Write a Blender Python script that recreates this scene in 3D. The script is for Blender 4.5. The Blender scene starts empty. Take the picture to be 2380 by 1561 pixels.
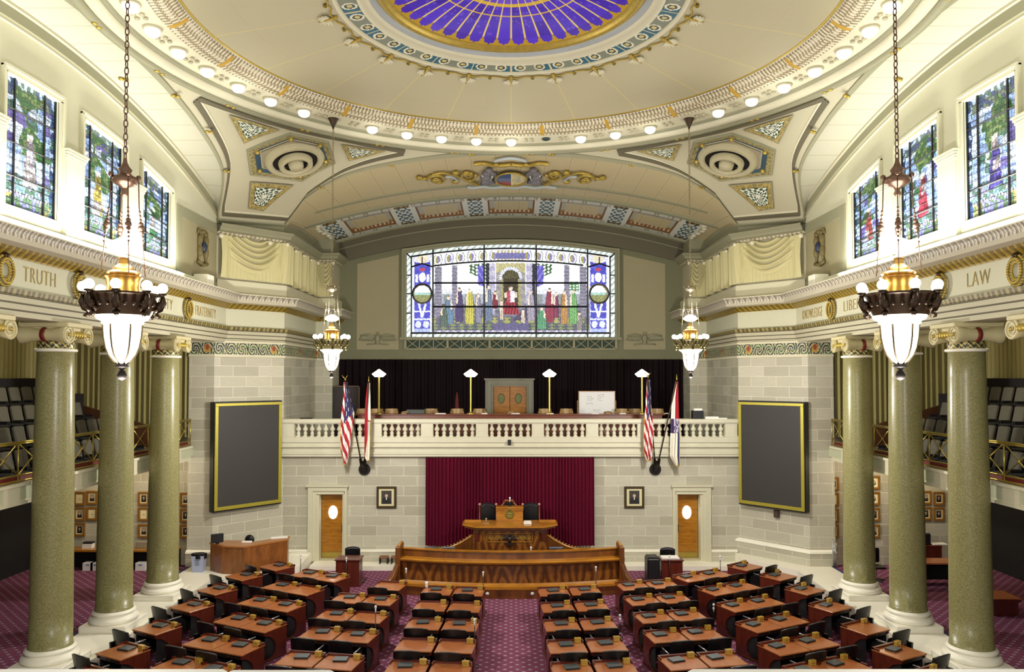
import bpy, math, random
from math import sin, cos, pi, radians, sqrt, atan2, floor
from mathutils import Vector, Matrix
S = bpy.context.scene
COL = S.collection
rnd = random.Random(7)
F = 1770.0; TH = radians(1.71); CX = 1188.0; CY = 822.2; EYE = 7.0

def at(px, py, Y=None, Z=None, X=None):
    """the point of the room seen at a pixel of the photograph, on a known plane"""
    a = (px-CX)/F; b = (CY-py)/F
    dx, dy, dz = a, cos(TH)-b*sin(TH), sin(TH)+b*cos(TH)
    if Y is not None: k = Y/dy
    elif Z is not None: k = (Z-EYE)/dz
    else: k = X/dx
    return Vector((dx*k, dy*k, EYE+dz*k))

def lin(c):
    return tuple(((v/12.92) if v <= 0.04045 else ((v+0.055)/1.055)**2.4) for v in c)
def H(r, g, b): return lin((r/255., g/255., b/255.))
def clamp(v, a=0., b=1.): return max(a, min(b, v))
def mixc(a, b, t): return tuple(a[i]*(1-t)+b[i]*t for i in range(3))
def hsh(*k):
    v = 0.
    for i, q in enumerate(k): v += q*(12.9898+i*65.233)
    v = sin(v)*43758.5453
    return v-floor(v)

class MB:
    def __init__(s):
        s.v = []; s.f = []; s.c = []; s.uv = None
    def add(s, vs, fs, col=None):
        o = len(s.v); s.v += [tuple(p) for p in vs]
        for f in fs:
            s.f.append(tuple(i+o for i in f)); s.c.append(col)
        return s
    def box(s, x0, x1, y0, y1, z0, z1, col=None, M=None):
        vs = [Vector((x, y, z)) for z in (z0, z1) for x, y in ((x0, y0), (x1, y0), (x1, y1), (x0, y1))]
        if M is not None: vs = [M @ p for p in vs]
        return s.add(vs, [(3, 2, 1, 0), (4, 5, 6, 7), (0, 1, 5, 4), (1, 2, 6, 5), (2, 3, 7, 6), (3, 0, 4, 7)], col)
    def bbox(s, x0, x1, y0, y1, z0, z1, b=0.01, col=None, M=None):
        """box with bevelled vertical and top edges"""
        b = min(b, (x1-x0)/2.1, (y1-y0)/2.1, (z1-z0)/2.1)
        vs = []
        for z, i in ((z0, b), (z0+b, 0), (z1-b, 0), (z1, b)):
            j = 0 if i == 0 else b
            X0, X1, Y0, Y1 = x0+j, x1-j, y0+j, y1-j
            for x, y in ((X0+b, Y0), (X1-b, Y0), (X1, Y0+b), (X1, Y1-b), (X1-b, Y1), (X0+b, Y1), (X0, Y1-b), (X0, Y0+b)):
                vs.append(Vector((x, y, z)))
        if M is not None: vs = [M @ p for p in vs]
        fs = [tuple(range(7, -1, -1)), tuple(range(24, 32))]
        for k in range(3):
            for i in range(8):
                a = k*8+i; c = k*8+(i+1) % 8
                fs.append((a, c, c+8, a+8))
        return s.add(vs, fs, col)
    def prism(s, poly, z0, z1, M=None, col=None):
        n = len(poly)
        vs = [Vector((p[0], p[1], z0)) for p in poly]+[Vector((p[0], p[1], z1)) for p in poly]
        if M is not None: vs = [M @ p for p in vs]
        fs = [tuple(range(n-1, -1, -1)), tuple(range(n, 2*n))]+[(i, (i+1) % n, n+(i+1) % n, n+i) for i in range(n)]
        return s.add(vs, fs, col)
    def lathe(s, prof, c=(0, 0, 0), n=24, a0=0., a1=2*pi, col=None, M=None):
        full = abs(a1-a0-2*pi) < 1e-6
        m = n if full else n+1
        vs = []
        for k in range(m):
            a = a0+(a1-a0)*k/n
            for r, z in prof: vs.append(Vector((c[0]+r*cos(a), c[1]+r*sin(a), c[2]+z)))
        if M is not None: vs = [M @ p for p in vs]
        L = len(prof); fs = []
        for k in range(n):
            k2 = (k+1) % m
            for i in range(L-1):
                fs.append((k*L+i, k2*L+i, k2*L+i+1, k*L+i+1))
        return s.add(vs, fs, col)
    def ball(s, c, r, n=14, m=8, sz=1., col=None, M=None):
        prof = [(r*sin(pi*i/m), -r*sz*cos(pi*i/m)) for i in range(m+1)]
        prof[0] = (1e-4, prof[0][1]); prof[-1] = (1e-4, prof[-1][1])
        return s.lathe(prof, c, n, col=col, M=M)
    def tube(s, pts, r, n=8, col=None, closed=False, flat=None):
        P = [Vector(p) for p in pts]; N = len(P)
        R = r if isinstance(r, (list, tuple)) else [r]*N
        vs = []; fs = []; prev = None
        for i in range(N):
            if closed: t = P[(i+1) % N]-P[i-1]
            else: t = P[min(i+1, N-1)]-P[max(i-1, 0)]
            if t.length < 1e-9: t = Vector((0, 0, 1))
            t.normalize()
            if prev is None:
                u = t.orthogonal().normalized()
                if abs(t.z) < .99: u = Vector((0, 0, 1)).cross(t).normalized()
            else:
                u = prev-t*prev.dot(t)
                u = u.normalized() if u.length > 1e-6 else t.orthogonal().normalized()
            prev = u; w = t.cross(u)
            for k in range(n):
                a = 2*pi*k/n
                vs.append(P[i]+(u*cos(a)+w*sin(a)*(flat or 1.))*R[i])
        M_ = N if closed else N-1
        for i in range(M_):
            j = (i+1) % N
            for k in range(n):
                fs.append((i*n+k, i*n+(k+1) % n, j*n+(k+1) % n, j*n+k))
        if not closed:
            fs.append(tuple(range(n-1, -1, -1))); fs.append(tuple((N-1)*n+k for k in range(n)))
        return s.add(vs, fs, col)
    def grid(s, fn, nu, nv, colf=None):
        """fn(u,v)->point, u,v in 0..1; colf(u,v)->colour at the middle of each cell"""
        o = len(s.v)
        for j in range(nv+1):
            for i in range(nu+1): s.v.append(tuple(fn(i/nu, j/nv)))
        for j in range(nv):
            for i in range(nu):
                a = o+j*(nu+1)+i
                c = colf((i+.5)/nu, (j+.5)/nv) if colf else None
                if c is False: continue
                s.f.append((a, a+1, a+nu+2, a+nu+1)); s.c.append(c)
        return s
    def build(s, name, mat, parent=None, smooth=False, angle=None, flip=False, loc=None):
        me = bpy.data.meshes.new(name)
        fs = [f[::-1] for f in s.f] if flip else s.f
        me.from_pydata(s.v, [], fs)
        if any(c is not None for c in s.c):
            at_ = me.color_attributes.new('Col', 'FLOAT_COLOR', 'CORNER')
            buf = []
            for f, c in zip(s.f, s.c):
                c = c or (.5, .5, .5)
                buf += [c[0], c[1], c[2], 1.]*len(f)
            at_.data.foreach_set('color', buf)
        if s.uv:
            u = me.uv_layers.new(name='UVMap'); fl = []
            for f in me.polygons:
                for vi in f.vertices: fl += s.uv[vi]
            u.data.foreach_set('uv', fl)
        me.materials.append(mat)
        if smooth:
            me.polygons.foreach_set('use_smooth', [True]*len(me.polygons))
            if angle is not None:
                try: me.set_sharp_from_angle(angle=radians(angle))
                except Exception: pass
        me.update()
        o = bpy.data.objects.new(name, me); COL.objects.link(o)
        if parent is not None: o.parent = parent
        if loc is not None: o.location = loc
        return o

def root(name, loc=(0, 0, 0), rz=0.):
    o = bpy.data.objects.new(name, None); COL.objects.link(o)
    o.empty_display_size = .2
    o.location = loc; o.rotation_euler = (0, 0, rz)
    return o
def tag(o, label, cat, group=None, kind=None):
    o['label'] = label; o['category'] = cat
    if group: o['group'] = group
    if kind: o['kind'] = kind
    return o
def struct(o, label=None):
    o['kind'] = 'structure'
    if label: o['label'] = label; 
    return o
def copy_tree(o, parent=None):
    c = o.copy(); COL.objects.link(c); c.parent = parent
    for ch in [q for q in bpy.data.objects if q.parent == o]: copy_tree(ch, c)
    return c
KIDS = {}
def clone(o, loc, rz, label=None, group=None, mirror=False):
    """copy of a finished thing with its parts (two levels)"""
    if o.name not in KIDS:
        KIDS[o.name] = [(a, [b for b in bpy.data.objects if b.parent == a]) for a in bpy.data.objects if a.parent == o]
    c = o.copy(); COL.objects.link(c); c.location = loc; c.rotation_euler = (0, 0, rz)
    if label: c['label'] = label
    if group: c['group'] = group
    for a, bs in KIDS[o.name]:
        d = a.copy(); COL.objects.link(d); d.parent = c
        for b in bs:
            e = b.copy(); COL.objects.link(e); e.parent = d
    return c

# ---------------------------------------------------------------- materials
class NT:
    def __init__(s, name):
        s.m = bpy.data.materials.new(name); s.m.use_nodes = True
        s.t = s.m.node_tree; s.n = s.t.nodes; s.l = s.t.links
        s.b = s.n['Principled BSDF']; s.out = s.n['Material Output']
    def new(s, ty, **kw):
        n = s.n.new(ty)
        for k, v in kw.items(): setattr(n, k, v)
        return n
    def link(s, a, b): s.l.new(a, b)
    def math(s, op, a, b=None, c=None):
        n = s.n.new('ShaderNodeMath'); n.operation = op
        for i, v in enumerate((a, b, c)):
            if v is None: continue
            if isinstance(v, (int, float)): n.inputs[i].default_value = v
            else: s.l.new(v, n.inputs[i])
        return n.outputs[0]
    def mix(s, fac, a, b, blend='MIX'):
        n = s.n.new('ShaderNodeMix'); n.data_type = 'RGBA'; n.blend_type = blend
        for sock, v in ((n.inputs[0], fac), (n.inputs[6], a), (n.inputs[7], b)):
            if isinstance(v, (int, float)): sock.default_value = v
            elif isinstance(v, tuple): sock.default_value = (*v, 1.)
            else: s.l.new(v, sock)
        return n.outputs[2]
    def pos(s):
        g = s.n.new('ShaderNodeNewGeometry'); x = s.n.new('ShaderNodeSeparateXYZ')
        s.l.new(g.outputs['Position'], x.inputs[0]); return g.outputs['Position'], x.outputs
    def obj(s):
        g = s.n.new('ShaderNodeTexCoord'); return g.outputs['Object']
    def noise(s, vec, scale, detail=3., rough=.5, mapscale=None):
        n = s.n.new('ShaderNodeTexNoise'); n.inputs['Scale'].default_value = scale
        n.inputs['Detail'].default_value = detail; n.inputs['Roughness'].default_value = rough
        if mapscale:
            mp = s.n.new('ShaderNodeMapping'); mp.inputs['Scale'].default_value = mapscale
            s.l.new(vec, mp.inputs[0]); vec = mp.outputs[0]
        s.l.new(vec, n.inputs['Vector']); return n.outputs['Fac']
    def ramp(s, fac, stops):
        n = s.n.new('ShaderNodeValToRGB'); e = n.color_ramp.elements
        while len(e) < len(stops): e.new(.5)
        for i, (p, c) in enumerate(stops):
            e[i].position = p; e[i].color = (*c, 1.)
        s.l.new(fac, n.inputs[0]); return n.outputs[0]
    def base(s, v):
        if isinstance(v, tuple): s.b.inputs['Base Color'].default_value = (*v, 1.)
        else: s.l.new(v, s.b.inputs['Base Color'])
    def bump(s, h, strength=.3, dist=.01):
        n = s.n.new('ShaderNodeBump'); n.inputs['Strength'].default_value = strength
        n.inputs['Distance'].default_value = dist; s.l.new(h, n.inputs['Height'])
        s.l.new(n.outputs[0], s.b.inputs['Normal'])
    def fin(s, rough=.5, metal=0., spec=None, coat=None):
        s.b.inputs['Roughness'].default_value = rough; s.b.inputs['Metallic'].default_value = metal
        if spec is not None: s.b.inputs['Specular IOR Level'].default_value = spec
        if coat is not None: s.b.inputs['Coat Weight'].default_value = coat
        return s.m
MC = {}
def plain(name, rgb, rough=.6, metal=0., var=.08, scale=6., spec=None):
    if name in MC: return MC[name]
    t = NT(name); c = H(*rgb); p = t.obj()
    f = t.noise(p, scale, 3)
    t.base(t.mix(f, tuple(v*(1-var) for v in c), tuple(min(1, v*(1+var)) for v in c)))
    MC[name] = t.fin(rough, metal, spec); return MC[name]
def glow(name, rgb, strength):
    if name in MC: return MC[name]
    t = NT(name); c = H(*rgb); t.base(c)
    t.b.inputs['Emission Color'].default_value = (*c, 1.); t.b.inputs['Emission Strength'].default_value = strength
    MC[name] = t.fin(.4); return MC[name]
def painted(name, rough=.6, emit=0., metal=0., var=.0):
    if name in MC: return MC[name]
    t = NT(name); a = t.new('ShaderNodeVertexColor'); a.layer_name = 'Col'
    t.link(a.outputs[0], t.b.inputs['Base Color'])
    if emit:
        t.link(a.outputs[0], t.b.inputs['Emission Color']); t.b.inputs['Emission Strength'].default_value = emit
    MC[name] = t.fin(rough, metal); return MC[name]
def wood(name, c1, c2, rough=.3, scale=(1.2, 1.2, 12.), bandy=2.5, coat=.3, contrast=(.3, .7)):
    if name in MC: return MC[name]
    t = NT(name); p = t.obj()
    f = t.noise(p, bandy, 6, .6, scale)
    g = t.noise(p, 40., 2, .5, (1, 1, .2))
    f2 = t.math('ADD', t.math('MULTIPLY', f, .85), t.math('MULTIPLY', g, .15))
    t.base(t.ramp(f2, [(contrast[0], H(*c1)), (contrast[1], H(*c2))]))
    MC[name] = t.fin(rough, 0., None, coat); return MC[name]
CREAM = H(214, 207, 172); CREAM2 = H(226, 221, 196); GREY = H(150, 148, 120); GOLD = H(176, 146, 52)
def plaster(name, rgb, seams=None):
    """painted plaster; seams: 'Y' or 'X' panel joints, 'A' radial joints about the dome's centre"""
    t = NT(name); pv, xyz = t.pos(); c = H(*rgb)
    n1 = t.noise(pv, .35, 3); n2 = t.noise(pv, 9., 2)
    col = t.mix(n1, tuple(v*.93 for v in c), tuple(min(1., v*1.05) for v in c))
    col = t.mix(t.math('MULTIPLY', n2, .25), col, tuple(v*.85 for v in c))
    if seams in ('X', 'Y'):
        q = t.math('FRACT', t.math('DIVIDE', t.math('ADD', xyz[0 if seams == 'X' else 1], 100.15 if seams == 'X' else 99.8), .87))
        d = t.math('ABSOLUTE', t.math('SUBTRACT', q, .5))
        line = t.math('LESS_THAN', d, .017)
        line2 = t.math('COMPARE', d, .045, .006)
        col = t.mix(t.math('MULTIPLY', line, .55), col, H(140, 128, 88))
        if seams == 'X': col = t.mix(t.math('MULTIPLY', line2, .3), col, H(225, 215, 160))
    if seams == 'A':
        an = t.math('ARCTAN2', t.math('SUBTRACT', xyz[1], CYD), xyz[0])
        q = t.math('FRACT', t.math('ADD', t.math('MULTIPLY', an, 22/(2*pi)), 50.))
        d = t.math('ABSOLUTE', t.math('SUBTRACT', q, .5))
        line = t.math('LESS_THAN', d, .009)
        col = t.mix(t.math('MULTIPLY', line, .6), col, H(214, 196, 120))
        r = t.math('SQRT', t.math('ADD', t.math('POWER', xyz[0], 2.), t.math('POWER', t.math('SUBTRACT', xyz[1], CYD), 2.)))
        l3 = t.math('LESS_THAN', t.math('ABSOLUTE', t.math('SUBTRACT', r, 6.1)), .012)
        col = t.mix(t.math('MULTIPLY', l3, .4), col, H(170, 160, 120))
        w = t.noise(pv, .9, 2); t.bump(w, .5, .05)
    t.base(col); return t.fin(.62)
CYD = 16.7
M_cream = plaster('cream_plaster', (188, 182, 154))
M_wall = plaster('wall_plaster', (206, 204, 176))
M_band = plaster('pale_plaster', (214, 209, 180))
M_grey = plaster('olive_grey_plaster', (98, 92, 72))
M_greyl = plaster('light_olive_plaster', (146, 144, 116))
M_niche = plaster('niche_plaster', (118, 118, 88))
M_panel = plaster('tan_panel_plaster', (160, 152, 118))
M_vs = plaster('side_vault_plaster', (184, 181, 160), 'Y')
M_vb = plaster('back_vault_plaster', (190, 176, 136), 'X')
M_dome = plaster('dome_plaster', (184, 176, 144), 'A')
M_marble = plain('white_marble', (246, 242, 224), .35, var=.05, scale=1.5)
M_gold = plain('gilding', (178, 154, 70), .42, .5, var=.25, scale=9.)
M_brass = plain('brass', (190, 170, 84), .3, .8, var=.08)
M_bronze = plain('dark_bronze', (62, 46, 30), .35, .6, var=.3, scale=14.)
M_chain = plain('chain_bronze', (120, 92, 74), .35, .7, var=.2, scale=10.)
M_black = plain('black_leather', (9, 9, 11), .38, var=.2, scale=12.)
M_blackp = plain('black_plastic', (22, 22, 24), .4)
M_dark = plain('dark_shadow_fill', (14, 8, 10), .9)
M_paint = painted('painted_ornament', .55)
M_paintg = painted('gilded_ornament', .42, metal=.25)
M_paper = plain('paper', (236, 234, 226), .7, var=.03)
M_chrome = plain('polished_steel', (190, 190, 190), .2, .9, var=.05)
M_white = plain('white_plastic', (225, 225, 225), .4, var=.03)
M_desktop = wood('orange_desk_wood', (150, 86, 46), (178, 108, 62), .28, (2, 14, 2), 2.2)
M_deskbody = wood('red_desk_wood', (70, 23, 12), (102, 38, 22), .35, (5, 5, .6), 2.5)
M_oak = wood('golden_oak', (140, 86, 16), (190, 128, 36), .3, (1, 1, 5), 2.)
M_walnut = wood('walnut', (78, 40, 12), (140, 84, 30), .3, (1.6, 1.6, .35), 2.2)
M_rail = wood('gallery_wood', (92, 40, 18), (128, 62, 30), .35, (.6, 3, 3), 2.)
M_boxw = wood('yellow_box_wood', (150, 116, 40), (196, 160, 66), .35, (2, 2, 2), 3.)
M_pew = wood('tan_chair_wood', (150, 118, 72), (182, 150, 98), .4, (2, 2, 2), 3.)
M_lap = plain('laptop_grey', (72, 76, 76), .42, var=.06)

def mk_stone():
    t = NT('limestone_blocks'); u = t.new('ShaderNodeUVMap'); u.uv_map = 'UVMap'
    b = t.new('ShaderNodeTexBrick'); b.offset = .5; b.squash = 1.
    t.link(u.outputs[0], b.inputs['Vector'])
    b.inputs['Color1'].default_value = (*H(216, 212, 192), 1); b.inputs['Color2'].default_value = (*H(180, 175, 156), 1)
    b.inputs['Mortar'].default_value = (*H(242, 236, 212), 1)
    b.inputs['Scale'].default_value = 1.; b.inputs['Mortar Size'].default_value = .011; b.inputs['Mortar Smooth'].default_value = .1
    b.inputs['Brick Width'].default_value = 1.; b.inputs['Row Height'].default_value = .37; b.inputs['Bias'].default_value = .1
    n = t.noise(u.outputs[0], 2.4, 7, .7, (1., 9., 1.)); n2 = t.noise(u.outputs[0], 25., 2)
    c = t.mix(t.math('MULTIPLY', n, .75), b.outputs[0], H(146, 140, 118), 'MIX')
    c = t.mix(t.math('MULTIPLY', n2, .2), c, H(214, 210, 186))
    t.base(c); return t.fin(.55)
M_stone = mk_stone()
def mk_column():
    t = NT('green_marble'); p = t.obj()
    n = t.noise(p, 42., 3, .8); n2 = t.noise(p, 1.3, 4, .6, (1.5, 1.5, .5))
    c = t.ramp(n, [(.32, H(104, 100, 62)), (.5, H(140, 136, 91)), (.68, H(176, 171, 128))])
    c = t.mix(t.math('MULTIPLY', n2, .4), c, H(118, 112, 60))
    t.base(c); return t.fin(.3, 0., .4)
M_col = mk_column()
def mk_carpet():
    t = NT('patterned_carpet'); pv, xyz = t.pos()
    sx, sy = .30, .30
    def lat(ox, oy, rx, ry):
        fx = t.math('SUBTRACT', t.math('FRACT', t.math('ADD', t.math('DIVIDE', xyz[0], sx), 100+ox)), .5)
        fy = t.math('SUBTRACT', t.math('FRACT', t.math('ADD', t.math('DIVIDE', xyz[1], sy), 100+oy)), .5)
        return t.math('ADD', t.math('POWER', t.math('DIVIDE', fx, rx), 2.), t.math('POWER', t.math('DIVIDE', fy, ry), 2.))
    d1 = lat(0, 0, .15, .15); d2 = lat(.5, .5, .15, .15); d = t.math('MINIMUM', d1, d2)
    n = t.noise(pv, 14., 3); n3 = t.noise(pv, .6, 2)
    base = t.mix(n, H(86, 38, 56), H(142, 80, 102))
    base = t.mix(t.math('MULTIPLY', n3, .35), base, H(112, 66, 96))
    r1 = t.math('SUBTRACT', 1., t.math('SMOOTH_MIN', t.math('MULTIPLY', d, .45), 1., .3))
    c = t.mix(t.math('MULTIPLY', t.math('MAXIMUM', r1, 0.), .5), base, H(80, 76, 122))
    spot = t.math('LESS_THAN', d, .8)
    c = t.mix(t.math('MULTIPLY', spot, .55), c, H(190, 178, 186))
    # thin diagonal lattice
    a1 = t.math('ABSOLUTE', t.math('SUBTRACT', t.math('FRACT', t.math('ADD', t.math('DIVIDE', t.math('ADD', xyz[0], xyz[1]), sx), 100.5)), .5))
    a2 = t.math('ABSOLUTE', t.math('SUBTRACT', t.math('FRACT', t.math('ADD', t.math('DIVIDE', t.math('SUBTRACT', xyz[0], xyz[1]), sx), 100.5)), .5))
    ln = t.math('LESS_THAN', t.math('MINIMUM', a1, a2), .04)
    c = t.mix(t.math('MULTIPLY', ln, .35), c, H(150, 100, 120))
    t.base(c); return t.fin(.95, 0., .1)
M_carpet = mk_carpet()
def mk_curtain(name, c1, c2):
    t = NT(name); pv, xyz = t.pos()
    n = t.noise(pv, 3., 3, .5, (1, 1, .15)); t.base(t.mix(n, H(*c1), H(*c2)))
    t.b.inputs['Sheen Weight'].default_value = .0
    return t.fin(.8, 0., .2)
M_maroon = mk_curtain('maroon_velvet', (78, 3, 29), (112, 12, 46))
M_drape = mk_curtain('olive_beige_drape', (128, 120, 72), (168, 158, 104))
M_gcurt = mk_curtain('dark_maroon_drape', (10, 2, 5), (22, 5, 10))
M_green = plain('dark_green', (20, 52, 34), .6)
M_bluecarp = plain('blue_carpet_edge', (46, 62, 110), .9)
def mitres(path, side):
    n = len(path); out = []
    def nrm(a, b):
        dx, dy = b[0]-a[0], b[1]-a[1]; L = sqrt(dx*dx+dy*dy)
        return (dy/L*side, -dx/L*side)
    for i in range(n):
        n0 = nrm(path[i-1], path[i]) if i > 0 else None
        n1 = nrm(path[i], path[i+1]) if i < n-1 else None
        if n0 is None: m = n1
        elif n1 is None: m = n0
        else:
            k = 1+n0[0]*n1[0]+n0[1]*n1[1]
            m = ((n0[0]+n1[0])/k, (n0[1]+n1[1])/k)
        out.append(m)
    return out
def band(mb, path, prof, side=1, ds=None, colf=None, uv=False):
    """sweep a profile of (projection, height) along a plan path, mitred at the corners"""
    ms = mitres(path, side); s0 = 0.
    if uv and mb.uv is None: mb.uv = []
    for i in range(len(path)-1):
        a, b = path[i], path[i+1]; L = sqrt((b[0]-a[0])**2+(b[1]-a[1])**2)
        n = 1 if ds is None else max(1, int(round(L/ds)))
        o = len(mb.v); K = len(prof)
        for k in range(n+1):
            f = k/n
            x, y = a[0]*(1-f)+b[0]*f, a[1]*(1-f)+b[1]*f
            mx, my = ms[i][0]*(1-f)+ms[i+1][0]*f, ms[i][1]*(1-f)+ms[i+1][1]*f
            for (p, z) in prof:
                mb.v.append((x+mx*p, y+my*p, z))
                if uv: mb.uv.append((s0+L*f, z+.02))
        for k in range(n):
            for j in range(K-1):
                q = o+k*K+j
                c = colf(s0+L*(k+.5)/n, (j+.5)/(K-1)) if colf else None
                f_ = (q, q+K, q+K+1, q+1)
                mb.f.append(f_ if side > 0 else f_[::-1]); mb.c.append(c)
        s0 += L
    return mb
def mir(path, sx): return [(p[0]*sx, p[1]) for p in path]
# left half of the plan (sx=-1 keeps it, sx=+1 mirrors it); positive X in the lists below
XF = 10.05; XL = 10.3; CRN1 = (10.3, 26.5); CRN2 = (8.5, 28.5)
YD = 33.1; YB = 34.5
def H_SIDE(y): return 14.62-(y-CYD)**2/55.
def CROWN(y):
    if y < 31.: return 14.56-(y-25.3)*.02
    return 14.446-(y-31.)*.08
def H_BACK(x, y): return CROWN(y)-x*x/54.
def DS(r): return .45*(clamp((r-7.9)/1.9)**1.4)
def DB(r): return .48*(clamp((r-9.9)/1.9)**1.4)
E1P = [(8.95, 0.), (8.95, 2.6), (9.02, 5.1), (9.3, 7.6), (10.3, 9.8)]
E2P = [(0., 8.95), (4., 9.05), (5.65, 9.35), (6.68, 10.0), (7.9, 10.9), (8.5, 11.8)]
def interp(P, k, v, o):
    for a, b in zip(P, P[1:]):
        lo, hi = a[k], b[k]
        if lo <= v <= hi or (b is P[-1] and v > hi):
            f = 0 if hi == lo else (v-lo)/(hi-lo)
            return a[o]*(1-f)+b[o]*f
    return P[0][o]
def smooth_poly(P, n=6):
    out = []
    for i in range(len(P)-1):
        p0 = P[max(i-1, 0)]; p1 = P[i]; p2 = P[i+1]; p3 = P[min(i+2, len(P)-1)]
        for k in range(n):
            t = k/n
            out.append(tuple(.5*((2*p1[j])+(-p0[j]+p2[j])*t+(2*p0[j]-5*p1[j]+4*p2[j]-p3[j])*t*t+(-p0[j]+3*p1[j]-3*p2[j]+p3[j])*t**3) for j in range(len(p1))))
    out.append(tuple(P[-1])); return out
E1S = smooth_poly(E1P); E2S = smooth_poly(E2P)
ZR = 14.68; RR = 8.9
def bnd(phi):
    """plan boundary of a pendentive in direction phi (0=along X, pi/2=along Y): r, z"""
    dx, dy = cos(phi), sin(phi)
    poly = E1S+E2S[::-1]
    best = None
    for a, b in zip(poly, poly[1:]):
        ex, ey = b[0]-a[0], b[1]-a[1]
        den = dx*ey-dy*ex
        if abs(den) < 1e-9: continue
        t = (a[0]*ey-a[1]*ex)/den; u = (a[0]*dy-a[1]*dx)/den
        if -1e-6 <= u <= 1+1e-6 and t > 0:
            if best is None or t > best: best = t
    x, y = dx*best, dy*best
    zs = H_SIDE(CYD+y)-DS(y); zb = H_BACK(x, CYD+y)-DB(y)
    onE1 = phi <= atan2(9.8, 10.3)+1e-6; onE2 = phi >= atan2(11.8, 8.5)-1e-6
    if onE1: z = zs
    elif onE2: z = zb
    else:
        f = (phi-atan2(9.8, 10.3))/(atan2(11.8, 8.5)-atan2(9.8, 10.3))
        z = (H_SIDE(CYD+9.8)-.45)*(1-f)+(H_BACK(8.5, CYD+11.8)-.48)*f
    return best, z
def PEND(phi, s):
    """point of the left/back pendentive surface; s=0 at the ring, 1 at its outer edge (X positive)"""
    rb, zb = bnd(phi); rb = max(rb, RR+.004)
    r = RR+(rb-RR)*s
    return (r*cos(phi), CYD+r*sin(phi), ZR-(ZR-zb)*s**1.35)
def H_PEND(x, y):
    x = abs(x); yy = abs(y-CYD); phi = atan2(yy, x); r = sqrt(x*x+yy*yy)
    rb, zb = bnd(phi)
    s = clamp((r-RR)/max(rb-RR, .01), 0, 1.2)
    return ZR-(ZR-zb)*s**1.35

# ------------------------------------------------------------ floors, ledges
Y0 = -1.5
fl = MB(); fl.box(-9.7, 9.7, 2.9, 28.6, -.3, 0.); struct(fl.build('floor', M_carpet))
for sx in (-1, 1):
    m = MB(); xs = sorted((sx*10.9, sx*17.)); m.box(xs[0], xs[1], 2.9, 26.7, .1, .46); struct(m.build('floor', M_carpet))
    m = MB()
    P = [(9.66, 2.9), (9.66, 25.9 if sx > 0 else 24.7), *(((8.3, 27.74),) if sx > 0 else ((7.3, 26.4),)), (7.4 if sx < 0 else 8.29, 28.52), (8.6, 28.55), (10.35, 26.6), (11.0, 26.6), (11.0, 2.9)]
    P = mir(P, sx)
    if sx > 0: P = P
    else: P = P[::-1]
    m.prism(P, 0.001, .48); struct(m.build('trim_%d' % (1 if sx < 0 else 2), M_marble))
    m = MB(); xs = sorted((sx*10.99, sx*11.12)); m.box(xs[0], xs[1], 2.9, 26.4, .455, .468); tag(m.build('carpet_border', M_bluecarp), 'blue carpet border strip beside the %s marble ledge' % ('left' if sx < 0 else 'right'), 'carpet border', 'carpet borders')
m = MB(); m.box(-7.29, 8.28, 27.72, 28.6, 0., .16); struct(m.build('trim_3', M_marble))

# ------------------------------------------------------------ stone walls
ZC = 8.22
def stone(name, path, z0, z1, side):
    m = MB(); band(m, path, [(0, z0), (0, z1)], side, uv=True)
    return struct(m.build(name, M_stone))
DOORS = [(770., 718, 808, 742.5, 797), (1600.5, 1562, 1650, 1574, 1627)]
def xw(px, Y=28.5, z=2.): return at(px, 1100, Y=Y).x
# lower back wall with two door openings
m = MB(); m.uv = []
def quad(m, x0, x1, z0, z1, y):
    o = len(m.v)
    m.v += [(x0, y, z0), (x1, y, z0), (x1, y, z1), (x0, y, z1)]
    m.uv += [(x0, z0+.02), (x1, z0+.02), (x1, z1+.02), (x0, z1+.02)]
    m.f.append((o, o+1, o+2, o+3)); m.c.append(None)
dl0, dl1 = xw(742.5), xw(797); dr0, dr1 = xw(1574), xw(1627)
DZ = 2.62
quad(m, -8.5, dl0, 0, 4.2, 28.5); quad(m, dl1, dr0, 0, 4.2, 28.5); quad(m, dr1, 8.5, 0, 4.2, 28.5)
quad(m, dl0, dl1, DZ, 4.2, 28.5); quad(m, dr0, dr1, DZ, 4.2, 28.5)
struct(m.build('wall_back', M_stone))
for sx in (-1, 1):
    nm = 'wall_left' if sx < 0 else 'wall_right'; sd = 1 if sx < 0 else -1
    stone(nm, mir([(11.2, 26.9), (11.2, 26.48), (10.32, 26.48), CRN2, (8.5, YD), (7.76, YD), (7.76, YB)], sx), 0.48, ZC, sd)
    # end wall of the side aisle, lit by picture lights
    m = MB(); m.uv = []
    xs = sorted((sx*11.15, sx*17.))
    quad(m, xs[0], xs[1], .3, ZC, 26.85); struct(m.build(nm, M_stone))
    # base course round the pier and along the back wall
    bp = mir([(11.2, 26.48), (10.32, 26.48), CRN2, (8.52, 28.52)], sx)
    m = MB(); band(m, bp, [(.1, .90), (.1, .48)][::-1], sd, uv=True); o = struct(m.build('baseboard_%s' % ('left' if sx < 0 else 'right'), M_stone))
    m = MB(); band(m, bp, [(.1, .90), (.13, .92), (.12, .97), (.03, 1.03), (0, 1.03)], sd); m.build('base_cap', M_marble, o)
k = 1
for a, b in ((-8.4, xw(718)), (xw(808), -3.25), (-3.25, 3.2), (3.2, xw(1562)), (xw(1650), 8.4)):
    if k != 3:
        m = MB(); band(m, [(a, 28.5), (a, 28.4), (b, 28.4), (b, 28.5)], [(0, .16), (0, .50)], 1, uv=True); o = struct(m.build('baseboard_back', M_stone))
        m = MB(); m.bbox(a, b, 28.37, 28.5, .5, .6, .02); m.build('base_cap', M_marble, o)
    k += 1
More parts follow.
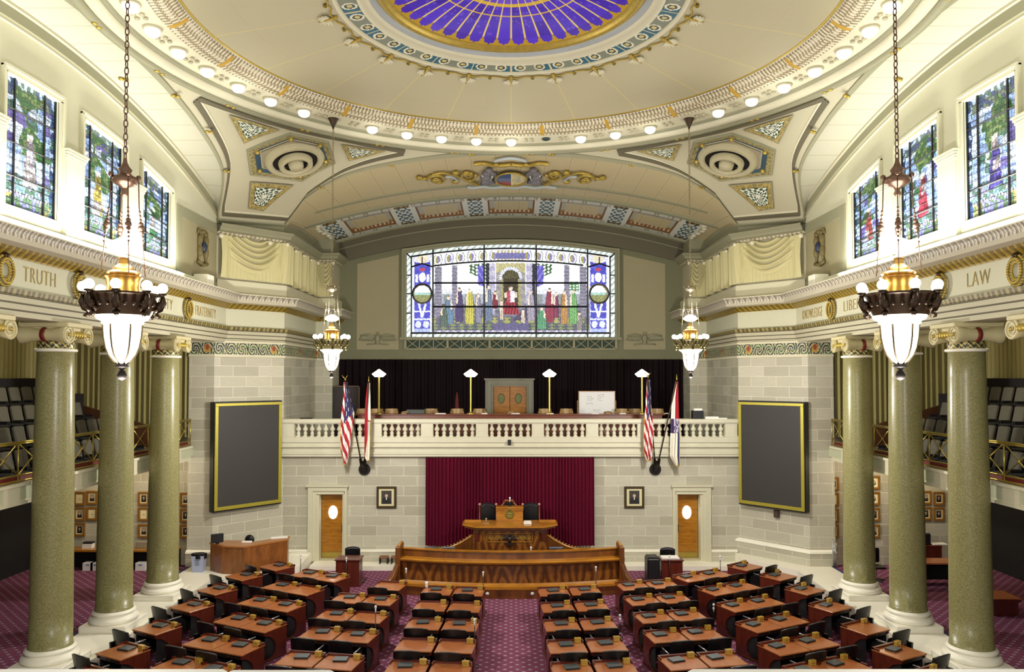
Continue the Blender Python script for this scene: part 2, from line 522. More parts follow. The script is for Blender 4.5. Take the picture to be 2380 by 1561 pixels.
# door frames and doors
for i, (cx, f0, f1, w0, w1) in enumerate(DOORS):
    x0, x1, a0, a1 = xw(w0), xw(w1), xw(f0), xw(f1)
    dr = root('door_%d' % (i+1), ((x0+x1)/2, 28.5, .16)); struct(dr)
    cxm = (x0+x1)/2; m = MB()
    zt = DZ; hh = zt-.16
    for (xa, xb, s_) in ((a0, x0, -1), (x1, a1, 1)):
        w = xb-xa
        for kx, (f0_, f1_, d) in enumerate(((0, .45, .14), (.45, .8, .09), (.8, 1.02, .04))):
            lo, hi = (xa+w*f0_, xa+w*f1_) if s_ < 0 else (xb-w*f1_, xb-w*f0_)
            m.box(lo-cxm, hi-cxm, -d, .3, 0., hh+(.139, .019, .0)[kx])
    m.box(a0-cxm-.001, a1-cxm+.001, -.141, .1, hh+.14, hh+.299); m.box(a0-cxm+.11, a1-cxm-.11, -.091, .12, hh+.02, hh+.14); m.box(a0-cxm-.06, a1-cxm+.06, -.20, .09, hh+.30, hh+.37); m.box(x0-cxm-.03, x1-cxm+.03, -.041, .3, hh, hh+.021)
    m.box(x0-cxm-.03, x1-cxm+.03, -.05, .5, -.1, .03)
    m.build('door_frame', plain('door_surround_stone', (206, 202, 174), .5, var=.05, scale=3.), dr)
    m = MB(); w = x1-x0; h = zt-.16
    m.box(-w/2, w/2, .36, .42, .03, h)
    m.build('door_panel', M_oak, dr)
    m = MB()
    for kz in range(34):     # small studs of the carved border
        z = .35+kz*(h-.45)/33
        for s in (-1, 1): m.ball((s*(w/2-.07), .355, z), .018, 6, 4)
    for kx in range(12):
        m.ball((-w/2+.08+kx*(w-.16)/11, .355, .3), .018, 6, 4)
    m.build('carved_border', M_brass, dr)
    m = MB(); m.lathe([(0.001, -.012), (.165, -.012), (.165, .012)], (0, 0, 0), 28, M=Matrix.Translation((0, .34, h-.72)) @ Matrix.Rotation(pi/2, 4, 'X') @ Matrix.Scale(1.5, 4, (0, 1, 0)))
    m.build('oval_window', glow('lit_oval_glass', (255, 255, 255), 3.2), dr)
    m = MB(); m.box(-w/2+.02, w/2-.02, .34, .36, .05, .24); m.build('kick_plate', M_brass, dr)
    m = MB(); s = 1 if i == 0 else -1; m.box(s*(w/2-.11), s*(w/2-.05), .32, .36, 1.0, 1.3) if s > 0 else m.box(-w/2+.05, -w/2+.11, .32, .36, 1.0, 1.3)
    m.build('door_handle', M_bronze, dr)
    # dark jamb behind the ajar side
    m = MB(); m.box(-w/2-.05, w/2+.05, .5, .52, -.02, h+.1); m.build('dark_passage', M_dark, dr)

# ------------------------------------------------------------ entablature, cornices
def ovolo(s, t):      # gilded leaf moulding
    p = (s/.21) % 1.; d = abs(p-.5)*2
    e = 1 if d < .12+.6*(1-t) else 0
    base = H(150, 122, 30) if e else H(96, 76, 20)
    return mixc(base, H(206, 180, 84), .55 if .35 < d < .55 and t > .2 else .1)
def cyma(s, t):       # grey leaf and dart
    p = (s/.24) % 1.; d = abs(p-.5)*2
    if d < .18: return H(120, 112, 98)
    if abs(d-.55) < .2*(1-t)+.08: return H(206, 198, 176)
    return H(150, 143, 128)
def bead(s, t):
    p = (s/.07) % 1.
    return H(150, 138, 84) if p < .5 else H(92, 80, 40)
ENT = [(10.05, 8.), (10.05, 26.78), (8.5, 28.5), (8.5, YD), (7.76, YD), (7.76, YB)]
for sx in (-1, 1):
    sd = 1 if sx < 0 else -1; P = mir(ENT, sx); nm = 'left' if sx < 0 else 'right'
    R = struct(root('trim_%d' % (4 if sx < 0 else 5), (0, 0, 0)))
    m = MB(); band(m, P, [(-.7, 8.22), (.0, 8.22), (.0, 8.36), (.05, 8.365), (.05, 8.50), (.10, 8.505), (.10, 8.64)], sd); m.build('architrave', M_cream, R)
    m = MB()
    for (p_, z_) in ((.0, 8.345), (.05, 8.485), (.10, 8.625)): band(m, P, [(p_, z_-.012), (p_+.03, z_), (p_+.03, z_+.018), (p_, z_+.02)], sd)
    m.build('fascia_shadow_bead', M_grey, R)  # dark grey beads draw the shadow lines between the fasciae
    m = MB(); band(m, P, [(.10, 8.64), (.12, 8.67), (.15, 8.76), (.0, 8.78)], sd, .05, bead); m.build('bead_moulding', M_paint, R)
    m = MB(); band(m, P, [(0., 8.78), (0., 9.43)], sd); m.build('frieze', M_wall, R)
    m = MB(); band(m, P, [(.02, 9.40), (.04, 9.43), (.09, 9.47), (.16, 9.52), (.21, 9.58)], sd, .035, ovolo); m.build('gilded_moulding', M_paintg, R)
    m = MB(); band(m, P, [(.21, 9.58), (.50, 9.60), (.50, 9.70)], sd); m.build('corona', plain('corona_grey', (188, 180, 158), .6), R)
    m = MB(); band(m, P, [(.50, 9.70), (.505, 9.76), (.54, 9.82), (.60, 9.87)], sd, .04, cyma); m.build('leaf_moulding', M_paint, R)
    m = MB(); band(m, P, [(.60, 9.87), (.60, 9.90), (-.5, 9.93)], sd); m.build('cornice_top', M_band, R)
    # painted tile frieze below the architrave on the pier
    def tile(s, t):
        p = (s/.42) % 1.; q = abs(p-.5)*2
        if t < .08 or t > .93: return H(214, 206, 176)
        z = int(s/.42)
        if z % 6 == 1 and (p-.5)**2*7+(t-.5)**2*5 < .6: return H(176, 140, 66) if (p-.5)**2*9+(t-.6)**2*5 > .25 else H(140, 66, 44)
        r = sqrt((p-.5)**2*4+(t-.45)**2*2.2)
        if sin(r*17+3*atan2(t-.45, p-.5+.001)) > .1: return H(186, 178, 138)
        return H(28, 54, 58) if hsh(z, int(t*5)) > .25 else H(60, 96, 60)
    m = MB(); tp = mir([(11.2, 26.48), (10.32, 26.48), CRN2, (8.5, YD), (7.76, YD)], sx)
    band(m, tp, [(.03, 7.76+.0288*k) for k in range(17)], sd, .022, tile); m.build('tile_frieze', M_paint, R)
    m = MB(); band(m, tp, [(0., 7.68), (.05, 7.70), (.05, 7.76), (.02, 7.77)], sd); band(m, tp, [(0., 8.22), (.06, 8.22), (.06, 8.27), (.0, 8.3)], sd); m.build('tile_border', M_band, R)

# ------------------------------------------------------------ upper side walls (lunettes) with window openings
WIN = [(15.34, 17.17), (18.18, 20.06), (21.1, 22.88)]
WTOP = 1.07; WBOT = 10.53; XG = XL+.1
def arc_low(y): return H_SIDE(y)-.3
for sx in (-1, 1):
    m = MB(); ys = sorted(set([8., 12.4, 14.25]+[v for w in WIN for v in w]+[26.5]))
    spans = [(12.4, 14.25)]+WIN
    fine = []
    for a, b in zip(ys, ys[1:]):
        n = max(1, int((b-a)/.3))
        for k in range(n): fine.append((a+(b-a)*k/n, a+(b-a)*(k+1)/n))
    for a, b in fine:
        mid = (a+b)/2; op = any(w[0] < mid < w[1] for w in spans)
        def q(y0, y1, z00, z01, z10, z11):
            vs = [(sx*XL, y0, z00), (sx*XL, y1, z10), (sx*XL, y1, z11), (sx*XL, y0, z01)]
            m.add(vs, [(0, 1, 2, 3) if sx < 0 else (3, 2, 1, 0)])
        if op:
            q(a, b, 9.6, WBOT, 9.6, WBOT)
            q(a, b, arc_low(a)-WTOP, H_SIDE(a)+.05, arc_low(b)-WTOP, H_SIDE(b)+.05)
        else: q(a, b, 9.6, H_SIDE(a)+.05, 9.6, H_SIDE(b)+.05)
    # reveals of the openings
    for a, b in spans:
        for y in (a, b):
            z1 = arc_low(y)-WTOP
            m.add([(sx*XL, y, WBOT), (sx*(XL+.14), y, WBOT), (sx*(XL+.14), y, z1), (sx*XL, y, z1)], [(0, 1, 2, 3)])
        m.add([(sx*XL, a, WBOT), (sx*(XL+.14), a, WBOT), (sx*(XL+.14), b, WBOT), (sx*XL, b, WBOT)], [(0, 1, 2, 3)])
        n = 6
        for k in range(n):
            y0, y1 = a+(b-a)*k/n, a+(b-a)*(k+1)/n; z0, z1 = arc_low(y0)-WTOP, arc_low(y1)-WTOP
            m.add([(sx*XL, y0, z0), (sx*(XL+.14), y0, z0), (sx*(XL+.14), y1, z1), (sx*XL, y1, z1)], [(0, 1, 2, 3)])
    R = struct(m.build('wall_left' if sx < 0 else 'wall_right', M_wall))
    # arch moulding, window frames, pilasters, end panel
    def wq(m, y0, y1, z0, z1, d):     # raised slab on the wall
        xs = sorted((sx*(XL-d), sx*(XL+.01))); m.box(xs[0], xs[1], y0, y1, z0, z1)
    def arcstrip(m, y0, y1, o0, o1, d, n=40):
        for k in range(n):
            a = y0+(y1-y0)*k/n; b = y0+(y1-y0)*(k+1)/n
            vs = []
            for y in (a, b):
                for x, o in ((XL, o0), (XL-d, o0), (XL-d, o1), (XL, o1)): vs.append((sx*x, y, H_SIDE(y)+o))
            m.add(vs, [(0, 1, 5, 4), (1, 2, 6, 5), (2, 3, 7, 6)])
    m = MB(); arcstrip(m, 8., 26.5, -.30, .02, .12); m.build('arch_moulding', M_greyl, R)
    m = MB(); arcstrip(m, 8., 26.5, -.06, .03, .2); arcstrip(m, 8., 26.5, -.36, -.30, .06); m.build('arch_bead', M_cream, R)
    m = MB()
    for a, b in spans:
        for y, e in ((a, -1), (b, 1)):
            y0, y1 = sorted((y, y+e*.13)); wq(m, y0, y1, 10.4, arc_low(y)-WTOP+.02, .05)
            y0, y1 = sorted((y+e*.09, y+e*.15)); wq(m, y0, y1, 10.4, arc_low(y)-WTOP+.08, .09)
        n = 10
        for k in range(n):
            y0 = a-.14+(b-a+.28)*k/n; y1 = a-.14+(b-a+.28)*(k+1)/n
            for (o0, o1, d) in ((-1.37, -1.24, .05), (-1.28, -1.22, .09)):
                vs = []
                for y in (y0, y1):
                    for x, o in ((XL, o0), (XL-d, o0), (XL-d, o1), (XL, o1)): vs.append((sx*x, y, H_SIDE(y)+o))
                m.add(vs, [(0, 1, 5, 4), (1, 2, 6, 5), (2, 3, 7, 6), (3, 0, 4, 7)]+([(0, 1, 2, 3)] if k == 0 else [])+([(4, 5, 6, 7)] if k == n-1 else []))
    m.build('window_surround', M_wall, R)
    for a, b in ((14.42, 15.18), (17.33, 18.02), (20.22, 20.94)):
        m = MB(); wq(m, a, b, 9.93, 12.1, .12)
        for k in range(4): wq(m, a-.02-.02*k, b+.02+.02*k, 12.0+.06*k, 12.045+.06*k, .13+.025*k)
        m.build('pilaster', M_wall, R)
    m = MB(); wq(m, 23.3, 23.6, 9.93, 12.3, .05); wq(m, 23.6, 26.5, 11.98, 12.3, .05); wq(m, 23.6, 26.5, 9.93, 10.3, .05); m.build('grey_panel_frame', M_greyl, R)
    m = MB(); wq(m, 23.6, 26.45, 10.3, 11.98, .02); m.build('panel_field', M_panel, R)
    m = MB(); wq(m, 8., 24.9, 9.9, 10.16, .3); m.build('sill_step', M_wall, R)
    m = MB(); m.bbox(*sorted((sx*9.72, sx*10.2)), 24.35, 24.85, 9.92, 10.3, .02); tag(m.build('cornice_block', M_marble), 'white square block standing on the %s cornice ledge near the swagged pier' % ('left' if sx < 0 else 'right'), 'block', 'cornice blocks')

# ------------------------------------------------------------ pier attic: drapery relief and its cornice
PIER = [(10.3, 26.5), (8.5, 28.5), (8.5, YD), (7.76, YD), (7.76, YB)]
def dent(s, t):
    p = (s/.16) % 1.
    return H(196, 188, 160) if p < .55 else H(150, 138, 112)
def drape(u, v):
    """height and colour of the swag relief; u across one swag, v from top to bottom"""
    w = 4*u*(1-u)
    edge = clamp(1-min(u, 1-u)/.12)
    sag = v-.55*w*(1-.4*v)
    f = sin(sag*38+1.2*sin(u*7)) if v < .25+.62*w else 0.
    g = sin(u*95+3*v)*(.35+.65*edge) if (v >= .25+.62*w or edge > 0) else 0
    a = clamp((.25+.62*w-v)*5)
    h = .11*(abs(f)**.6*(1 if f > 0 else -1))*a*(1-edge)+.10*g*clamp(edge+(1-a)*.5)+.10*edge
    return h
for sx in (-1, 1):
    sd = 1 if sx < 0 else -1; nm = 'left' if sx < 0 else 'right'
    R = struct(root('wall_left' if sx < 0 else 'wall_right', (0, 0, 0)))
    P = mir(PIER, sx)
    m = MB(); band(m, P, [(-.03, 9.6), (-.03, 12.35)], sd); m.build('attic_wall', M_cream, R)
    m = MB(); band(m, P, [(.08, 9.9), (.08, 10.40), (.0, 10.45)], sd); m.build('attic_base', M_band, R)
    m = MB(); band(m, P, [(0., 12.0), (.06, 12.0), (.1, 12.08)], sd, .05, dent); m.build('dentil_moulding', M_paint, R)
    m = MB(); band(m, P, [(.1, 12.08), (.24, 12.12), (.26, 12.2), (.36, 12.28), (.36, 12.34), (-.3, 12.38)], sd); m.build('attic_cornice', M_greyl, R)
    # wall between cornice and vault
    m = MB(); band(m, P, [(-.05, 12.3), (-.05, 13.6)], sd); m.build('spandrel_wall', M_greyl, R)
    m = MB()
    segs = [((10.24, 26.57), (8.5, 28.5), 1), ((8.5, 28.52), (8.5, 33.08), 4), ((8.48, 33.1), (7.78, 33.1), 1)]
    for (a, b, n) in segs:
        dx, dy = b[0]-a[0], b[1]-a[1]; L = sqrt(dx*dx+dy*dy); nx, ny = -dy/L, dx/L
        if nx > 0 or (abs(nx) < 1e-6 and ny > 0): nx, ny = -nx, -ny
        for q in range(n):
            u0, u1 = q/n, (q+1)/n
            lead = .16 if (n == 1 and L > 1.5) else (.0 if n == 1 else .25)
            def fn(u, v, u0=u0, u1=u1, a=a, dx=dx, dy=dy, nx=nx, ny=ny, lead=lead):
                uu = u0+(u1-u0)*u
                # narrow tails at each side of a swag
                k = clamp((u-lead*.5)/(1-lead)); h = drape(k, v)
                if n == 4: h = .09*sin(u*2*pi*1.0-1.2)+.045*sin(u*2*pi*4+2*v)
                d = .035+h
                return (sx*(a[0]+dx*uu+nx*d), a[1]+dy*uu+ny*d, 11.98-1.5*v)
            m.grid(fn, 70 if n == 1 and L > 1.5 else 30, 46)
    m.build('swag_drapery', plain('cream_drapery_relief', (208, 200, 150), .7, var=.04), R, True)
    m = MB()
    for p in ((10.2, 26.55), (8.95, 28.0), (8.45, 28.45), (8.45, 33.0), (7.8, 33.0)):
        m.ball((sx*(p[0]-.06), p[1]-.06, 11.93), .09, 12, 8)
    for q in range(1, 4): m.ball((sx*8.42, 28.5+q*4.6/4, 11.9), .07, 10, 6)
    m.build('drapery_knot', plain('knot_plaster', (230, 224, 196), .5), R, True)

# ------------------------------------------------------------ ceiling: vaults, pendentives, dome
CEIL = struct(root('ceiling', (0, CYD, 14.)))
def cb(m, name, mat, smooth=True, flip=False):
    o = m.build(name, mat, None, smooth, flip=flip); o.parent = CEIL; o.matrix_parent_inverse = Matrix.Translation((0, -CYD, -14.)); return o
for sx in (-1, 1):
    m = MB()
    def fn(u, v):
        y = 8.+(26.5-8.)*u; xe = interp(E1S, 1, abs(y-CYD), 0)
        return (sx*(XL-(XL-xe)*v), y, H_SIDE(y)-DS(abs(y-CYD))*v*v)
    m.grid(fn, 80, 4); cb(m, 'side_vault', M_vs)
m = MB()
def fn(u, v):
    x = -8.52+17.04*u; y0 = CYD+interp(E2S, 0, abs(x), 1)
    y = y0+(YB+.1-y0)*v
    return (x, y, H_BACK(x, y)-DB(y0-CYD)*(1-v)**3)
m.grid(fn, 60, 14); cb(m, 'back_vault', M_vb)
for sx in (-1, 1):
    for sy in (-1, 1):
        m = MB()
        def fn(u, v):
            p = PEND(.001+(pi/2-.002)*u, v); return (sx*p[0], CYD+sy*(p[1]-CYD), p[2])
        m.grid(fn, 72, 14); o = cb(m, 'pendentive', M_cream)
        # lines of moulding that follow the outline
        for (o0, o1, dz, mt) in ((.34, .50, .05, M_grey), (.50, .56, .02, M_band), (.0, .12, .04, M_greyl)):
            m = MB(); N = 140
            for k in range(N):
                seg = []
                for q in (k, k+1):
                    phi = .002+(pi/2-.004)*q/N; rb, zb = bnd(phi); W = rb-RR
                    ok = W > .88
                    seg.append((phi, rb, ok))
                if not (seg[0][2] and seg[1][2]) and o0 > 0: continue
                for inner in ((0, 1) if o0 > 0 else (1,)):
                    vs = []
                    for phi, rb, ok in seg:
                        W = max(rb-RR, .13)
                        e0, e1 = (o0, o1)
                        for off, d in ((e0, 0), (e0, dz), (e1, dz), (e1, 0)):
                            s_ = off*.9/W if inner == 0 else 1-off/W*(1.0 if True else 1)
                            p = PEND(phi, clamp(s_)); vs.append((sx*p[0], CYD+sy*(p[1]-CYD), p[2]-d-.004))
                    m.add(vs, [(0, 1, 5, 4), (1, 2, 6, 5), (2, 3, 7, 6)])
            cb(m, 'pendentive_moulding', mt, False)
# outer band between vault and pendentive (the arch edge)
# dome rings
def ring(prof, name, mat, n=176, smooth=True, **k):
    m = MB(); m.lathe(prof, (0, CYD, 0), n); return cb(m, name, mat, smooth, **k)
ring([(9.0, 14.60), (8.98, 14.52), (8.80, 14.50), (8.78, 14.62)], 'ring_moulding', M_greyl)
ring([(8.78, 14.62), (8.74, 14.56), (8.52, 14.55), (8.50, 14.68)], 'ring_moulding', M_band)
ring([(8.50, 14.68), (8.42, 14.66), (8.40, 14.74)], 'ring_moulding', M_greyl)
ring([(8.40, 14.74), (7.62, 14.76)], 'lamp_band', M_band)
def leaf(s, t):
    p = (s/.115) % 1.; q = (t*3) % 1.; r = int(t*3)
    p = (p+.5*(r % 2)) % 1.
    if (s % 2.105) < .13 and abs(t-.5) < .42: return H(196, 156, 52)
    if (p-.5)**2*5+(q-.5)**2*3.5 < .62: return H(222, 214, 188)
    return H(146, 132, 98)
def ringmosaic(r0, z0, r1, z1, name, colf, nr, ds=.05, hf=None, mat=None, bulge=0.):
    n = int(2*pi*max(r0, r1)/ds); m = MB(); rm = (r0+r1)/2
    def fn(u, v):
        a = 2*pi*u; r = r0+(r1-r0)*v; z = z0+(z1-z0)*v-bulge*4*v*(1-v)
        if hf: z -= hf(u*2*pi*rm, v)
        return (r*cos(a), CYD+r*sin(a), z)
    m.grid(fn, n, nr, lambda u, v: colf(u*2*pi*rm, v)); return cb(m, name, mat or M_paint, False)
ringmosaic(7.62, 14.76, 7.12, 14.98, 'leaf_moulding', leaf, 12, .024, lambda s, t: .03*abs(sin(pi*s/.115)), bulge=.06)
ring([(7.12, 14.98), (7.08, 14.96), (7.04, 15.0)], 'ring_moulding', M_gold)
ring([(7.04, 15.0), (6.6, 15.05), (5.8, 15.12), (5.0, 15.19), (4.2, 15.27), (3.98, 15.3)], 'dome', M_dome, n=128)
ring([(3.98, 15.30), (3.95, 15.26), (3.88, 15.26), (3.86, 15.32)], 'ring_moulding', M_band)
def guil(s, t):
    L = 2*pi*3.66/22; p = (s/L*2) % 1.; x = (p-.5)*1.15*L/2; y = (t-.5)*.42
    r = sqrt(x*x+y*y)
    if .118 < r < .175: return H(220, 214, 186)
    if r < .07: return H(196, 178, 110)
    if r <= .118: return H(40, 62, 66)
    if int(s/L*2) % 2 == 0 and abs(p-.99) < .06: return H(200, 190, 150)
    return H(36, 92, 112) if (int(s/L*2+.5) % 2) else H(120, 126, 110)
ringmosaic(3.86, 15.32, 3.44, 15.36, 'guilloche_band', guil, 14, .03)
ring([(3.44, 15.36), (3.42, 15.30), (3.34, 15.30), (3.32, 15.38), (3.2, 15.44)], 'ring_moulding', M_band)
ring([(3.2, 15.44), (3.16, 15.52), (3.08, 15.58)], 'ring_cove', plain('blue_grey_cove', (176, 184, 190), .4))
ring([(3.08, 15.58), (3.05, 15.5), (2.96, 15.46), (2.88, 15.5), (2.84, 15.56), (2.78, 15.56)], 'skylight_frame', M_gold)
# purple glass skylight: tongue-shaped panes with gilded ribs
def petal(s, t):
    pass
NP = 44
def skyglass(u, v):
    a = u*NP; p = abs((a % 1.)-.5)*2; r = 2.80-(2.80-.35)*v
    w = .9-.02/(r+.05)
    if r > 2.52 and ((p/.86)**2+((r-2.52)/.22)**2) > 1.: return H(150, 120, 40)
    if p > .90: return H(186, 164, 96)
    if abs(r-1.72) < .035 or abs(r-1.32) < .07 or r < .42: return H(176, 146, 60)
    n = hsh(int(a), int(r*2))*.3
    c = mixc(H(74, 52, 168), H(46, 26, 104), n*2)
    if r < 1.3: c = mixc(c, H(120, 90, 190), .3)
    if hsh(int(a*5), int(r*14)) > .93 and r < 2.5: c = mixc(c, H(150, 130, 220), .14)
    return c
m = MB()
def fn(u, v):
    a = 2*pi*u; r = 2.80-(2.80-.35)*v
    return (r*cos(a), CYD+r*sin(a), 15.56+.42*(1-(r/2.8)**2))
m.grid(fn, NP*14, 60, skyglass); cb(m, 'skylight_glass', painted('purple_skylight_glass', .12, .55), False)
ring([(.36, 15.95), (.3, 15.9), (.2, 15.86), (.001, 15.84)], 'skylight_boss', plain('purple_boss', (78, 50, 120), .3))
# roof slab above the dome keeps the opening closed
# acanthus palmettes round the guilloche
m = MB(); mg = MB()
for k in range(22):
    a = 2*pi*(k+.5)/22
    rad = Vector((cos(a), sin(a), 0)); tan = Vector((-sin(a), cos(a), 0)); c = Vector((0, CYD, 0))
    for j in range(-4, 5):
        th = j*.36; d = rad*cos(th)+tan*sin(th)
        L = .30-.02*abs(j)
        p0 = c+rad*4.22; p1 = p0+d*L*.55; p2 = p0+d*L
        m.tube([(p0.x, p0.y, 15.27), (p1.x, p1.y, 15.20), (p2.x, p2.y, 15.19)], [.012, .034, .020], 6)
    p = c+rad*4.2; mg.tube([(p+rad*-.16).to_tuple()[:2]+(15.27,), p.to_tuple()[:2]+(15.22,), (p+rad*.3).to_tuple()[:2]+(15.18,)], [.05, .035, .02], 6)
    for s in (-1, 1):
        pts = []
        for q in range(9):
            f = q/8; aa = a+s*f*pi/22; r = 4.10+.05*sin(f*pi*2)
            pts.append((r*cos(aa), CYD+r*sin(aa), 15.25))
        mg.tube(pts, .022, 5)
        aa = a+s*pi/22; mg.ball((4.14*cos(aa), CYD+4.14*sin(aa), 15.24), .05, 8, 5)
cb(m, 'palmette', M_band); cb(mg, 'palmette_vine', M_gold)
# small rosettes between the ring lamps
m = MB()
for k in range(88):
    if k % 2 == 0: continue
    a = 2*pi*(k)/88+pi/2
    for dx in (-1, 1):
        for dr in (-1, 1):
            aa = a+dx*.012; r = 8.0+dr*.09; m.ball((r*cos(aa), CYD+r*sin(aa), 14.72), .06, 7, 4, .6)
cb(m, 'rosette', M_cream)
# gilded leaf bosses on the ring edge and arch edges
m = MB()
for k in range(44):
    a = 2*pi*(k+.5)/44; r = 8.88
    if k % 2: continue
    for s in (-1, 1):
        aa = a+s*.011; m.ball((r*cos(aa), CYD+r*sin(aa), 14.5), .07, 7, 4, .5)
for sx in (-1, 1):
    for (px, py, Y) in ((289, 77, 19.0), (409, 186, 19.9), (487, 290, 21.9), (527, 400, 24.2), (745, 430, 26.7), (908, 373, 25.8), (1095, 350, 25.5)):
        p = at(px, py, Y=Y); z = p.z
        if px < 530: zz = H_SIDE(p.y)
        else: zz = H_BACK(p.x, p.y)
        for s in (-1, 1): m.ball((sx*abs(p.x)+s*.05, p.y+s*.03, zz-.03), .07, 7, 4, .6)
cb(m, 'gilded_boss', M_gold)
def hit(px, py, hf, Y=27.):
    for _ in range(60):
        p = at(px, py, Y=Y); z = hf(p.x, p.y)
        k = (p.z-EYE)/Y
        Y = .5*Y+.5*(z-EYE)/k
    p = at(px, py, Y=Y); return (p.x, p.y)
# ------------------------------------------------------------ coffered band and emblem of the back vault
def coff(u, v):
    x = (u-.5)*2*8.02; t = v
    ax = abs(x)
    if t < .05 or t > .95: return H(176, 184, 168)
    near = min((abs(ax-c), c) for c in (1.52, 4.55, 7.5))
    if near[0] < .42:
        d = near[0]
        if d > .30: return H(206, 208, 196)
        if t < .15 or t > .86: return H(150, 118, 50) if sin(x*30)+sin(t*40) > -.4 else H(70, 60, 40)
        q = sin(d*30)*cos(t*34)+.4*sin(t*68)
        return H(214, 214, 202) if q > .05 else H(66, 96, 104)
    cc = min((abs(ax-c), c) for c in (0., 3.03, 6.02))
    if ax > 7.9: return H(180, 176, 150)
    d = cc[0]
    if t < .17 or t > .85:
        if .22*(1) < (t if t < .5 else 1-t)*2 < .3: return H(190, 180, 160)
        if (sin(d*30)+sin(d*13) > .9) and d < .95: return H(110, 112, 80)
        if d > .92: return H(140, 104, 80) if sin(d*60) > 0 else H(190, 190, 176)
        return H(190, 196, 186)
    if d > .98: return H(206, 208, 196)
    if d > .90 or t < .21 or t > .81: return H(120, 84, 40)
    if t > .66: return H(210, 190, 150) if ((x/.18) % 1. < .35 and .7 < t < .78) else H(132, 92, 66)
    if t > .60: return H(172, 132, 60)
    if d > .68: return H(168, 168, 156)
    if t > .48: return H(196, 172, 96) if d < .6 else H(168, 168, 156)
    if t > .40 and d < .5: return H(150, 110, 46)
    if d < .5 and t > .30: return H(226, 220, 180) if d < .18 else (H(84, 54, 26) if d < .42 else H(168, 168, 156))
    return H(164, 170, 168)
m = MB()
def fn(u, v):
    x = (u-.5)*2*8.02; t = v; y = 31.0+2.85*v
    ax = abs(x); cc = min(abs(ax-c) for c in (0., 3.03, 6.02))
    dz = .05
    if cc < .95 and .2 < t < .82: dz = -.02+.06*clamp(max((cc-.6)/.35, (abs(t-.5)-.16)/.16, 0))
    return (x, y, H_BACK(x, y)-dz)
m.grid(fn, 420, 52, coff); cb(m, 'coffered_band', M_paint, False)
m = MB()
for y0, y1, d in ((30.75, 30.98, .1), (33.87, 34.05, .1), (29.3, 29.5, .05)):
    def fn(u, v, y0=y0, y1=y1, d=d):
        x = -8.5+17*u; a = v*4; yy = (y0, y0, y1, y1)[int(round(v*3))]; dd = (0, d, d, 0)[int(round(v*3))]
        return (x, yy, H_BACK(x, yy)-dd)
    m.grid(fn, 50, 3)
cb(m, 'vault_rib', M_greyl, False)
m = MB()
for sx in (-1, 1):     # fan scroll at each end of the coffers
    for k in range(7):
        y = 31.25+k*.36; m.ball((sx*7.98-sx*.0+sx*.12*sin(k), y, H_BACK(8, y)-.05), .13, 8, 5, .5)
cb(m, 'scroll_relief', M_band)

EM = struct(root('ceiling', (0, 27.9, 14.4)))
def eb(m, name, mat, smooth=True):
    o = m.build(name, mat, None, smooth); o.parent = EM; o.matrix_parent_inverse = Matrix.Translation((0, -27.9, -14.4)); return o
def ev(cx, cy, d=.08):
    x, y = hit(970+cx/5.41+2, 340+cy/5.41, H_BACK); return Vector((x, y, H_BACK(x, y)-d))
mg = MB(); mw = MB()
for sgn in (-1, 1):
    def E_(cx, cy, d=.1): return ev(1168+sgn*(cx-1168), cy, d)
    def path(P, r, mb, n=10):
        Q = smooth_poly([tuple(p) for p in P], n)
        mb.tube([E_(*q) for q in Q], r, 6)
    def spiral(cx, cy, rx, ry, turns, a0, r, mb, dirn=1):
        pts = []
        for k in range(36):
            f = k/35; a = a0+dirn*turns*2*pi*f; q = 1-.85*f
            pts.append(E_(cx+rx*q*cos(a), cy+ry*q*sin(a)))
        mb.tube(pts, [r*(1-.5*k/35) for k in range(36)], 6)
    spiral(620, 335, 105, 72, 1.6, -.2, .07, mg); spiral(240, 385, 130, 66, 1.5, pi, .07, mg)
    path([(740, 440), (640, 400), (520, 350), (440, 325), (300, 300), (180, 320)], .05, mg)
    path([(100, 370), (40, 370), (5, 350)], .06, mg)
    path([(760, 455), (690, 440), (640, 415)], .05, mg)
    path([(500, 400), (430, 350), (340, 350)], .05, mw)
    for c in ((470, 300), (470, 415), (590, 320), (250, 390), (650, 310), (200, 395), (15, 365)): mg.ball(E_(*c), .14, 8, 6, .6)
    path([(1168, 190), (1080, 200), (950, 205), (820, 180), (700, 190)], .07, mg)
    for c in ((1100, 205), (1040, 210), (980, 200)): mg.ball(E_(*c), .12, 8, 6, .6)
eb(mg, 'gilded_scroll', M_gold)
for sgn in (-1, 1):
    mb = MB()
    def E_(cx, cy, d=.1): return ev(1168+sgn*(cx-1168)*-1, cy, d)
    body = [((870, 410), .18), ((850, 350), .22), ((860, 300), .18), ((890, 262), .15)]
    for (c, r) in body: mb.ball(E_(*c, .12), r, 10, 7, .7)
    mb.tube([E_(870, 300), E_(930, 300), E_(985, 320)], [.1, .08, .06], 6)
    mb.tube([E_(860, 370), E_(920, 400), E_(960, 420)], [.1, .08, .06], 6)
    mb.tube([E_(840, 400), E_(800, 440)], [.12, .08], 6)
    mb.tube([E_(890, 262), E_(935, 258)], [.12, .06], 6)
    eb(mb, 'bear_relief', plain('grey_blue_relief', (110, 106, 110), .5, var=.3, scale=5.))
    mw.tube([E_(930, 340), E_(900, 390), E_(940, 430)], .06, 6)
    mw.tube([E_(810, 330), E_(830, 400), E_(790, 450)], .06, 6)
P = [ev(620+k*1120/30, 480+8*sin(k*.9), .1) for k in range(31)]; mw.tube(P, .07, 6)
P = [ev(960+k*400/16, 150-38*sin(pi*k/16), .1) for k in range(17)]; mw.tube(P, .06, 6)
eb(mw, 'ribbon_relief', plain('pale_blue_relief', (176, 184, 184), .5))
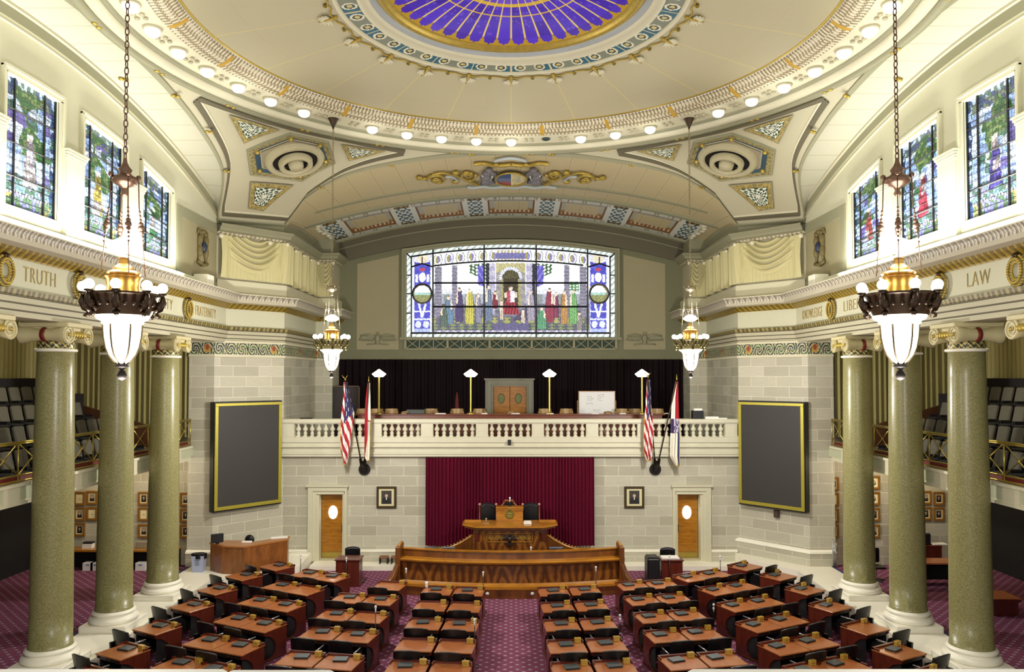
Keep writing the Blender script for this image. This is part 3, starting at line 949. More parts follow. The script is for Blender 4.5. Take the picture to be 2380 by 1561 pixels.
def shc(u, v):
    x = (u-.5)*2; y = (v-.5)*2
    if x < 0: return H(44, 70, 110) if (y < -.1) else (H(150, 70, 70) if y > .5 else H(96, 110, 140))
    if abs(x) < .06: return H(226, 220, 170)
    return H(214, 196, 130) if hsh(int(x*9), int(y*7)) > .4 else H(170, 170, 150)
m = MB()
def fn(u, v):
    x = (u-.5)*2; y = (v-.5)*2
    k = 1./max(1e-6, sqrt(x*x+y*y))*max(abs(x), abs(y)) if (x or y) else 1.
    return ev(1168+190*x*k, 365+80*y*k, .14)
m.grid(fn, 24, 16, shc); eb(m, 'shield', M_paint, False)
m = MB(); m.tube([ev(1168+195*cos(a*pi/16), 365+84*sin(a*pi/16), .16) for a in range(32)], .035, 6, closed=True); eb(m, 'shield_rim', M_gold)

# ------------------------------------------------------------ pendentive medallions
def HP(x, y): return H_PEND(x, y)
HEX = [(574, 347), (675, 308), (762, 327.5), (778, 377), (703, 417.5), (582, 403)]
TRI = [[(531, 263), (650, 300), (567, 331)], [(582, 419), (684, 427), (612, 488), (577, 482)], [(792, 333), (898, 348), (810, 371)]]
HEXP = [hit(a, b, HP, 25.) for a, b in HEX]
TRIP = [[hit(a, b, HP, 25.) for a, b in t] for t in TRI]
HC = (sum(p[0] for p in HEXP)/6, sum(p[1] for p in HEXP)/6)
def pd(x, y, d, sx): return (sx*abs(x), y, HP(x, y)-d)
for sx in (-1, 1):
    R = struct(root('ceiling', pd(HC[0], HC[1], 0, sx))); inv = Matrix.Translation(Vector(R.location)*-1)
    def pb(m, name, mat, smooth=False):
        o = m.build(name, mat, None, smooth); o.parent = R; o.matrix_parent_inverse = inv; return o
    def hexring(m, k0, k1, d0, d1, colf=None, nr=1, nd=14):
        for i in range(6):
            a, b = HEXP[i], HEXP[(i+1) % 6]
            def fn(u, v):
                x = a[0]*(1-u)+b[0]*u; y = a[1]*(1-u)+b[1]*u; k = k0+(k1-k0)*v
                X, Y = HC[0]+(x-HC[0])*k, HC[1]+(y-HC[1])*k
                return pd(X, Y, d0+(d1-d0)*v, sx)
            m.grid(fn, nd, nr, (lambda u, v, i=i: colf(u+i, v)) if colf else None)
    def gb(u, v): return H(166, 154, 104) if hsh(int(u*26), int(v*4)) > .35 else H(124, 114, 78)
    def bb(u, v): return H(50, 72, 84) if (u*24) % 1 < .55 else H(104, 122, 132)
    m = MB(); hexring(m, 1.02, 1.0, 0, .08); hexring(m, 1.0, .96, .08, .06); pb(m, 'hexagon_frame', M_greyl)
    m = MB(); hexring(m, .96, .84, .06, .05, gb, 4, 26); pb(m, 'gilded_border', M_paintg)
    m = MB(); hexring(m, .84, .68, .05, -.02, bb, 2, 24); pb(m, 'blue_border', M_paint)
    m = MB(); hexring(m, .68, .02, .02, .02, None, 3, 8); hexring(m, .70, .66, .04, .04); pb(m, 'hexagon_field', plain('hexagon_tan', (146, 136, 110), .6))
    m = MB()
    for (x, y) in HEXP: m.ball(pd(HC[0]+(x-HC[0])*.78, HC[1]+(y-HC[1])*.78, .05, sx), .08, 8, 6)
    pb(m, 'gilded_stud', M_gold)
    e = .05; c = Vector(pd(HC[0], HC[1]+.25, .0, sx))
    n = Vector(((HP(HC[0]+e, HC[1])-HP(HC[0]-e, HC[1]))/(2*e)*-sx, (HP(HC[0], HC[1]+e)-HP(HC[0], HC[1]-e))/(2*e), -1.)).normalized()
    if sx > 0: n.x = -abs(n.x) if n.x < 0 and False else n.x
    q = Vector((0, 0, 1)).rotation_difference(n).to_matrix().to_4x4(); M = Matrix.Translation(c) @ q
    m = MB(); m.lathe([(.98, .02), (.92, .12), (.76, .17), (.72, .08)], n=40, M=M); m.lathe([(.56, .10), (.54, .26), (.42, .30), (.38, .2)], n=40, M=M); m.lathe([(.25, .16), (.22, .33), (.001, .36)], n=32, M=M); pb(m, 'vent_ring', plain('vent_cream', (178, 170, 136), .6), True)
    m = MB(); m.lathe([(.74, .045), (.50, .045)], n=40, M=M); m.lathe([(.44, .05), (.001, .05)], n=40, M=M); pb(m, 'vent_slot_shade', M_dark)  # dark discs stand in for the shade between the vent rings
    for T in TRIP:
        cx = sum(p[0] for p in T)/len(T); cy = sum(p[1] for p in T)/len(T)
        m = MB(); N = 26
        for i in range(len(T)):
            a, b = T[i], T[(i+1) % len(T)]
            def fn(u, v):
                x = a[0]*(1-u)+b[0]*u; y = a[1]*(1-u)+b[1]*u; k = 1-.99*v
                return pd(cx+(x-cx)*k, cy+(y-cy)*k, .05, sx)
            def cf(u, v, i=i):
                if v < .06: return H(140, 134, 108)
                if v < .34: return H(176, 156, 90) if hsh(int(u*22), int(v*18), i) > .4 else H(128, 116, 72)
                if v < .38: return H(70, 76, 50)
                if v > .90: return H(226, 224, 204)
                w = sin(u*19+v*9)*cos(v*21-u*6)
                return H(226, 226, 210) if w > -.02 else H(22, 66, 48)
            m.grid(fn, N, 26, cf)
            def fr(u, v):
                x = a[0]*(1-u)+b[0]*u; y = a[1]*(1-u)+b[1]*u; k = 1.03-.06*v
                return pd(cx+(x-cx)*k, cy+(y-cy)*k, .0 if v in (0,) else .07, sx)
        pb(m, 'scrollwork_panel', M_paint)

# ------------------------------------------------------------ wall with the big stained glass window
ZL = at(1188, 835, Y=YB).z
m = MB()
N = 40
for k in range(N):
    x0, x1 = -8.5+17*k/N, -8.5+17*(k+1)/N
    m.add([(x0, YB, ZL), (x1, YB, ZL), (x1, YB, H_BACK(x1, YB)+.1), (x0, YB, H_BACK(x0, YB)+.1)], [(0, 1, 2, 3)])
m.add([(-8.5, YB, ZL), (8.5, YB, ZL), (8.5, YB+.4, ZL), (-8.5, YB+.4, ZL)], [(0, 1, 2, 3)])
WB = struct(m.build('wall_back', M_niche))
def arcband(m, o0, o1, d, x0=-8.5, x1=8.5, N=40):
    for k in range(N):
        vs = []
        for x in (x0+(x1-x0)*k/N, x0+(x1-x0)*(k+1)/N):
            z = H_BACK(x, YB)
            vs += [(x, YB, z+o0), (x, YB-d, z+o0), (x, YB-d, z+o1), (x, YB, z+o1)]
        m.add(vs, [(4, 5, 1, 0), (5, 6, 2, 1), (6, 7, 3, 2)])
m = MB(); arcband(m, -.88, .02, .1); m.build('arch_band', M_grey, WB)
m = MB(); arcband(m, -.30, -.26, .14); m.build('arch_bead', M_greyl, WB)
def wz(py): return at(1188, py, Y=YB).z
def wx(px): return at(px, 700, Y=YB).x
for sx in (-1, 1):
    x0, x1 = sorted((sx*wx(830)*-1, sx*wx(927)*-1)); zb = wz(812)
    m = MB(); ztop = lambda x: H_BACK(x, YB)-1.14
    m.add([(x0, YB-.02, zb), (x1, YB-.02, zb), (x1, YB-.02, ztop(x1)), (x0, YB-.02, ztop(x0))], [(0, 1, 2, 3)]); m.build('panel_field', M_panel, WB)
    # winged eagle relief
    m = MB(); ex = (x0+x1)/2; ez = wz(787)
    for s in (-1, 1):
        for k in range(9):
            f = k/8
            p0 = (ex+s*(.12+.55*f), YB-.05, ez+.16-.05*f); p1 = (ex+s*(.25+.58*f), YB-.04, ez-.10+.03*f)
            m.tube([p0, p1], [.06, .04], 6)
        m.tube([(ex+s*.1, YB-.06, ez+.05), (ex+s*.4, YB-.06, ez+.19), (ex+s*.78, YB-.05, ez+.14)], [.06, .06, .03], 6)
        m.tube([(ex, YB-.05, ez-.2), (ex+s*.5, YB-.05, ez-.26)], [.05, .03], 6)
    m.ball((ex, YB-.07, ez+.0), .13, 8, 8, 1.5); m.ball((ex, YB-.09, ez+.24), .07, 8, 6)
    m.tube([(ex, YB-.05, ez-.1), (ex, YB-.05, ez-.25)], [.1, .12], 6)
    m.build('eagle_relief', M_greyl, WB, True)
# grille under the window
gx0, gx1, gz0, gz1 = wx(943), wx(1431), wz(811), wz(786)
GR = root('window_grille', ((gx0+gx1)/2, YB-.06, gz0)); tag(GR, 'cream lattice grille with crossed bars below the great stained glass window', 'grille')
W = gx1-gx0; h = gz1-gz0
m = MB(); m.box(-W/2, W/2, .03, .055, 0, h); m.build('backing', M_green, GR)
m = MB(); n = 15; cw = W/n
for z in (0, h): m.box(-W/2, W/2, -.02, .03, z-.03, z+.03)
for k in range(n+1):
    x = -W/2+cw*k; b = .05 if k % 3 == 0 else .022; m.box(x-b, x+b, -.02, .03, 0, h)
m.build('grille_frame', M_panel, GR)
for k in range(n):
    x = -W/2+cw*k; mm = MB()
    mm.tube([(x, 0, 0), (x+cw, 0, h)], .022, 5); mm.tube([(x+cw, 0, 0), (x, 0, h)], .022, 5)
    mm.ball((x+cw/2, -.01, h/2), .05, 8, 6)
    mm.build('crossed_bars', M_panel, GR)

# ---- stained glass painting (in units of the window: x 946..1428, y 565..783)
def ell(x, y, cx, cy, rx, ry): return ((x-cx)/rx)**2+((y-cy)/ry)**2 < 1
FIG = [ # x, head y, foot y, half width, robe, hair
 (1032, 712, 758, 10, (90, 116, 104), 1), (1043, 693, 752, 12, (104, 150, 190), 0), (1068, 673, 748, 10, (84, 70, 130), 1), (1092, 676, 752, 12, (214, 208, 70), 0), (1112, 688, 748, 8, (150, 150, 184), 0),
 (1136, 668, 745, 9, (116, 140, 176), 0), (1151, 680, 716, 7, (150, 40, 66), 1), (1166, 704, 742, 6, (224, 206, 190), 0),
 (1234, 680, 745, 10, (176, 170, 196), 0), (1216, 724, 750, 6, (230, 214, 200), 0), (1259, 718, 764, 12, (92, 176, 130), 0),
 (1277, 674, 748, 11, (170, 50, 84), 1), (1292, 684, 738, 7, (150, 56, 100), 0), (1311, 680, 752, 9, (206, 150, 66), 0), (1332, 678, 752, 11, (122, 196, 112), 0), (1346, 728, 766, 8, (150, 140, 150), 1)]
def bigwin(x, y):
    c = bigwin_(x+.5*sin(y*.6), y+.5*sin(x*.55))
    cw = 9.; xx = x+2.*sin(y*.21)+1.*sin(y*.6+x*.1); yy = y+2.*sin(x*.19)+1.*sin(x*.5)
    a = int(floor(xx/cw)); b = int(floor(yy/cw+(.5 if a % 2 else 0)))
    fx = (xx/cw) % 1; fy = (yy/cw+(.5 if a % 2 else 0)) % 1
    g = sum(c)/3.; c = tuple(q*.84+g*.16 for q in c)
    k = .88+.16*hsh(a, b)
    if fx < .09 or fy < .09: k *= .55 if g < .7 else .8
    return tuple(min(1., q*k) for q in c)
def bigwin_(x, y):
    xa = abs(x-1187); q = ((x-1187)/241.)**2
    ytop = 569+q*21; d = min(x-946, 1428-x, y-ytop, 783-y)
    if d < 9:
        p = (x+y)/7. % 2
        return H(214, 222, 232) if p < 1.3 else H(150, 176, 160)
    yf = 612+q*17; side = xa > 183
    if not side and y < yf:
        v = (y-(ytop+9))/(yf-ytop-9); p = ((x-1187)/26.) % 1
        if v < .12 or v > .88: return H(226, 230, 238)
        if xa < 34: return H(100, 100, 160) if .3 < v < .7 else (H(170, 160, 96) if int(x/4) % 2 else H(206, 206, 226))
        r = ((p-.5)*26/10.)**2+((v-.5)*2.2)**2
        if r < .35: return H(156, 148, 80) if p < .5 else H(126, 120, 176)
        if r < .75: return H(232, 236, 240)
        if r < 1.1: return H(116, 126, 168) if int((x-1187)/26.) % 2 else H(130, 146, 110)
        return H(234, 238, 244)
    if side:
        cx = 982 if x < 1187 else 1390; X = x-cx; r = X*X+(y-683)**2
        if abs(X) > 22: return H(222, 228, 240)
        if y < 614-abs(X)*.3: return H(214, 206, 180) if abs(X) < 12 else H(200, 206, 226)
        if r < 19**2:
            if y < 680: return H(232, 238, 244)
            if y < 686: return H(150, 196, 190)
            return H(112, 136, 84) if int(X/5+y/4) % 2 else H(150, 140, 84)
        if r < 24**2: return H(120, 108, 70)
        if abs(X) > 18.5: return H(206, 214, 240)
        # blue ground with pale ornament
        if 632 < y < 656 and (ell(X, y, 0, 645, 8, 11) or (abs(abs(X)-13) < 3 and y > 638)): return H(224, 230, 246)
        if y < 632 and ell(X, y, 0, 627, 7, 4): return H(176, 44, 70)
        if 706 < y < 738 and (abs(abs(X)-(738-y)*.25) < 2.4 or abs(y-724) < 1.6): return H(214, 222, 246)
        if y > 740 and (ell(abs(X), y, 9, 754, 7, 8) or abs(y-742) < 2): return H(196, 206, 238)
        if y > 764: return H(150, 166, 220)
        return H(48, 50, 186) if hsh(int(X/5), int(y/5)) > .25 else H(70, 80, 206)
    for (fx, fh, ff, fw, fc, hr) in FIG:
        if fh-8 < y < ff+1 and abs(x-fx) < fw+2:
            if ell(x, y, fx, fh, 3.6, 4.8):
                return H(70, 50, 40) if (hr and y < fh-1.2) or y < fh-3 else H(222, 200, 182)
            t = (y-fh-3)/(ff-fh-3.)
            if t > 0:
                w = fw*(.5+.22*sin(t*3.)+.35*t)
                if abs(x-fx) < w:
                    v = .62+.38*(.5+.5*sin((x-fx)*1.5+t*3.*sin(fx)))
                    if t < .42 and abs(x-fx-(fw*.55 if int(fx) % 2 else -fw*.55)) < 2.2: return H(222, 200, 182)
                    if abs(x-fx) > w-1.1: v *= .5
                    return H(int(fc[0]*v), int(fc[1]*v), int(fc[2]*v))
    # seated figure in a red robe
    if ell(x, y, 1187, 671, 4.4, 5.6): return H(226, 206, 190) if y > 668 else H(120, 90, 60)
    if 677 < y < 703 and xa < 9: return H(206, 208, 226) if x > 1186 else H(168, 60, 84)
    if 680 < y < 692 and 9 <= xa < 15: return H(222, 200, 182)
    if 700 < y < 731 and abs(x-1186) < 11+(y-700)*.36:
        v = .6+.4*(.5+.5*sin((x-1186)*.9+y*.15)); return H(int(170*v), int(38*v), int(64*v))
    if 700 < y < 745 and 1192 < x < 1226 and y > 742-(x-1192)*.9: return H(72, 66, 96)
    r = sqrt((x-1187)**2+(y-648)**2)
    if y < 648 and r < 20: return H(96, 92, 52) if int(atan2(648-y, x-1187)*6) % 2 else H(54, 56, 40)
    if y < 650 and 20 <= r < 27: return H(220, 226, 236) if int(atan2(648-y, x-1187)*9) % 2 else H(160, 170, 200)
    if 648 <= y < 716 and xa < 17: return H(60, 54, 40)
    if 648 <= y < 716 and xa < 23: return H(150, 146, 96)
    if xa < 34 and y < 716: return H(172, 168, 120) if y < 634 else (H(150, 148, 146) if int(y/9) % 2 else H(132, 130, 140))
    if 36 < xa < 50 and y < 730: return H(176, 174, 200) if int(y/10) % 2 else H(154, 152, 184)
    if 50 <= xa < 57 and y < 720: return H(40, 40, 56)
    if 60 < xa < 76 and 618 < y < 668-(xa-60)*.4: return H(76, 68, 180) if (xa*.5+y*.3) % 6 < 4 else H(120, 116, 210)
    if 57 <= xa < 96 and y < 652-(xa-60)*.5 and sin(xa*.7)+sin(y*.8+xa*.3) > -.5: return H(44, 86, 52) if int(xa/3+y/4) % 2 else H(78, 110, 70)
    if (124 < xa < 136 or 160 < xa < 176) and y < 738: return H(126, 124, 148) if (y/8.) % 1 > .15 else H(74, 74, 96)
    if 1318 < x < 1345 and 655 < y < 678 and sin(x*.8)+sin(y) > -.6: return H(64, 132, 74)
    if y > 768: return H(196, 190, 214) if int(x/9) % 2 else H(140, 140, 170)
    if y > 752: return H(88, 84, 130) if xa < 40 else (H(116, 128, 84) if sin(x*.3)+sin(y*.9) > 0 else H(70, 74, 100))
    if y > 738: return H(150, 152, 84) if sin(x*.22)+.6*sin(y*.7) > .3 else (H(94, 84, 130) if sin(x*.4+2) > 0 else H(84, 100, 90))
    if y > 706: return H(92, 96, 112) if int(y/7) % 2 else H(116, 116, 140)
    if y > 684: return H(150, 156, 178) if int(x/12) % 2 else H(126, 136, 140)
    if y > 672: return H(206, 214, 230)
    return H(240, 245, 252)
WX0, WX1, WZ0, WZ1 = wx(946), wx(1428), wz(783), wz(569)
bw = root('window_1', (0, YB-.10, WZ0)); struct(bw)
def wtop(x):
    return WZ1-WZ0-((x)/((WX1-WX0)/2))**2*(wz(569)-wz(590))
m = MB()
def fn(u, v):
    x = WX0+(WX1-WX0)*u; return (x, 0, wtop(x-(WX0+WX1)/2)*(1-v))
def cf(u, v):
    px = 946+482*u; yt = 569+((px-1187)/241.)**2*21
    return bigwin(px, yt+(783-yt)*v)
m.grid(fn, 440, 176, cf)
m.build('stained_glass', painted('back_stained_glass', .3, 1.0), bw)
m = MB()
def bar(pts, r): m.tube(pts, r, 4)
def pz(px, py): return Vector((at(px, py, Y=YB).x, -.03, at(px, py, Y=YB).z-WZ0))
for px in (1007, 1125.5, 1246, 1365): bar([pz(px, 569+((px-1187)/241.)**2*21), pz(px, 783)], .045)
for py in (658, 713): bar([pz(1007, py), pz(1365, py)], .04)
bar([pz(955, 774), pz(1419, 774)], .04)
for s in (-1, 1):
    q = lambda a, b: pz(1187+s*(a-1187), b)
    bar([q(957, 596), q(957, 783)], .04); bar([q(946, 590), q(957, 600)], .03)
    bar([q(957, 621), q(982, 613), q(1007, 621)], .035); bar([q(982, 598), q(982, 613)], .03)
    for y in (640, 683, 728): bar([q(946, y), q(957, y)], .025)
    bar([q(982+22*cos(a*pi/12), 683+22*sin(a*pi/12)) for a in range(25)], .045)
for off, r in ((9, .035), (43, .035)):
    bar([pz(x, 569+off-(5 if off > 20 else 0)+((x-1187)/241.)**2*(21)) for x in range(957 if off < 20 else 1007, 1419 if off < 20 else 1367, 12)], r)
for px in (1067, 1187, 1307): bar([pz(px, 571+((px-1187)/241.)**2*21), pz(px, 579+((px-1187)/241.)**2*21)], .03)
m.build('glazing_bars', M_blackp, bw)
m = MB()
for (o, d, w_) in ((.0, .16, .09), (.10, .10, .12)):
    pts_o = []
    for k in range(31):
        x = (WX0-o-w_)+(WX1-WX0+2*o+2*w_)*k/30; pts_o.append((x, wtop(clamp(x-(WX0+WX1)/2, WX0, WX1))+o+w_))
    for k in range(30):
        (xa, za), (xb, zb_) = pts_o[k], pts_o[k+1]
        m.add([(xa, .08, za), (xa, -d, za), (xb, -d, zb_), (xb, .08, zb_), (xa, .08, za-w_), (xa, -d, za-w_), (xb, -d, zb_-w_), (xb, .08, zb_-w_)], [(0, 1, 2, 3), (1, 5, 6, 2), (5, 4, 7, 6)])
    for (xe, ze) in (pts_o[0], pts_o[-1]): m.add([(xe, .08, ze), (xe, -d, ze), (xe, -d, ze-w_), (xe, .08, ze-w_)], [(0, 1, 2, 3)])
    for s in (0, 1):
        xa = WX0-o-w_ if s == 0 else WX1+o; m.box(xa, xa+w_, -d, .08, -.12, pts_o[0][1]-w_)
m.box(WX0-.3, WX1+.3, -.12, .08, -.14, -.02)
m.build('window_frame', M_greyl, bw)

# ---- side stained glass windows
def sidewin(seed):
    fx = .5+.1*(hsh(seed)-.5); rc = [(150, 60, 50), (200, 190, 210), (190, 170, 60), (60, 130, 80), (70, 60, 150), (176, 40, 70)][seed % 6]
    def f(u, v):
        U = u+.010*sin(v*31+seed)+.006*sin(v*77+u*9); V = v+.008*sin(u*23+seed)+.005*sin(u*61+v*11)
        nc = 17; a = int(U*nc); off = .5*(a % 2)+hsh(a, seed)*.3; nr = 27; b = int(V*nr+off)
        n = hsh(a, b, seed); n2 = hsh(int(U*7+.3), int(V*12), seed+.5)
        lead = (U*nc) % 1 < .12 or (V*nr+off) % 1 < .12
        dx = U-fx; c = None
        if U < .075 or U > .925 or V < .045: c = H(44, 66, 110) if n > .6 else (H(58, 92, 80) if n > .3 else H(150, 178, 214))
        elif .865 < V < .885: c = H(226, 236, 246) if (u*18) % 1 > .35 else H(40, 50, 70); lead = False
        elif V > .885: c = H(66, 92, 66) if n > .5 else (H(92, 94, 150) if abs(U-.5) < .25 else H(112, 110, 62))
        elif .38 < V < .80 and abs(dx) < .05+.20*(V-.38):
            t = (V-.38)/.42
            if abs(dx) < .055 and t < .12: c = H(206, 190, 176)
            elif t > .1:
                q = .5+.5*n; c = H(int(rc[0]*q), int(rc[1]*q), int(rc[2]*q)) if n2 > .3 else H(int(176*q), int(166*q), int(170*q))
        if c is None:
            leaf = V < .56 and abs(dx+.10*sin(V*9)) < .16+.14*sin(V*14+seed) and n2 > .2
            if leaf: c = H(48, 88, 50) if n > .4 else H(92, 116, 66)
            elif V > .73: c = H(84, 112, 118) if n > .5 else (H(58, 84, 70) if n > .2 else H(110, 110, 140))
            elif V < .13: c = H(56, 72, 108) if n > .4 else H(96, 110, 96)
            elif n2 > .86: c = H(84, 76, 140)
            elif n2 > .74: c = H(62, 96, 84)
            else:
                q = .72+.28*n; c = H(int(140*q), int(176*q), int(236*q)) if n2 < .4 else H(int(206*q), int(228*q), int(252*q))
        g = sum(c)/3.; c = tuple(q*.85+g*.15 for q in c)
        return tuple(q*.28 for q in c) if lead else c
    return f
k = 2
for sx in (-1, 1):
    for i, (a, b) in enumerate([(12.4, 14.25)]+WIN):
        wr = root('window_%d' % k, (sx*XG, (a+b)/2, WBOT)); struct(wr); k += 1
        m = MB()
        def fn(u, v):
            y = a+(b-a)*(u if sx > 0 else 1-u) if False else a+(b-a)*u
            return (0, y-(a+b)/2, (arc_low(y)-WTOP-WBOT)*(1-v))
        m.grid(fn, 100, 170, sidewin(i+(3 if sx > 0 else 0))); m.build('stained_glass', painted('side_stained_glass', .3, 1.05), wr)
        m = MB(); xx = -sx*.03
        for f in (.22, .78): y = a+(b-a)*f; m.box(xx-.015, xx+.015, y-(a+b)/2-.022, y-(a+b)/2+.022, 0, arc_low(y)-WTOP-WBOT)
        for f in (.24, .5, .76):
            zt = [(arc_low(y)-WTOP-WBOT)*f for y in (a, b)]
            m.tube([(xx, -(b-a)/2, zt[0]), (xx, (b-a)/2, zt[1])], .022, 4)
        for g in range(1, 16):
            zt = [(arc_low(y)-WTOP-WBOT)*g/16 for y in (a, b)]
            m.tube([(xx*.5, -(b-a)/2, zt[0]), (xx*.5, (b-a)/2, zt[1])], .007, 4)
        for y in (a, b): m.box(xx-.02, xx+.02, y-(a+b)/2-.03, y-(a+b)/2+.03, 0, arc_low(y)-WTOP-WBOT)
        m.build('glazing_bars', M_blackp, wr)
# emblem relief on the grey panels by the piers
for sx in (-1, 1):
    m = MB(); c = (25.15, 11.3)
    def P3(y, z, d=.06): return (sx*(XL-d), c[0]+y, c[1]+z)
    for s in (-1, 1):
        m.tube([P3(s*.2, .45), P3(s*.28, .1), P3(s*.22, -.2), P3(s*.3, -.5)], [.06, .09, .06, .05], 7)
        m.tube([P3(s*.2, .45), P3(s*.36, .5), P3(s*.4, .38)], [.05, .05, .03], 6)
    for s in (-1, 1): m.ball(P3(s*.24, .22), .12, 8, 6, 1.6); m.ball(P3(s*.25, -.16), .12, 8, 6, 1.8); m.ball(P3(s*.2, .44), .08, 8, 6); m.tube([P3(s*.12, .5), P3(s*.22, .56), P3(s*.38, .52)], .04, 6)
    m.tube([P3(-.38, -.52), P3(0, -.6), P3(.38, -.52)], .07, 7); m.ball(P3(0, .5), .09, 8, 6)
    tag(m.build('wall_crest', plain('crest_relief', (112, 100, 58), .5, var=.3), None, True), 'small sculpted crest on the %s wall panel beside the swagged pier' % ('left' if sx < 0 else 'right'), 'crest', 'wall crests')
    m = MB(); m.ball(P3(0, 0, .08), .14, 10, 8, 1.4); o = m.build('shield', plain('crest_blue', (40, 48, 70), .4), bpy.data.objects['wall_crest' if sx < 0 else 'wall_crest.001'], True)
ORD = ['nearest', 'second', 'third', 'fourth']
# ------------------------------------------------------------ columns
CY_ = [14.62, 17.39, 20.14, 22.92]; XCOL = 10.4
def make_column():
    R = root('column')
    m = MB(); m.bbox(-.60, .60, -.60, .60, .48, .65, .015); m.build('plinth', M_marble, R)
    m = MB(); m.lathe([(.56, .65), (.595, .68), (.60, .72), (.585, .76), (.55, .79), (.51, .795), (.485, .82), (.49, .845), (.515, .86), (.53, .885), (.52, .915), (.485, .93), (.47, .945), (.455, .95)], n=48); m.build('base', M_marble, R, True)
    m = MB(); prof = [(.47, .93), (.455, .97), (.44, 1.05)]
    for k in range(12):
        f = k/11; prof.append((.44-.062*f**1.6, 1.05+6.50*f))
    m.lathe(prof+[(.40, 7.57), (.40, 7.6)], n=56); m.build('shaft', M_col, R, True)
    m = MB(); m.lathe([(.38, 7.56), (.43, 7.57), (.445, 7.60), (.43, 7.63), (.38, 7.64)], n=40); m.build('astragal', M_marble, R, True)
    def nk(u, v):
        q = sin(u*2*pi*14)*cos(v*9)+.5*sin(u*2*pi*28+v*12)
        return H(196, 178, 110) if q > .15 else (H(40, 52, 50) if q < -.2 else H(112, 100, 52))
    m = MB(); m.grid(lambda u, v: ((.37+.02*sin(v*pi))*cos(2*pi*u), (.37+.02*sin(v*pi))*sin(2*pi*u), 7.63+.19*v), 80, 10, nk); m.build('ornamented_neck', M_paintg, R)
    cap = MB()
    cap.bbox(-.56, .56, -.50, .50, 8.10, 8.22, .02)
    for s in (-1, 1): cap.box(-.47, .47, -.43, .43, 8.02, 8.10) if s > 0 else None
    cap.lathe([(.38, 7.82), (.44, 7.88), (.46, 7.96), (.40, 8.02)], n=36)
    cap.build('abacus', plain('capital_cream', (198, 188, 144), .45), R, True, 40)
    for sy in (-1, 1):      # bolsters run across, the scroll faces look into and out of the room
        vol = MB(); gv = MB()
        prof = [(.205, -.52), (.21, -.50), (.17, -.36), (.135, -.15), (.145, 0), (.135, .15), (.17, .36), (.21, .50), (.205, .52)]
        M = Matrix.Translation((0, sy*.40, 7.94)) @ Matrix.Rotation(pi/2, 4, 'Y')
        vol.lathe(prof, n=24, M=M)
        for s in (-1, 1):
            vol.lathe([(.001, s*.50), (.205, s*.52)], n=24, M=M)
            pts = []; 
            for k in range(44):
                f = k/43; a = pi/2+sy*f*2*pi*2.4; r = .19*(1-f)+.03
                pts.append((s*.525, sy*.40+r*cos(a)*1., 7.94+r*sin(a)))
            vol.tube(pts, [.024*(1-f/60.)for f in range(44)], 5)
            gv.ball((s*.53, sy*.40, 7.94), .042, 10, 6)
        o = vol.build('volute', plain('capital_cream', (198, 188, 144), .45), R, True, 50)
        gv.lathe([(.147, -.06), (.16, 0), (.147, .06)], n=20, M=M); gv.build('volute_eye', M_gold, o, True)
        r = MB(); r.lathe([(.15, -.05), (.166, -.03), (.166, .03), (.15, .05)], n=20, M=M); r.build('red_band', plain('dark_red_paint', (110, 24, 24), .5), o, True)
    m = MB()
    for s in (-1, 1):
        for k in range(5): m.ball((s*.50, -.2+.1*k, 7.95), .06, 8, 6, 1.3)
    m.build('egg_moulding', M_gold, R, True)
    return R
c0 = make_column(); first = True
for sx in (-1, 1):
    for i, y in enumerate(CY_):
        lab = 'green marble column with scroll capital, %s in the %s row%s' % (['just its capital edge showing', 'the nearest full one', 'middle full one', 'farthest'][i], 'left' if sx < 0 else 'right', '')
        if first: o = c0; o.location = (sx*XCOL, y, 0); first = False
        else: o = clone(c0, (sx*XCOL, y, 0), 0)
        tag(o, lab, 'column', 'columns along the side aisles')

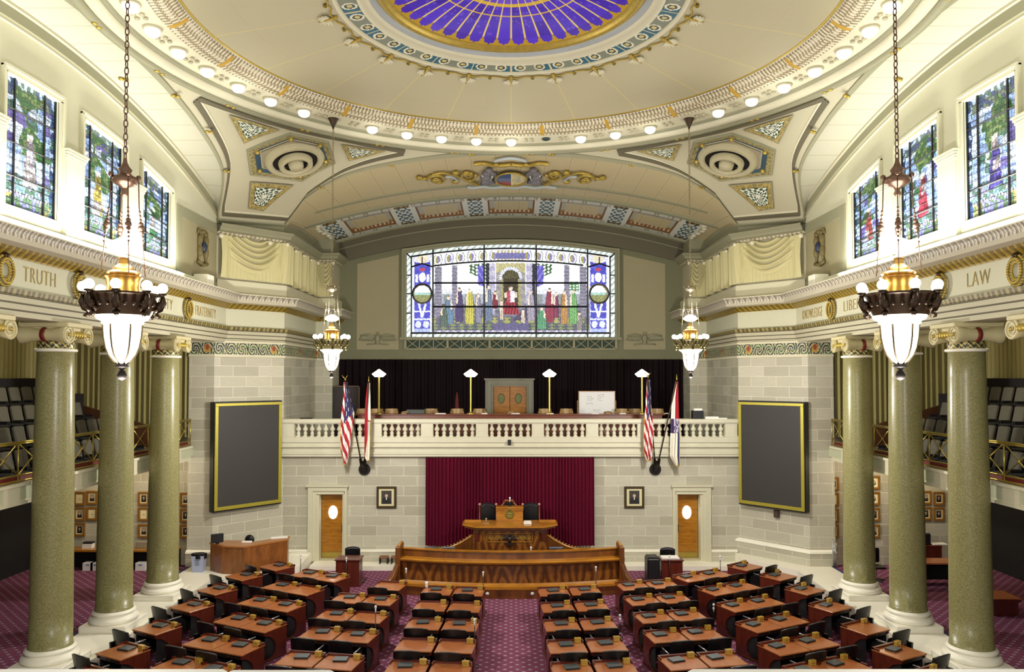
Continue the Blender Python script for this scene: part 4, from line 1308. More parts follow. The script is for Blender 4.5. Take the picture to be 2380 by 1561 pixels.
# ------------------------------------------------------------ side balconies
XB = 11.05
def speck(u, v): return None
M_fascia = plain('speckled_fascia', (188, 192, 160), .5, var=.16, scale=30.)
st0 = None
for sx in (-1, 1):
    nm = 'left' if sx < 0 else 'right'
    B = root('balcony', (sx*XB, 17.5, 4.15)); tag(B, 'cream fronted spectator balcony behind the %s row of columns' % nm, 'balcony', 'side balconies')
    L0, L1 = -7.5, 8.8
    def bx(m, a, b, y0, y1, z0, z1):
        xs = sorted((sx*a, sx*b)); m.box(xs[0], xs[1], y0, y1, z0, z1)
    m = MB(); bx(m, 0, 5.1, L0, L1, .0, .12)
    m.build('floor_slab', M_cream, B)
    m = MB(); bx(m, -.02, .12, L0, L1, 0.0, .46); bx(m, -.10, .12, L0, L1, .40, .47); bx(m, -.06, .12, L0, L1, -.02, .05)
    for y in (-6.1, -3.4, -.65, 2.1, 4.9, 7.7): bx(m, -.05, .1, y-.28, y+.28, .0, .46)
    m.build('fascia', M_band, B)
    m = MB()
    for a, b in ((-5.8, -3.7), (-3.1, -.95), (-.35, 1.8), (2.4, 4.6), (5.2, 7.4), (8.0, 9.2)): bx(m, -.03, .0, a, b, .09, .37)
    m.build('fascia_panel', M_fascia, B)
    m = MB(); bx(m, .06, .10, L0, L1, .47, .60); m.build('red_kick_band', plain('dark_red_band', (104, 26, 20), .6), B)
    RL = root('balcony_railing', (sx*XB, 17.5, 4.635)); tag(RL, 'brass balcony railing with crossed diagonal bars on the %s balcony' % nm, 'railing', 'balcony railings')
    m = MB()
    for z in (.03, .16, .86, .90): m.tube([(0, L0, z), (0, L1, z)], .022, 6)
    m.build('rail', M_brass, RL, True)
    n = 16; st = (L1-L0)/n
    for k in range(n+1):
        m = MB(); y = L0+k*st; m.tube([(0, y, 0), (0, y, .9)], .020, 6); m.build('post', M_brass, RL, True)
    for k in range(n):
        m = MB(); y = L0+k*st; m.tube([(0, y, .16), (0, y+st, .88)], .016, 5); m.tube([(0, y+st, .16), (0, y, .88)], .016, 5); m.ball((0, y+st/2, .52), .035, 8, 6)
        m.build('crossed_bars', M_brass, RL, True)
    # stepped tiers and rows of seats
    for r in range(4):
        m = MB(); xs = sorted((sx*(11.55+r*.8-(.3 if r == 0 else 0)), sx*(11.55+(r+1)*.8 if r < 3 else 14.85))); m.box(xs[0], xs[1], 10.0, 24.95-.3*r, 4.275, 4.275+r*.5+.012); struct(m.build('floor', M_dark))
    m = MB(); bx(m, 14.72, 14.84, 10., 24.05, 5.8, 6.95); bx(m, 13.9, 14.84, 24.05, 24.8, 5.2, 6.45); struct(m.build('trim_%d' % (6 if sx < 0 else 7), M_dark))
    for r in range(4):
        for k in range(14):
            x = 11.87+r*.8; y = x*1.40+k*.585
            if y > 24.5-.25*(r > 1)-.3*(r > 2): continue
            x = 11.87+r*.8; z = 4.288+r*.5
            if st0 is None and sx < 0:
                s = root('theatre_chair')
                m = MB(); m.grid(lambda u, v: (-.16-.13*v+.02*sin(pi*u), (u-.5)*(.50-.06*v), .42+.48*v), 6, 6); m.grid(lambda u, v: (-.22-.13*v-.02*sin(pi*u), (u-.5)*(.50-.06*v), .42+.48*v), 6, 6)
                m = MB(); m.bbox(-.06, .04, -.215, .215, 0, .52, .03, M=Matrix.Translation((-.2, 0, .40)) @ Matrix.Rotation(-.22, 4, 'Y')); m.build('backrest', plain('grey_seat_fabric', (92, 88, 74), .9), s, True, 40)
                m = MB(); m.bbox(-.2, .20, -.22, .22, .36, .44, .03); m.build('seat', plain('seat_pan', (20, 18, 17), .9), s, True, 40)
                for q in (-1, 1): m = MB(); m.box(-.14, .1, q*.255-.02, q*.255+.02, .0, .52); m.build('side_frame', M_blackp, s)
                st0 = s; o = s
            else: o = clone(st0, (0, 0, 0), 0)
            o.location = (sx*x, y, z); o.rotation_euler = (0, 0, 0 if sx < 0 else pi)
            tag(o, 'grey theatre chair, %s row of the %s balcony, %s from the near end' % (['railing', 'second', 'third', 'top'][r], nm, ['first', 'second', 'third', 'fourth', 'fifth', 'sixth', 'seventh', 'eighth', 'ninth', 'tenth', 'eleventh', 'twelfth', 'thirteenth', 'fourteenth'][k]), 'chair', 'theatre chairs in the balconies')
    # wooden stair parapet at the far end
    m = MB(); P = [(11.6, 5.25), (14.4, 6.1), (14.4, 5.4), (11.6, 4.5)]
    vs = [(sx*x, yy, z) for yy in (25.3, 25.42) for x, z in P]
    m.add(vs, [(0, 1, 2, 3), (7, 6, 5, 4), (0, 4, 5, 1), (1, 5, 6, 2), (2, 6, 7, 3), (3, 7, 4, 0)])
    tag(m.build('stair_parapet', plain('stair_wood', (84, 52, 30), .4)), 'sloping red-brown wooden stair parapet at the far end of the %s balcony' % nm, 'parapet', 'stair parapets')
    # pleated drapes round the aisle
    def pleat(name, a, b, z0, z1, mat, label, amp=.07, per=.2, thing=True):
        dx, dy = b[0]-a[0], b[1]-a[1]; L = sqrt(dx*dx+dy*dy); nx, ny = -dy/L, dx/L
        m = MB(); n = int(L/per*8)
        m.grid(lambda u, v: (a[0]+dx*u+nx*amp*sin(u*L/per*2*pi+sin(u*31)*.6), a[1]+dy*u+ny*amp*sin(u*L/per*2*pi+sin(u*31)*.6), z0+(z1-z0)*v), n, 1)
        o = m.build(name, mat, None, True)
        if thing: tag(o, label, 'curtain')
        return o
    pleat('wall_drape', (sx*15.3, 8.5), (sx*15.3, 26.5), 4.4, 9.4, M_drape, 'tall pleated olive drape along the outer wall above the %s balcony seats' % nm)
    pleat('end_drape', (sx*15.3, 26.55), (sx*11.25, 26.55), 4.9, 9.4, M_drape, 'pleated olive drape on the end wall of the %s balcony' % nm)
    # outer wall and the ceiling over the aisle
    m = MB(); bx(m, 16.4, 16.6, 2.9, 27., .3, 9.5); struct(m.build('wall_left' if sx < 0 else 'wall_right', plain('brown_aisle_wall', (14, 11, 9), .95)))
    m = MB(); bx(m, 10.6, 16.5, 8., 27., 9.4, 9.5); struct(m.build('ceiling', M_cream))
    # end wall portraits
def portrait(px, py, kind, Y=26.84, w=24, h=30, sxn='left', where='', mat=(226, 214, 168), gold=(150, 108, 48)):
    c = at(px, py, Y=Y); sc = Y/F; W, Hh = w*sc, h*sc
    R = root('framed_portrait', (c.x, Y-.01, c.z))
    m = MB(); t = .085
    for (x0, x1, z0, z1) in ((-W/2, W/2, Hh/2-t, Hh/2), (-W/2, W/2, -Hh/2, -Hh/2+t), (-W/2+.002, -W/2+t, -Hh/2+t, Hh/2-t), (W/2-t, W/2-.002, -Hh/2+t, Hh/2-t)):
        m.bbox(x0, x1, -.05, 0, z0, z1, .012)
    m.build('frame', plain('gilt_frame_%d' % gold[0], gold, .4, .3), R)
    def pc(u, v):
        x = (u-.5)*W/Hh; y = v-.5
        if abs(x) > .30 or abs(y) > .38: return H(*mat)
        if kind == 'text': return H(60, 56, 50) if abs(y-.05) < .02 and abs(x) < .1 else H(*mat)
        if kind == 'light':
            if (x/.20)**2+((y)/.28)**2 > 1: return H(*mat)
        if (x/.085)**2+((y+.10)/.12)**2 < 1: return H(196, 168, 140) if y > -.16 else H(120, 104, 90)
        if y > .02 and abs(x) < .12+.3*(y-.02)+.08: return H(226, 222, 214) if abs(x) < .03 and y < .14 else H(24, 22, 24)
        return H(58, 54, 48) if kind == 'dark' else H(150, 140, 120)
    m = MB(); m.grid(lambda u, v: ((u-.5)*(W-2*t), -.02, -(v-.5)*(Hh-2*t)), 30, 36, pc); m.build('picture', M_paint, R)
    tag(R, 'framed %s, %s' % ({'dark': 'dark portrait of a man', 'mid': 'portrait of a man in black', 'light': 'oval pale portrait', 'text': 'certificate on cream paper'}[kind], where), 'picture', 'framed pictures under the balconies')
    return R
for (px, py, kd, wh) in ((186, 1158, 'text', 'top row, cut by nearest left column'), (215, 1156, 'mid', 'top row, left of the middle left column'),
                         (186, 1194, 'mid', 'second row, beside the nearest left column'), (215, 1193, 'text', 'second row, left of the middle left column'), (186, 1230, 'dark', 'lowest, beside the nearest left column'),
                         (335, 1158, 'dark', 'top between middle and farthest left columns'), (335, 1194, 'text', 'centre between middle and farthest left columns'), (335, 1233, 'mid', 'lowest between middle and farthest left columns'),
                         (432, 1160, 'mid', 'top, right of the farthest left column'), (432, 1197, 'dark', 'second, right of the farthest left column'), (432, 1234, 'dark', 'lowest, right of the farthest left column'),
                         (2031, 1121, 'light', 'top between farthest and middle right columns'), (2031, 1158, 'light', 'second between farthest and middle right columns'), (2031, 1195, 'dark', 'third between farthest and middle right columns'), (2031, 1234, 'mid', 'lowest between farthest and middle right columns'),
                         (2151, 1156, 'mid', 'top row, left one beyond middle right column'), (2181, 1158, 'dark', 'top row, cut by nearest right column'), (2151, 1193, 'dark', 'second row, left one beyond middle right column'), (2181, 1194, 'dark', 'second row, cut by nearest right column'),
                         (1936, 1124, 'dark', 'top, left of the farthest right column'), (1936, 1160, 'light', 'second, left of the farthest right column'), (1936, 1197, 'dark', 'third, left of the farthest right column'), (1936, 1233, 'dark', 'lowest, left of the farthest right column')):
    portrait(px, py, kd, where=wh, w=27, h=32)
for px, kd in ((898.5, 'the left door'), (1474, 'the right door')):
    o = portrait(px, 1155, 'dark', Y=28.48, w=46, h=50, mat=(214, 206, 160), gold=(70, 54, 28))
    tag(o, 'dark framed portrait on the back wall between the red curtain and %s' % kd, 'picture', 'portraits beside the red curtain')

# ------------------------------------------------------------ words and wreaths on the frieze
FNT = None
def word(txt, loc, rot, size, mat, parent=None, name='carved_word', ext=.006):
    cu = bpy.data.curves.new(name, 'FONT'); cu.body = txt; cu.size = size; cu.offset = -.008*size/.42; cu.space_character = 1.15; cu.extrude = ext; cu.align_x = 'CENTER'; cu.align_y = 'CENTER'
    o = bpy.data.objects.new(name+'_c', cu); COL.objects.link(o)
    dg = bpy.context.evaluated_depsgraph_get(); me = bpy.data.meshes.new_from_object(o.evaluated_get(dg)); bpy.data.objects.remove(o)
    q = bpy.data.objects.new(name, me); COL.objects.link(q); me.materials.clear(); me.materials.append(mat)
    q.location = loc; q.rotation_euler = rot
    if parent: q.parent = parent
    return q
M_let = plain('incised_gilt', (172, 150, 84), .5, .2)
for sx, items in ((-1, (('TRUTH', 93, 640), ('EQUALITY', 370, 704), ('FRATERNITY', 478, 728))), (1, (('LAW', 2274, 650), ('LIBERTY', 1990, 705), ('KNOWLEDGE', 1888, 728)))):
    for (t, px, py) in items:
        p = at(px, py, X=sx*10.05); L = {'TRUTH': 1.1, 'LAW': .8}.get(t, 1.65)
        o = word(t, (sx*10.04, p.y, 9.10), (pi/2, 0, pi/2 if sx < 0 else -pi/2), .47, M_let)
        d = o.data; w_ = max(v.co.x for v in d.vertices)-min(v.co.x for v in d.vertices); o.scale = (L/w_ if L/w_ < 1 else 1., 1, 1)
        tag(o, 'gilt carved word %s on the %s frieze' % (t, 'left' if sx < 0 else 'right'), 'lettering', 'words on the frieze')
    for i, px in enumerate((2, 178, 432) if sx < 0 else (2372, 2192, 1937)):
        p = at(px, 660 if i == 1 else (622 if i == 0 else 718), X=sx*10.05)
        m = MB()
        for k in range(26):
            a = 2*pi*k/26; r = .20
            for j in range(3):
                m.ball((0-sx*(.03+.05*(j == 1)), (r+.05*(j-1))*cos(a+.12*j), (r+.05*(j-1))*1.2*sin(a+.12*j)), .034, 6, 5)
        R = root('wreath', (sx*10.0, p.y, 9.09)); m.build('leaves', M_gold, R, True)
        m = MB(); m.ball((-sx*.04, 0, .30), .08, 8, 6, .8); m.build('bow', M_bronze, R, True)
        tag(R, 'gilded leaf wreath on the %s frieze, %s' % ('left' if sx < 0 else 'right', ['nearest, cut by the picture edge', 'middle one by the big chandelier', 'farthest, near the corner pier'][i]), 'wreath', 'frieze wreaths')
# ------------------------------------------------------------ gallery over the back wall
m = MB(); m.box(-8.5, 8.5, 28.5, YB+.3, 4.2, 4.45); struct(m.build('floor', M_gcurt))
def P285(py): return at(1188, py, Y=28.4).z
PB = root('gallery_parapet', (0, 28.4, P285(1060))); tag(PB, 'long carved stone balustrade across the gallery above the red curtain', 'balustrade')
z0 = P285(1060)
def zz(py): return P285(py)-z0
m = MB(); X0, X1 = -8.5, 8.5
m.box(X0, X1, -.12, .3, 0, zz(1054)); m.box(X0, X1, -.16, .3, zz(1054), zz(1049)); m.box(X0, X1, -.06, .3, zz(1049), zz(1038)); m.box(X0, X1, -.20, .3, zz(1038), zz(1035)); m.box(X0, X1, -.08, .3, zz(1035), zz(1028)); m.bbox(X0, X1, -.14, .3, zz(1028), zz(1014.5), .02)
m.build('lower_courses', M_stonep if 'M_stonep' in globals() else plain('parapet_stone', (206, 202, 178), .5, var=.07, scale=3.), PB)
M_stonep = MC['parapet_stone']
m = MB(); m.bbox(X0, X1, -.16, .28, zz(982.5), zz(973), .02); m.box(X0, X1, -.11, .22, zz(984.2), zz(982.9)); m.build('handrail', M_stonep, PB)
peds = [671, 873.5, 993, 1120.5, 1250, 1376, 1495, 1698]
def xq(px): return at(px, 1000, Y=28.4).x
for px in peds:
    x = xq(px); m = MB(); w = .225
    m.box(x-w, x+w, -.1, .22, zz(1014.5), zz(984))
    m.box(x-w+.05, x+w-.05, -.115, -.1, zz(1012), zz(992)); m.bbox(x-w-.02, x+w+.02, -.13, .24, zz(1014.5), zz(1011), .01)
    m.build('pedestal', M_stonep, PB)
hB = zz(984)-zz(1014.5)
bal = None
for i in range(len(peds)-1):
    xa, xb = xq(peds[i])+.225, xq(peds[i+1])-.225
    n = 6 if i not in (0, 6) else 11
    for k in range(n):
        x = xa+(xb-xa)*(k+.5)/n
        if bal is None:
            m = MB(); r = 1.; m.box(-.075, .075, -.075, .075, 0, hB*.07); m.box(-.065, .065, -.065, .065, hB*.93, hB)
            m.lathe([(.065, hB*.07), (.055, hB*.14), (.075, hB*.20), (.07, hB*.30), (.045, hB*.38), (.05, hB*.42), (.092, hB*.5), (.10, hB*.57), (.085, hB*.66), (.05, hB*.77), (.036, hB*.86), (.05, hB*.93)], n=12)
            bal = m.build('baluster', M_stonep, PB, True, 50); o = bal
        else:
            o = bal.copy(); COL.objects.link(o); o.parent = PB
        o.location = (x, .06, zz(1014.5))
# small dark speaker box on the parapet face
c = at(1184, 1028, Y=28.2); m = MB(); m.bbox(-.06, .06, -.05, .05, -.1, .1, .01, M=Matrix.Translation((c.x, 28.24, c.z))); tag(m.build('wall_speaker', M_blackp), 'tiny black speaker box on the stone parapet above the red curtain', 'speaker')
# dark drape behind the gallery
def pleats(name, a, b, z0, z1, mat, amp, per, hem=0.):
    dx, dy = b[0]-a[0], b[1]-a[1]; L = sqrt(dx*dx+dy*dy); nx, ny = -dy/L, dx/L
    m = MB(); n = int(L/per*9)
    def fn(u, v):
        q = amp*(sin(u*L/per*2*pi+1.2*sin(u*37))+.4*sin(u*L/per*4.7))
        return (a[0]+dx*u+nx*q, a[1]+dy*u+ny*q, z0+(z1-z0)*v)
    m.grid(fn, n, 2); return m.build(name, mat, None, True)
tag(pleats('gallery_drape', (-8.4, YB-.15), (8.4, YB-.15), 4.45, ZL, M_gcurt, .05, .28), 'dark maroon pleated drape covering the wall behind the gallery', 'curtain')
# red curtain of the dais
cx0, cx1 = at(989, 1150, Y=28.3).x, at(1381, 1150, Y=28.3).x
CR = root('dais_curtain', ((cx0+cx1)/2, 28.3, .6)); tag(CR, 'wide deep red pleated velvet curtain hanging behind the wooden rostrum', 'curtain')
m = MB(); L = cx1-cx0; zt = at(1188, 1063, Y=28.3).z-.6; zb = at(1188, 1268, Y=28.3).z-.6
def fn(u, v):
    q = .05*sin(u*L/.125*2*pi/1.+1.5*sin(u*23))+.03*sin(u*47+.6)
    return (-L/2+L*u, q, zb+(zt-zb)*v)
m.grid(fn, 520, 3); m.build('cloth', M_maroon, CR, True)
m = MB(); m.box(-L/2, L/2, -.02, .12, zt, zt+.04); m.build('track', M_bronze, CR)
# gallery door
gy = YB-.45; c0_ = at(1128, 900, Y=gy); c1_ = at(1240, 900, Y=gy); d0, d1 = at(1146, 900, Y=gy).x, at(1224, 900, Y=gy).x; zt = at(1188, 897, Y=gy).z; zf = at(1188, 879, Y=gy).z
dr = root('door_3', ((d0+d1)/2, gy, 4.45)); struct(dr); cm = (d0+d1)/2
m = MB()
for (xa, xb) in ((c0_.x, d0), (d1, c1_.x)):
    m.box(xa-cm, xb-cm, -.08, .2, 0, zt-4.45); 
    w = xb-xa; m.box(xa+w*.25-cm, xb-w*.25-cm, -.13, .2, 0, zt-4.45+.1)
m.box(c0_.x-cm, c1_.x-cm, -.08, .2, zt-4.45, zf-4.45); m.box(c0_.x-cm+.1, c1_.x-cm-.1, -.13, .2, zt-4.45+.1, zf-4.45-.1); m.box(c0_.x-cm-.05, c1_.x-cm+.05, -.17, .2, zf-4.45-.07, zf-4.45)
m.build('door_frame', plain('gallery_door_stone', (128, 126, 106), .5), dr)
for s in (-1, 1):
    x0, x1 = sorted((0.01*s, s*(d1-d0)/2)); m = MB(); m.box(x0, x1, .05, .12, .02, zt-4.45); o = m.build('door_leaf', M_oak, dr)
    m = MB(); m.lathe([(.001, 0), (.13, .0), (.15, .02)], n=20, M=Matrix.Translation(((x0+x1)/2, .044, zt-4.45-.55)) @ Matrix.Rotation(pi/2, 4, 'X') @ Matrix.Scale(1.5, 4, (0, 1, 0))); m.build('oval_grille', plain('greenish_oval', (104, 106, 60), .4, .3, var=.4, scale=30), o)
# counter desk of the gallery
gc = at(1188, 962, Y=29.7)
GD = root('gallery_counter', (0, 29.7, 4.45)); tag(GD, 'long red-brown wooden counter behind the gallery balustrade', 'counter')
xa, xb = at(825, 965, Y=29.7).x, at(1545, 965, Y=29.7).x; zt = gc.z-4.45
m = MB(); m.bbox(xa, xb, -.05, .7, zt-.05, zt, .015); m.build('counter_top', M_oak if False else M_rail, GD)
m = MB(); m.box(xa+.03, xb-.03, 0, .05, 0, zt-.05); m.box(xa+.03, xa+.1, 0, .6, 0, zt-.05); m.box(xb-.1, xb-.03, 0, .6, 0, zt-.05); m.build('front_panel', M_rail, GD)
# standard lamps on the counter
for i, px in enumerate((881, 1094, 1277, 1492)):
    p = at(px, 868, Y=29.9); zc = 4.45+zt
    R = root('counter_lamp', (p.x, 29.9, zc)); h = p.z-zc
    m = MB(); m.lathe([(.001, 0), (.16, .0), (.16, .03), (.05, .06), (.035, .1)], n=20); m.tube([(0, 0, .05), (0, 0, h-.1)], .042, 10); m.build('pole', M_brass, R, True, 40)
    m = MB(); m.lathe([(.04, -.13), (.16, -.13), (.27, -.03), (.27, .0), (.14, .09), (.03, .17), (.001, .18)], (0, 0, h), 24); m.build('glass_shade', glow('lit_glass_shade', (255, 250, 235), 4.5), R, True)
    tag(R, 'lit white glass shaded brass lamp on the gallery counter, %s' % ['leftmost, by the flags', 'just left of the gallery door', 'just right of the gallery door', 'rightmost, by the flags'][i], 'lamp', 'counter lamps in the gallery')
# tan chairs behind and things on the counter
ch = None
for i, px in enumerate((845, 878, 911, 1003, 1063, 1115, 1266, 1316, 1445, 1473, 1526)):
    p = at(px, 951, Y=30.75)
    if ch is None:
        ch = root('gallery_chair'); h = p.z-4.45+.03
        m = MB()
        for k in range(9):
            a = pi*(.12+.76*k/8)
        m.grid(lambda u, v: (-.27*cos(pi*u), -.1+.22*sin(pi*u)*1.0, h-.22+.22*v), 14, 2); m.grid(lambda u, v: (-.245*cos(pi*u), -.1+.195*sin(pi*u), h-.22+.22*v), 14, 2)
        m.grid(lambda u, v: (-(.245+.025*v)*cos(pi*u), -.1+(.195+.025*v)*sin(pi*u), h), 14, 1); m.build('backrest', M_pew, ch, True, 40)
        m = MB(); m.bbox(-.25, .25, -.3, .15, .42, .47, .01); m.build('seat', M_pew, ch)
        for sx_ in (-1, 1):
            for sy_ in (-1, 1):
                m = MB(); m.tube([(sx_*.22, sy_*.2-.07, 0), (sx_*.21, sy_*.18-.07, .45)], .02, 6); m.build('leg', M_pew, ch)
            m = MB(); m.tube([(sx_*.25, -.1, .46), (sx_*.255, -.1, h-.1)], .016, 6); m.build('arm_post', M_pew, ch)
        o = ch
    else: o = clone(ch, (0, 0, 0), 0)
    o.location = (p.x, 30.75, 4.45)
    tag(o, 'tan wooden round-backed chair behind the gallery counter, number %s from the left' % ['one', 'two', 'three', 'four', 'five', 'six', 'seven', 'eight', 'nine', 'ten', 'eleven'][i], 'chair', 'chairs behind the gallery counter')
for (px, w, lab) in ((1024, .42, 'low stack of white papers on the counter right of the wide green box'), (1126, .25, 'small white paper near the lamp left of the gallery door'), (1198, .35, 'white folded papers on the counter before the gallery door'), (1278, .3, 'white papers at the foot of the lamp right of the gallery door'), (1383, .3, 'white paper on the counter before the whiteboard'), (1447, .25, 'cream paper on the counter right of the whiteboard'), (1549, .2, 'white paper at the right end of the gallery counter')):
    x = at(px, 960, Y=29.85).x; m = MB()
    for k in range(3): m.box(-w/2+.02*k, w/2-.01*k, -.1, .1, .012*k, .012*k+.012)
    o = m.build('paper_stack', M_paper, None, loc=(x, 29.85, 4.45+zt)); tag(o, lab, 'papers')
x = at(967, 956, Y=30.0).x; m = MB(); m.bbox(-.36, .36, -.15, .15, 0, .17, .01); m.box(-.34, .34, -.16, -.15, .02, .05); o = m.build('equipment_box', plain('green_black_box', (44, 52, 44), .5), None, loc=(x, 30.0, 4.45+zt)); tag(o, 'wide dark green box on the gallery counter left of the second lamp', 'box')
for px, lab in ((942, 'leftmost, by the green box'), (1188, 'before the gallery door'), (1413, 'in front of the whiteboard')):
    x = at(px, 957, Y=29.8).x; m = MB()
    m.grid(lambda u, v: (-.17*cos(pi*u), .1*sin(pi*u), .07*v), 10, 1); m.lathe([(.17, .07), (.1, .11), (.001, .12)], n=14); o = m.build('desk_phone', M_pew, None, True, loc=(x, 29.8, 4.45+zt)); tag(o, 'low rounded tan wooden object on the gallery counter, %s' % lab, 'box', 'rounded objects on the counter')
# whiteboard on an easel
p = at(1387, 936, Y=31.2); w = 82*31.2/F; h = 52*31.2/F
WBD = root('whiteboard', (p.x, 31.2, 4.45)); zc = p.z-4.45
def wbc(u, v):
    for (cx, cy, n) in ((.32, .15, 5), (.62, .12, 6), (.3, .45, 3), (.5, .75, 3)):
        for k in range(n):
            if abs(v-cy-k*.055) < .008 and cx-.1 < u < cx+.12*hsh(k, cx) and hsh(int(u*60), k) > .3: return H(150, 150, 150)
    return H(228, 228, 228)
m = MB(); m.grid(lambda u, v: ((u-.5)*w, -.02, zc-(v-.5)*h), 80, 60, wbc); m.build('writing_surface', M_paint, WBD)
m = MB()
for (x0_, x1_, z0_, z1_) in ((-w/2-.03, w/2+.03, zc+h/2, zc+h/2+.03), (-w/2-.03, w/2+.03, zc-h/2-.03, zc-h/2), (-w/2-.03, -w/2, zc-h/2, zc+h/2), (w/2, w/2+.03, zc-h/2, zc+h/2)): m.box(x0_, x1_, -.04, .02, z0_, z1_)
m.box(-w/2, w/2, -.01, .02, zc-h/2, zc+h/2); m.build('frame', plain('tan_board_frame', (170, 130, 90), .5), WBD)
for s in (-1, 1):
    m = MB(); m.tube([(s*(w/2+.06), .04, 0), (s*(w/2+.06), .04, zc+.1)], .022, 6); m.tube([(s*(w/2+.06), -.25, .02), (s*(w/2+.06), .3, .02)], .022, 6); m.build('stand_leg', M_pew, WBD)
tag(WBD, 'framed whiteboard with faint writing standing in the gallery right of the door', 'whiteboard')
# dark cabinet at the left, flag stand, machine and papers at the right
x0, x1 = at(776, 930, Y=33.0).x, at(836, 930, Y=33.0).x; z = at(800, 896, Y=33.0).z
m = MB(); m.box(0, x1-x0, 0, .5, 0, z-4.45); o = m.build('dark_cabinet', plain('dark_cabinet', (26, 12, 10), .5), None, loc=(x0, 33.0, 4.45)); tag(o, 'tall dark wooden cabinet in the left corner of the gallery', 'cabinet')
for s in (0, 1):
    m = MB(); a = .05+s*(x1-x0)/2; m.box(a, a+(x1-x0)/2-.1, -.02, 0, .1, z-4.45-.1); m.build('door', plain('dark_cabinet_door', (36, 18, 14), .45), o)
m = MB(); m.box(x1-x0-.04, x1-x0, -.03, 0, 0, z-4.45); m.box(0, x1-x0, -.03, 0, z-4.45-.04, z-4.45); m.build('cornice_strip', plain('cabinet_strip', (110, 84, 56), .5), o)
p = at(1062, 930, Y=32.); R = root('furled_flag', (p.x, 32., 4.45)); tag(R, 'furled dark red flag on a pole standing in the gallery left of the door', 'flag')
m = MB(); m.tube([(0, 0, 0), (0, 0, at(1062, 917, Y=32.).z-4.45)], .018, 6); m.lathe([(.18, 0), (.18, .04), (.03, .1)], n=14); m.build('pole', M_brass, R)
m = MB(); m.lathe([(.02, 1.9), (.07, 1.6), (.1, 1.0), (.12, .7), (.02, .68)], n=10); m.build('cloth', plain('dark_red_flag', (90, 20, 20), .8), R, True)
for (px, py, w, d, h, mt, nm, lab, cat) in ((1620, 957, .40, .3, .32, M_blackp, 'printer', 'black machine with white paper on top at the right end of the gallery', 'printer'), (1652, 966, .5, .3, .10, M_paper, 'paper_pile', 'pile of white papers on the right end of the stone balustrade', 'papers'), (1672, 970, .5, .25, .05, M_paper, 'paper_pile', 'flat white papers at the far right of the stone balustrade', 'papers')):
    x = at(px, py, Y=28.55).x; z = zz(974)+z0+.002; m = MB(); m.bbox(-w/2, w/2, -d/2, d/2, 0, h, .01); o = m.build(nm, mt, None, loc=(x, 28.5, z)); tag(o, lab, cat)
    if nm == 'printer': m = MB(); m.box(-w*.35, w*.4, -.1, .1, h+.001, h+.08); m.build('paper_tray', M_paper, o)
m = MB(); m.bbox(-.22, .22, -.1, .1, 0, .05, .01); tag(m.build('dark_book', M_black, None, loc=(at(712, 968, Y=28.5).x, 28.5, zz(974)+z0)), 'flat black item lying on the left end of the stone balustrade', 'book')

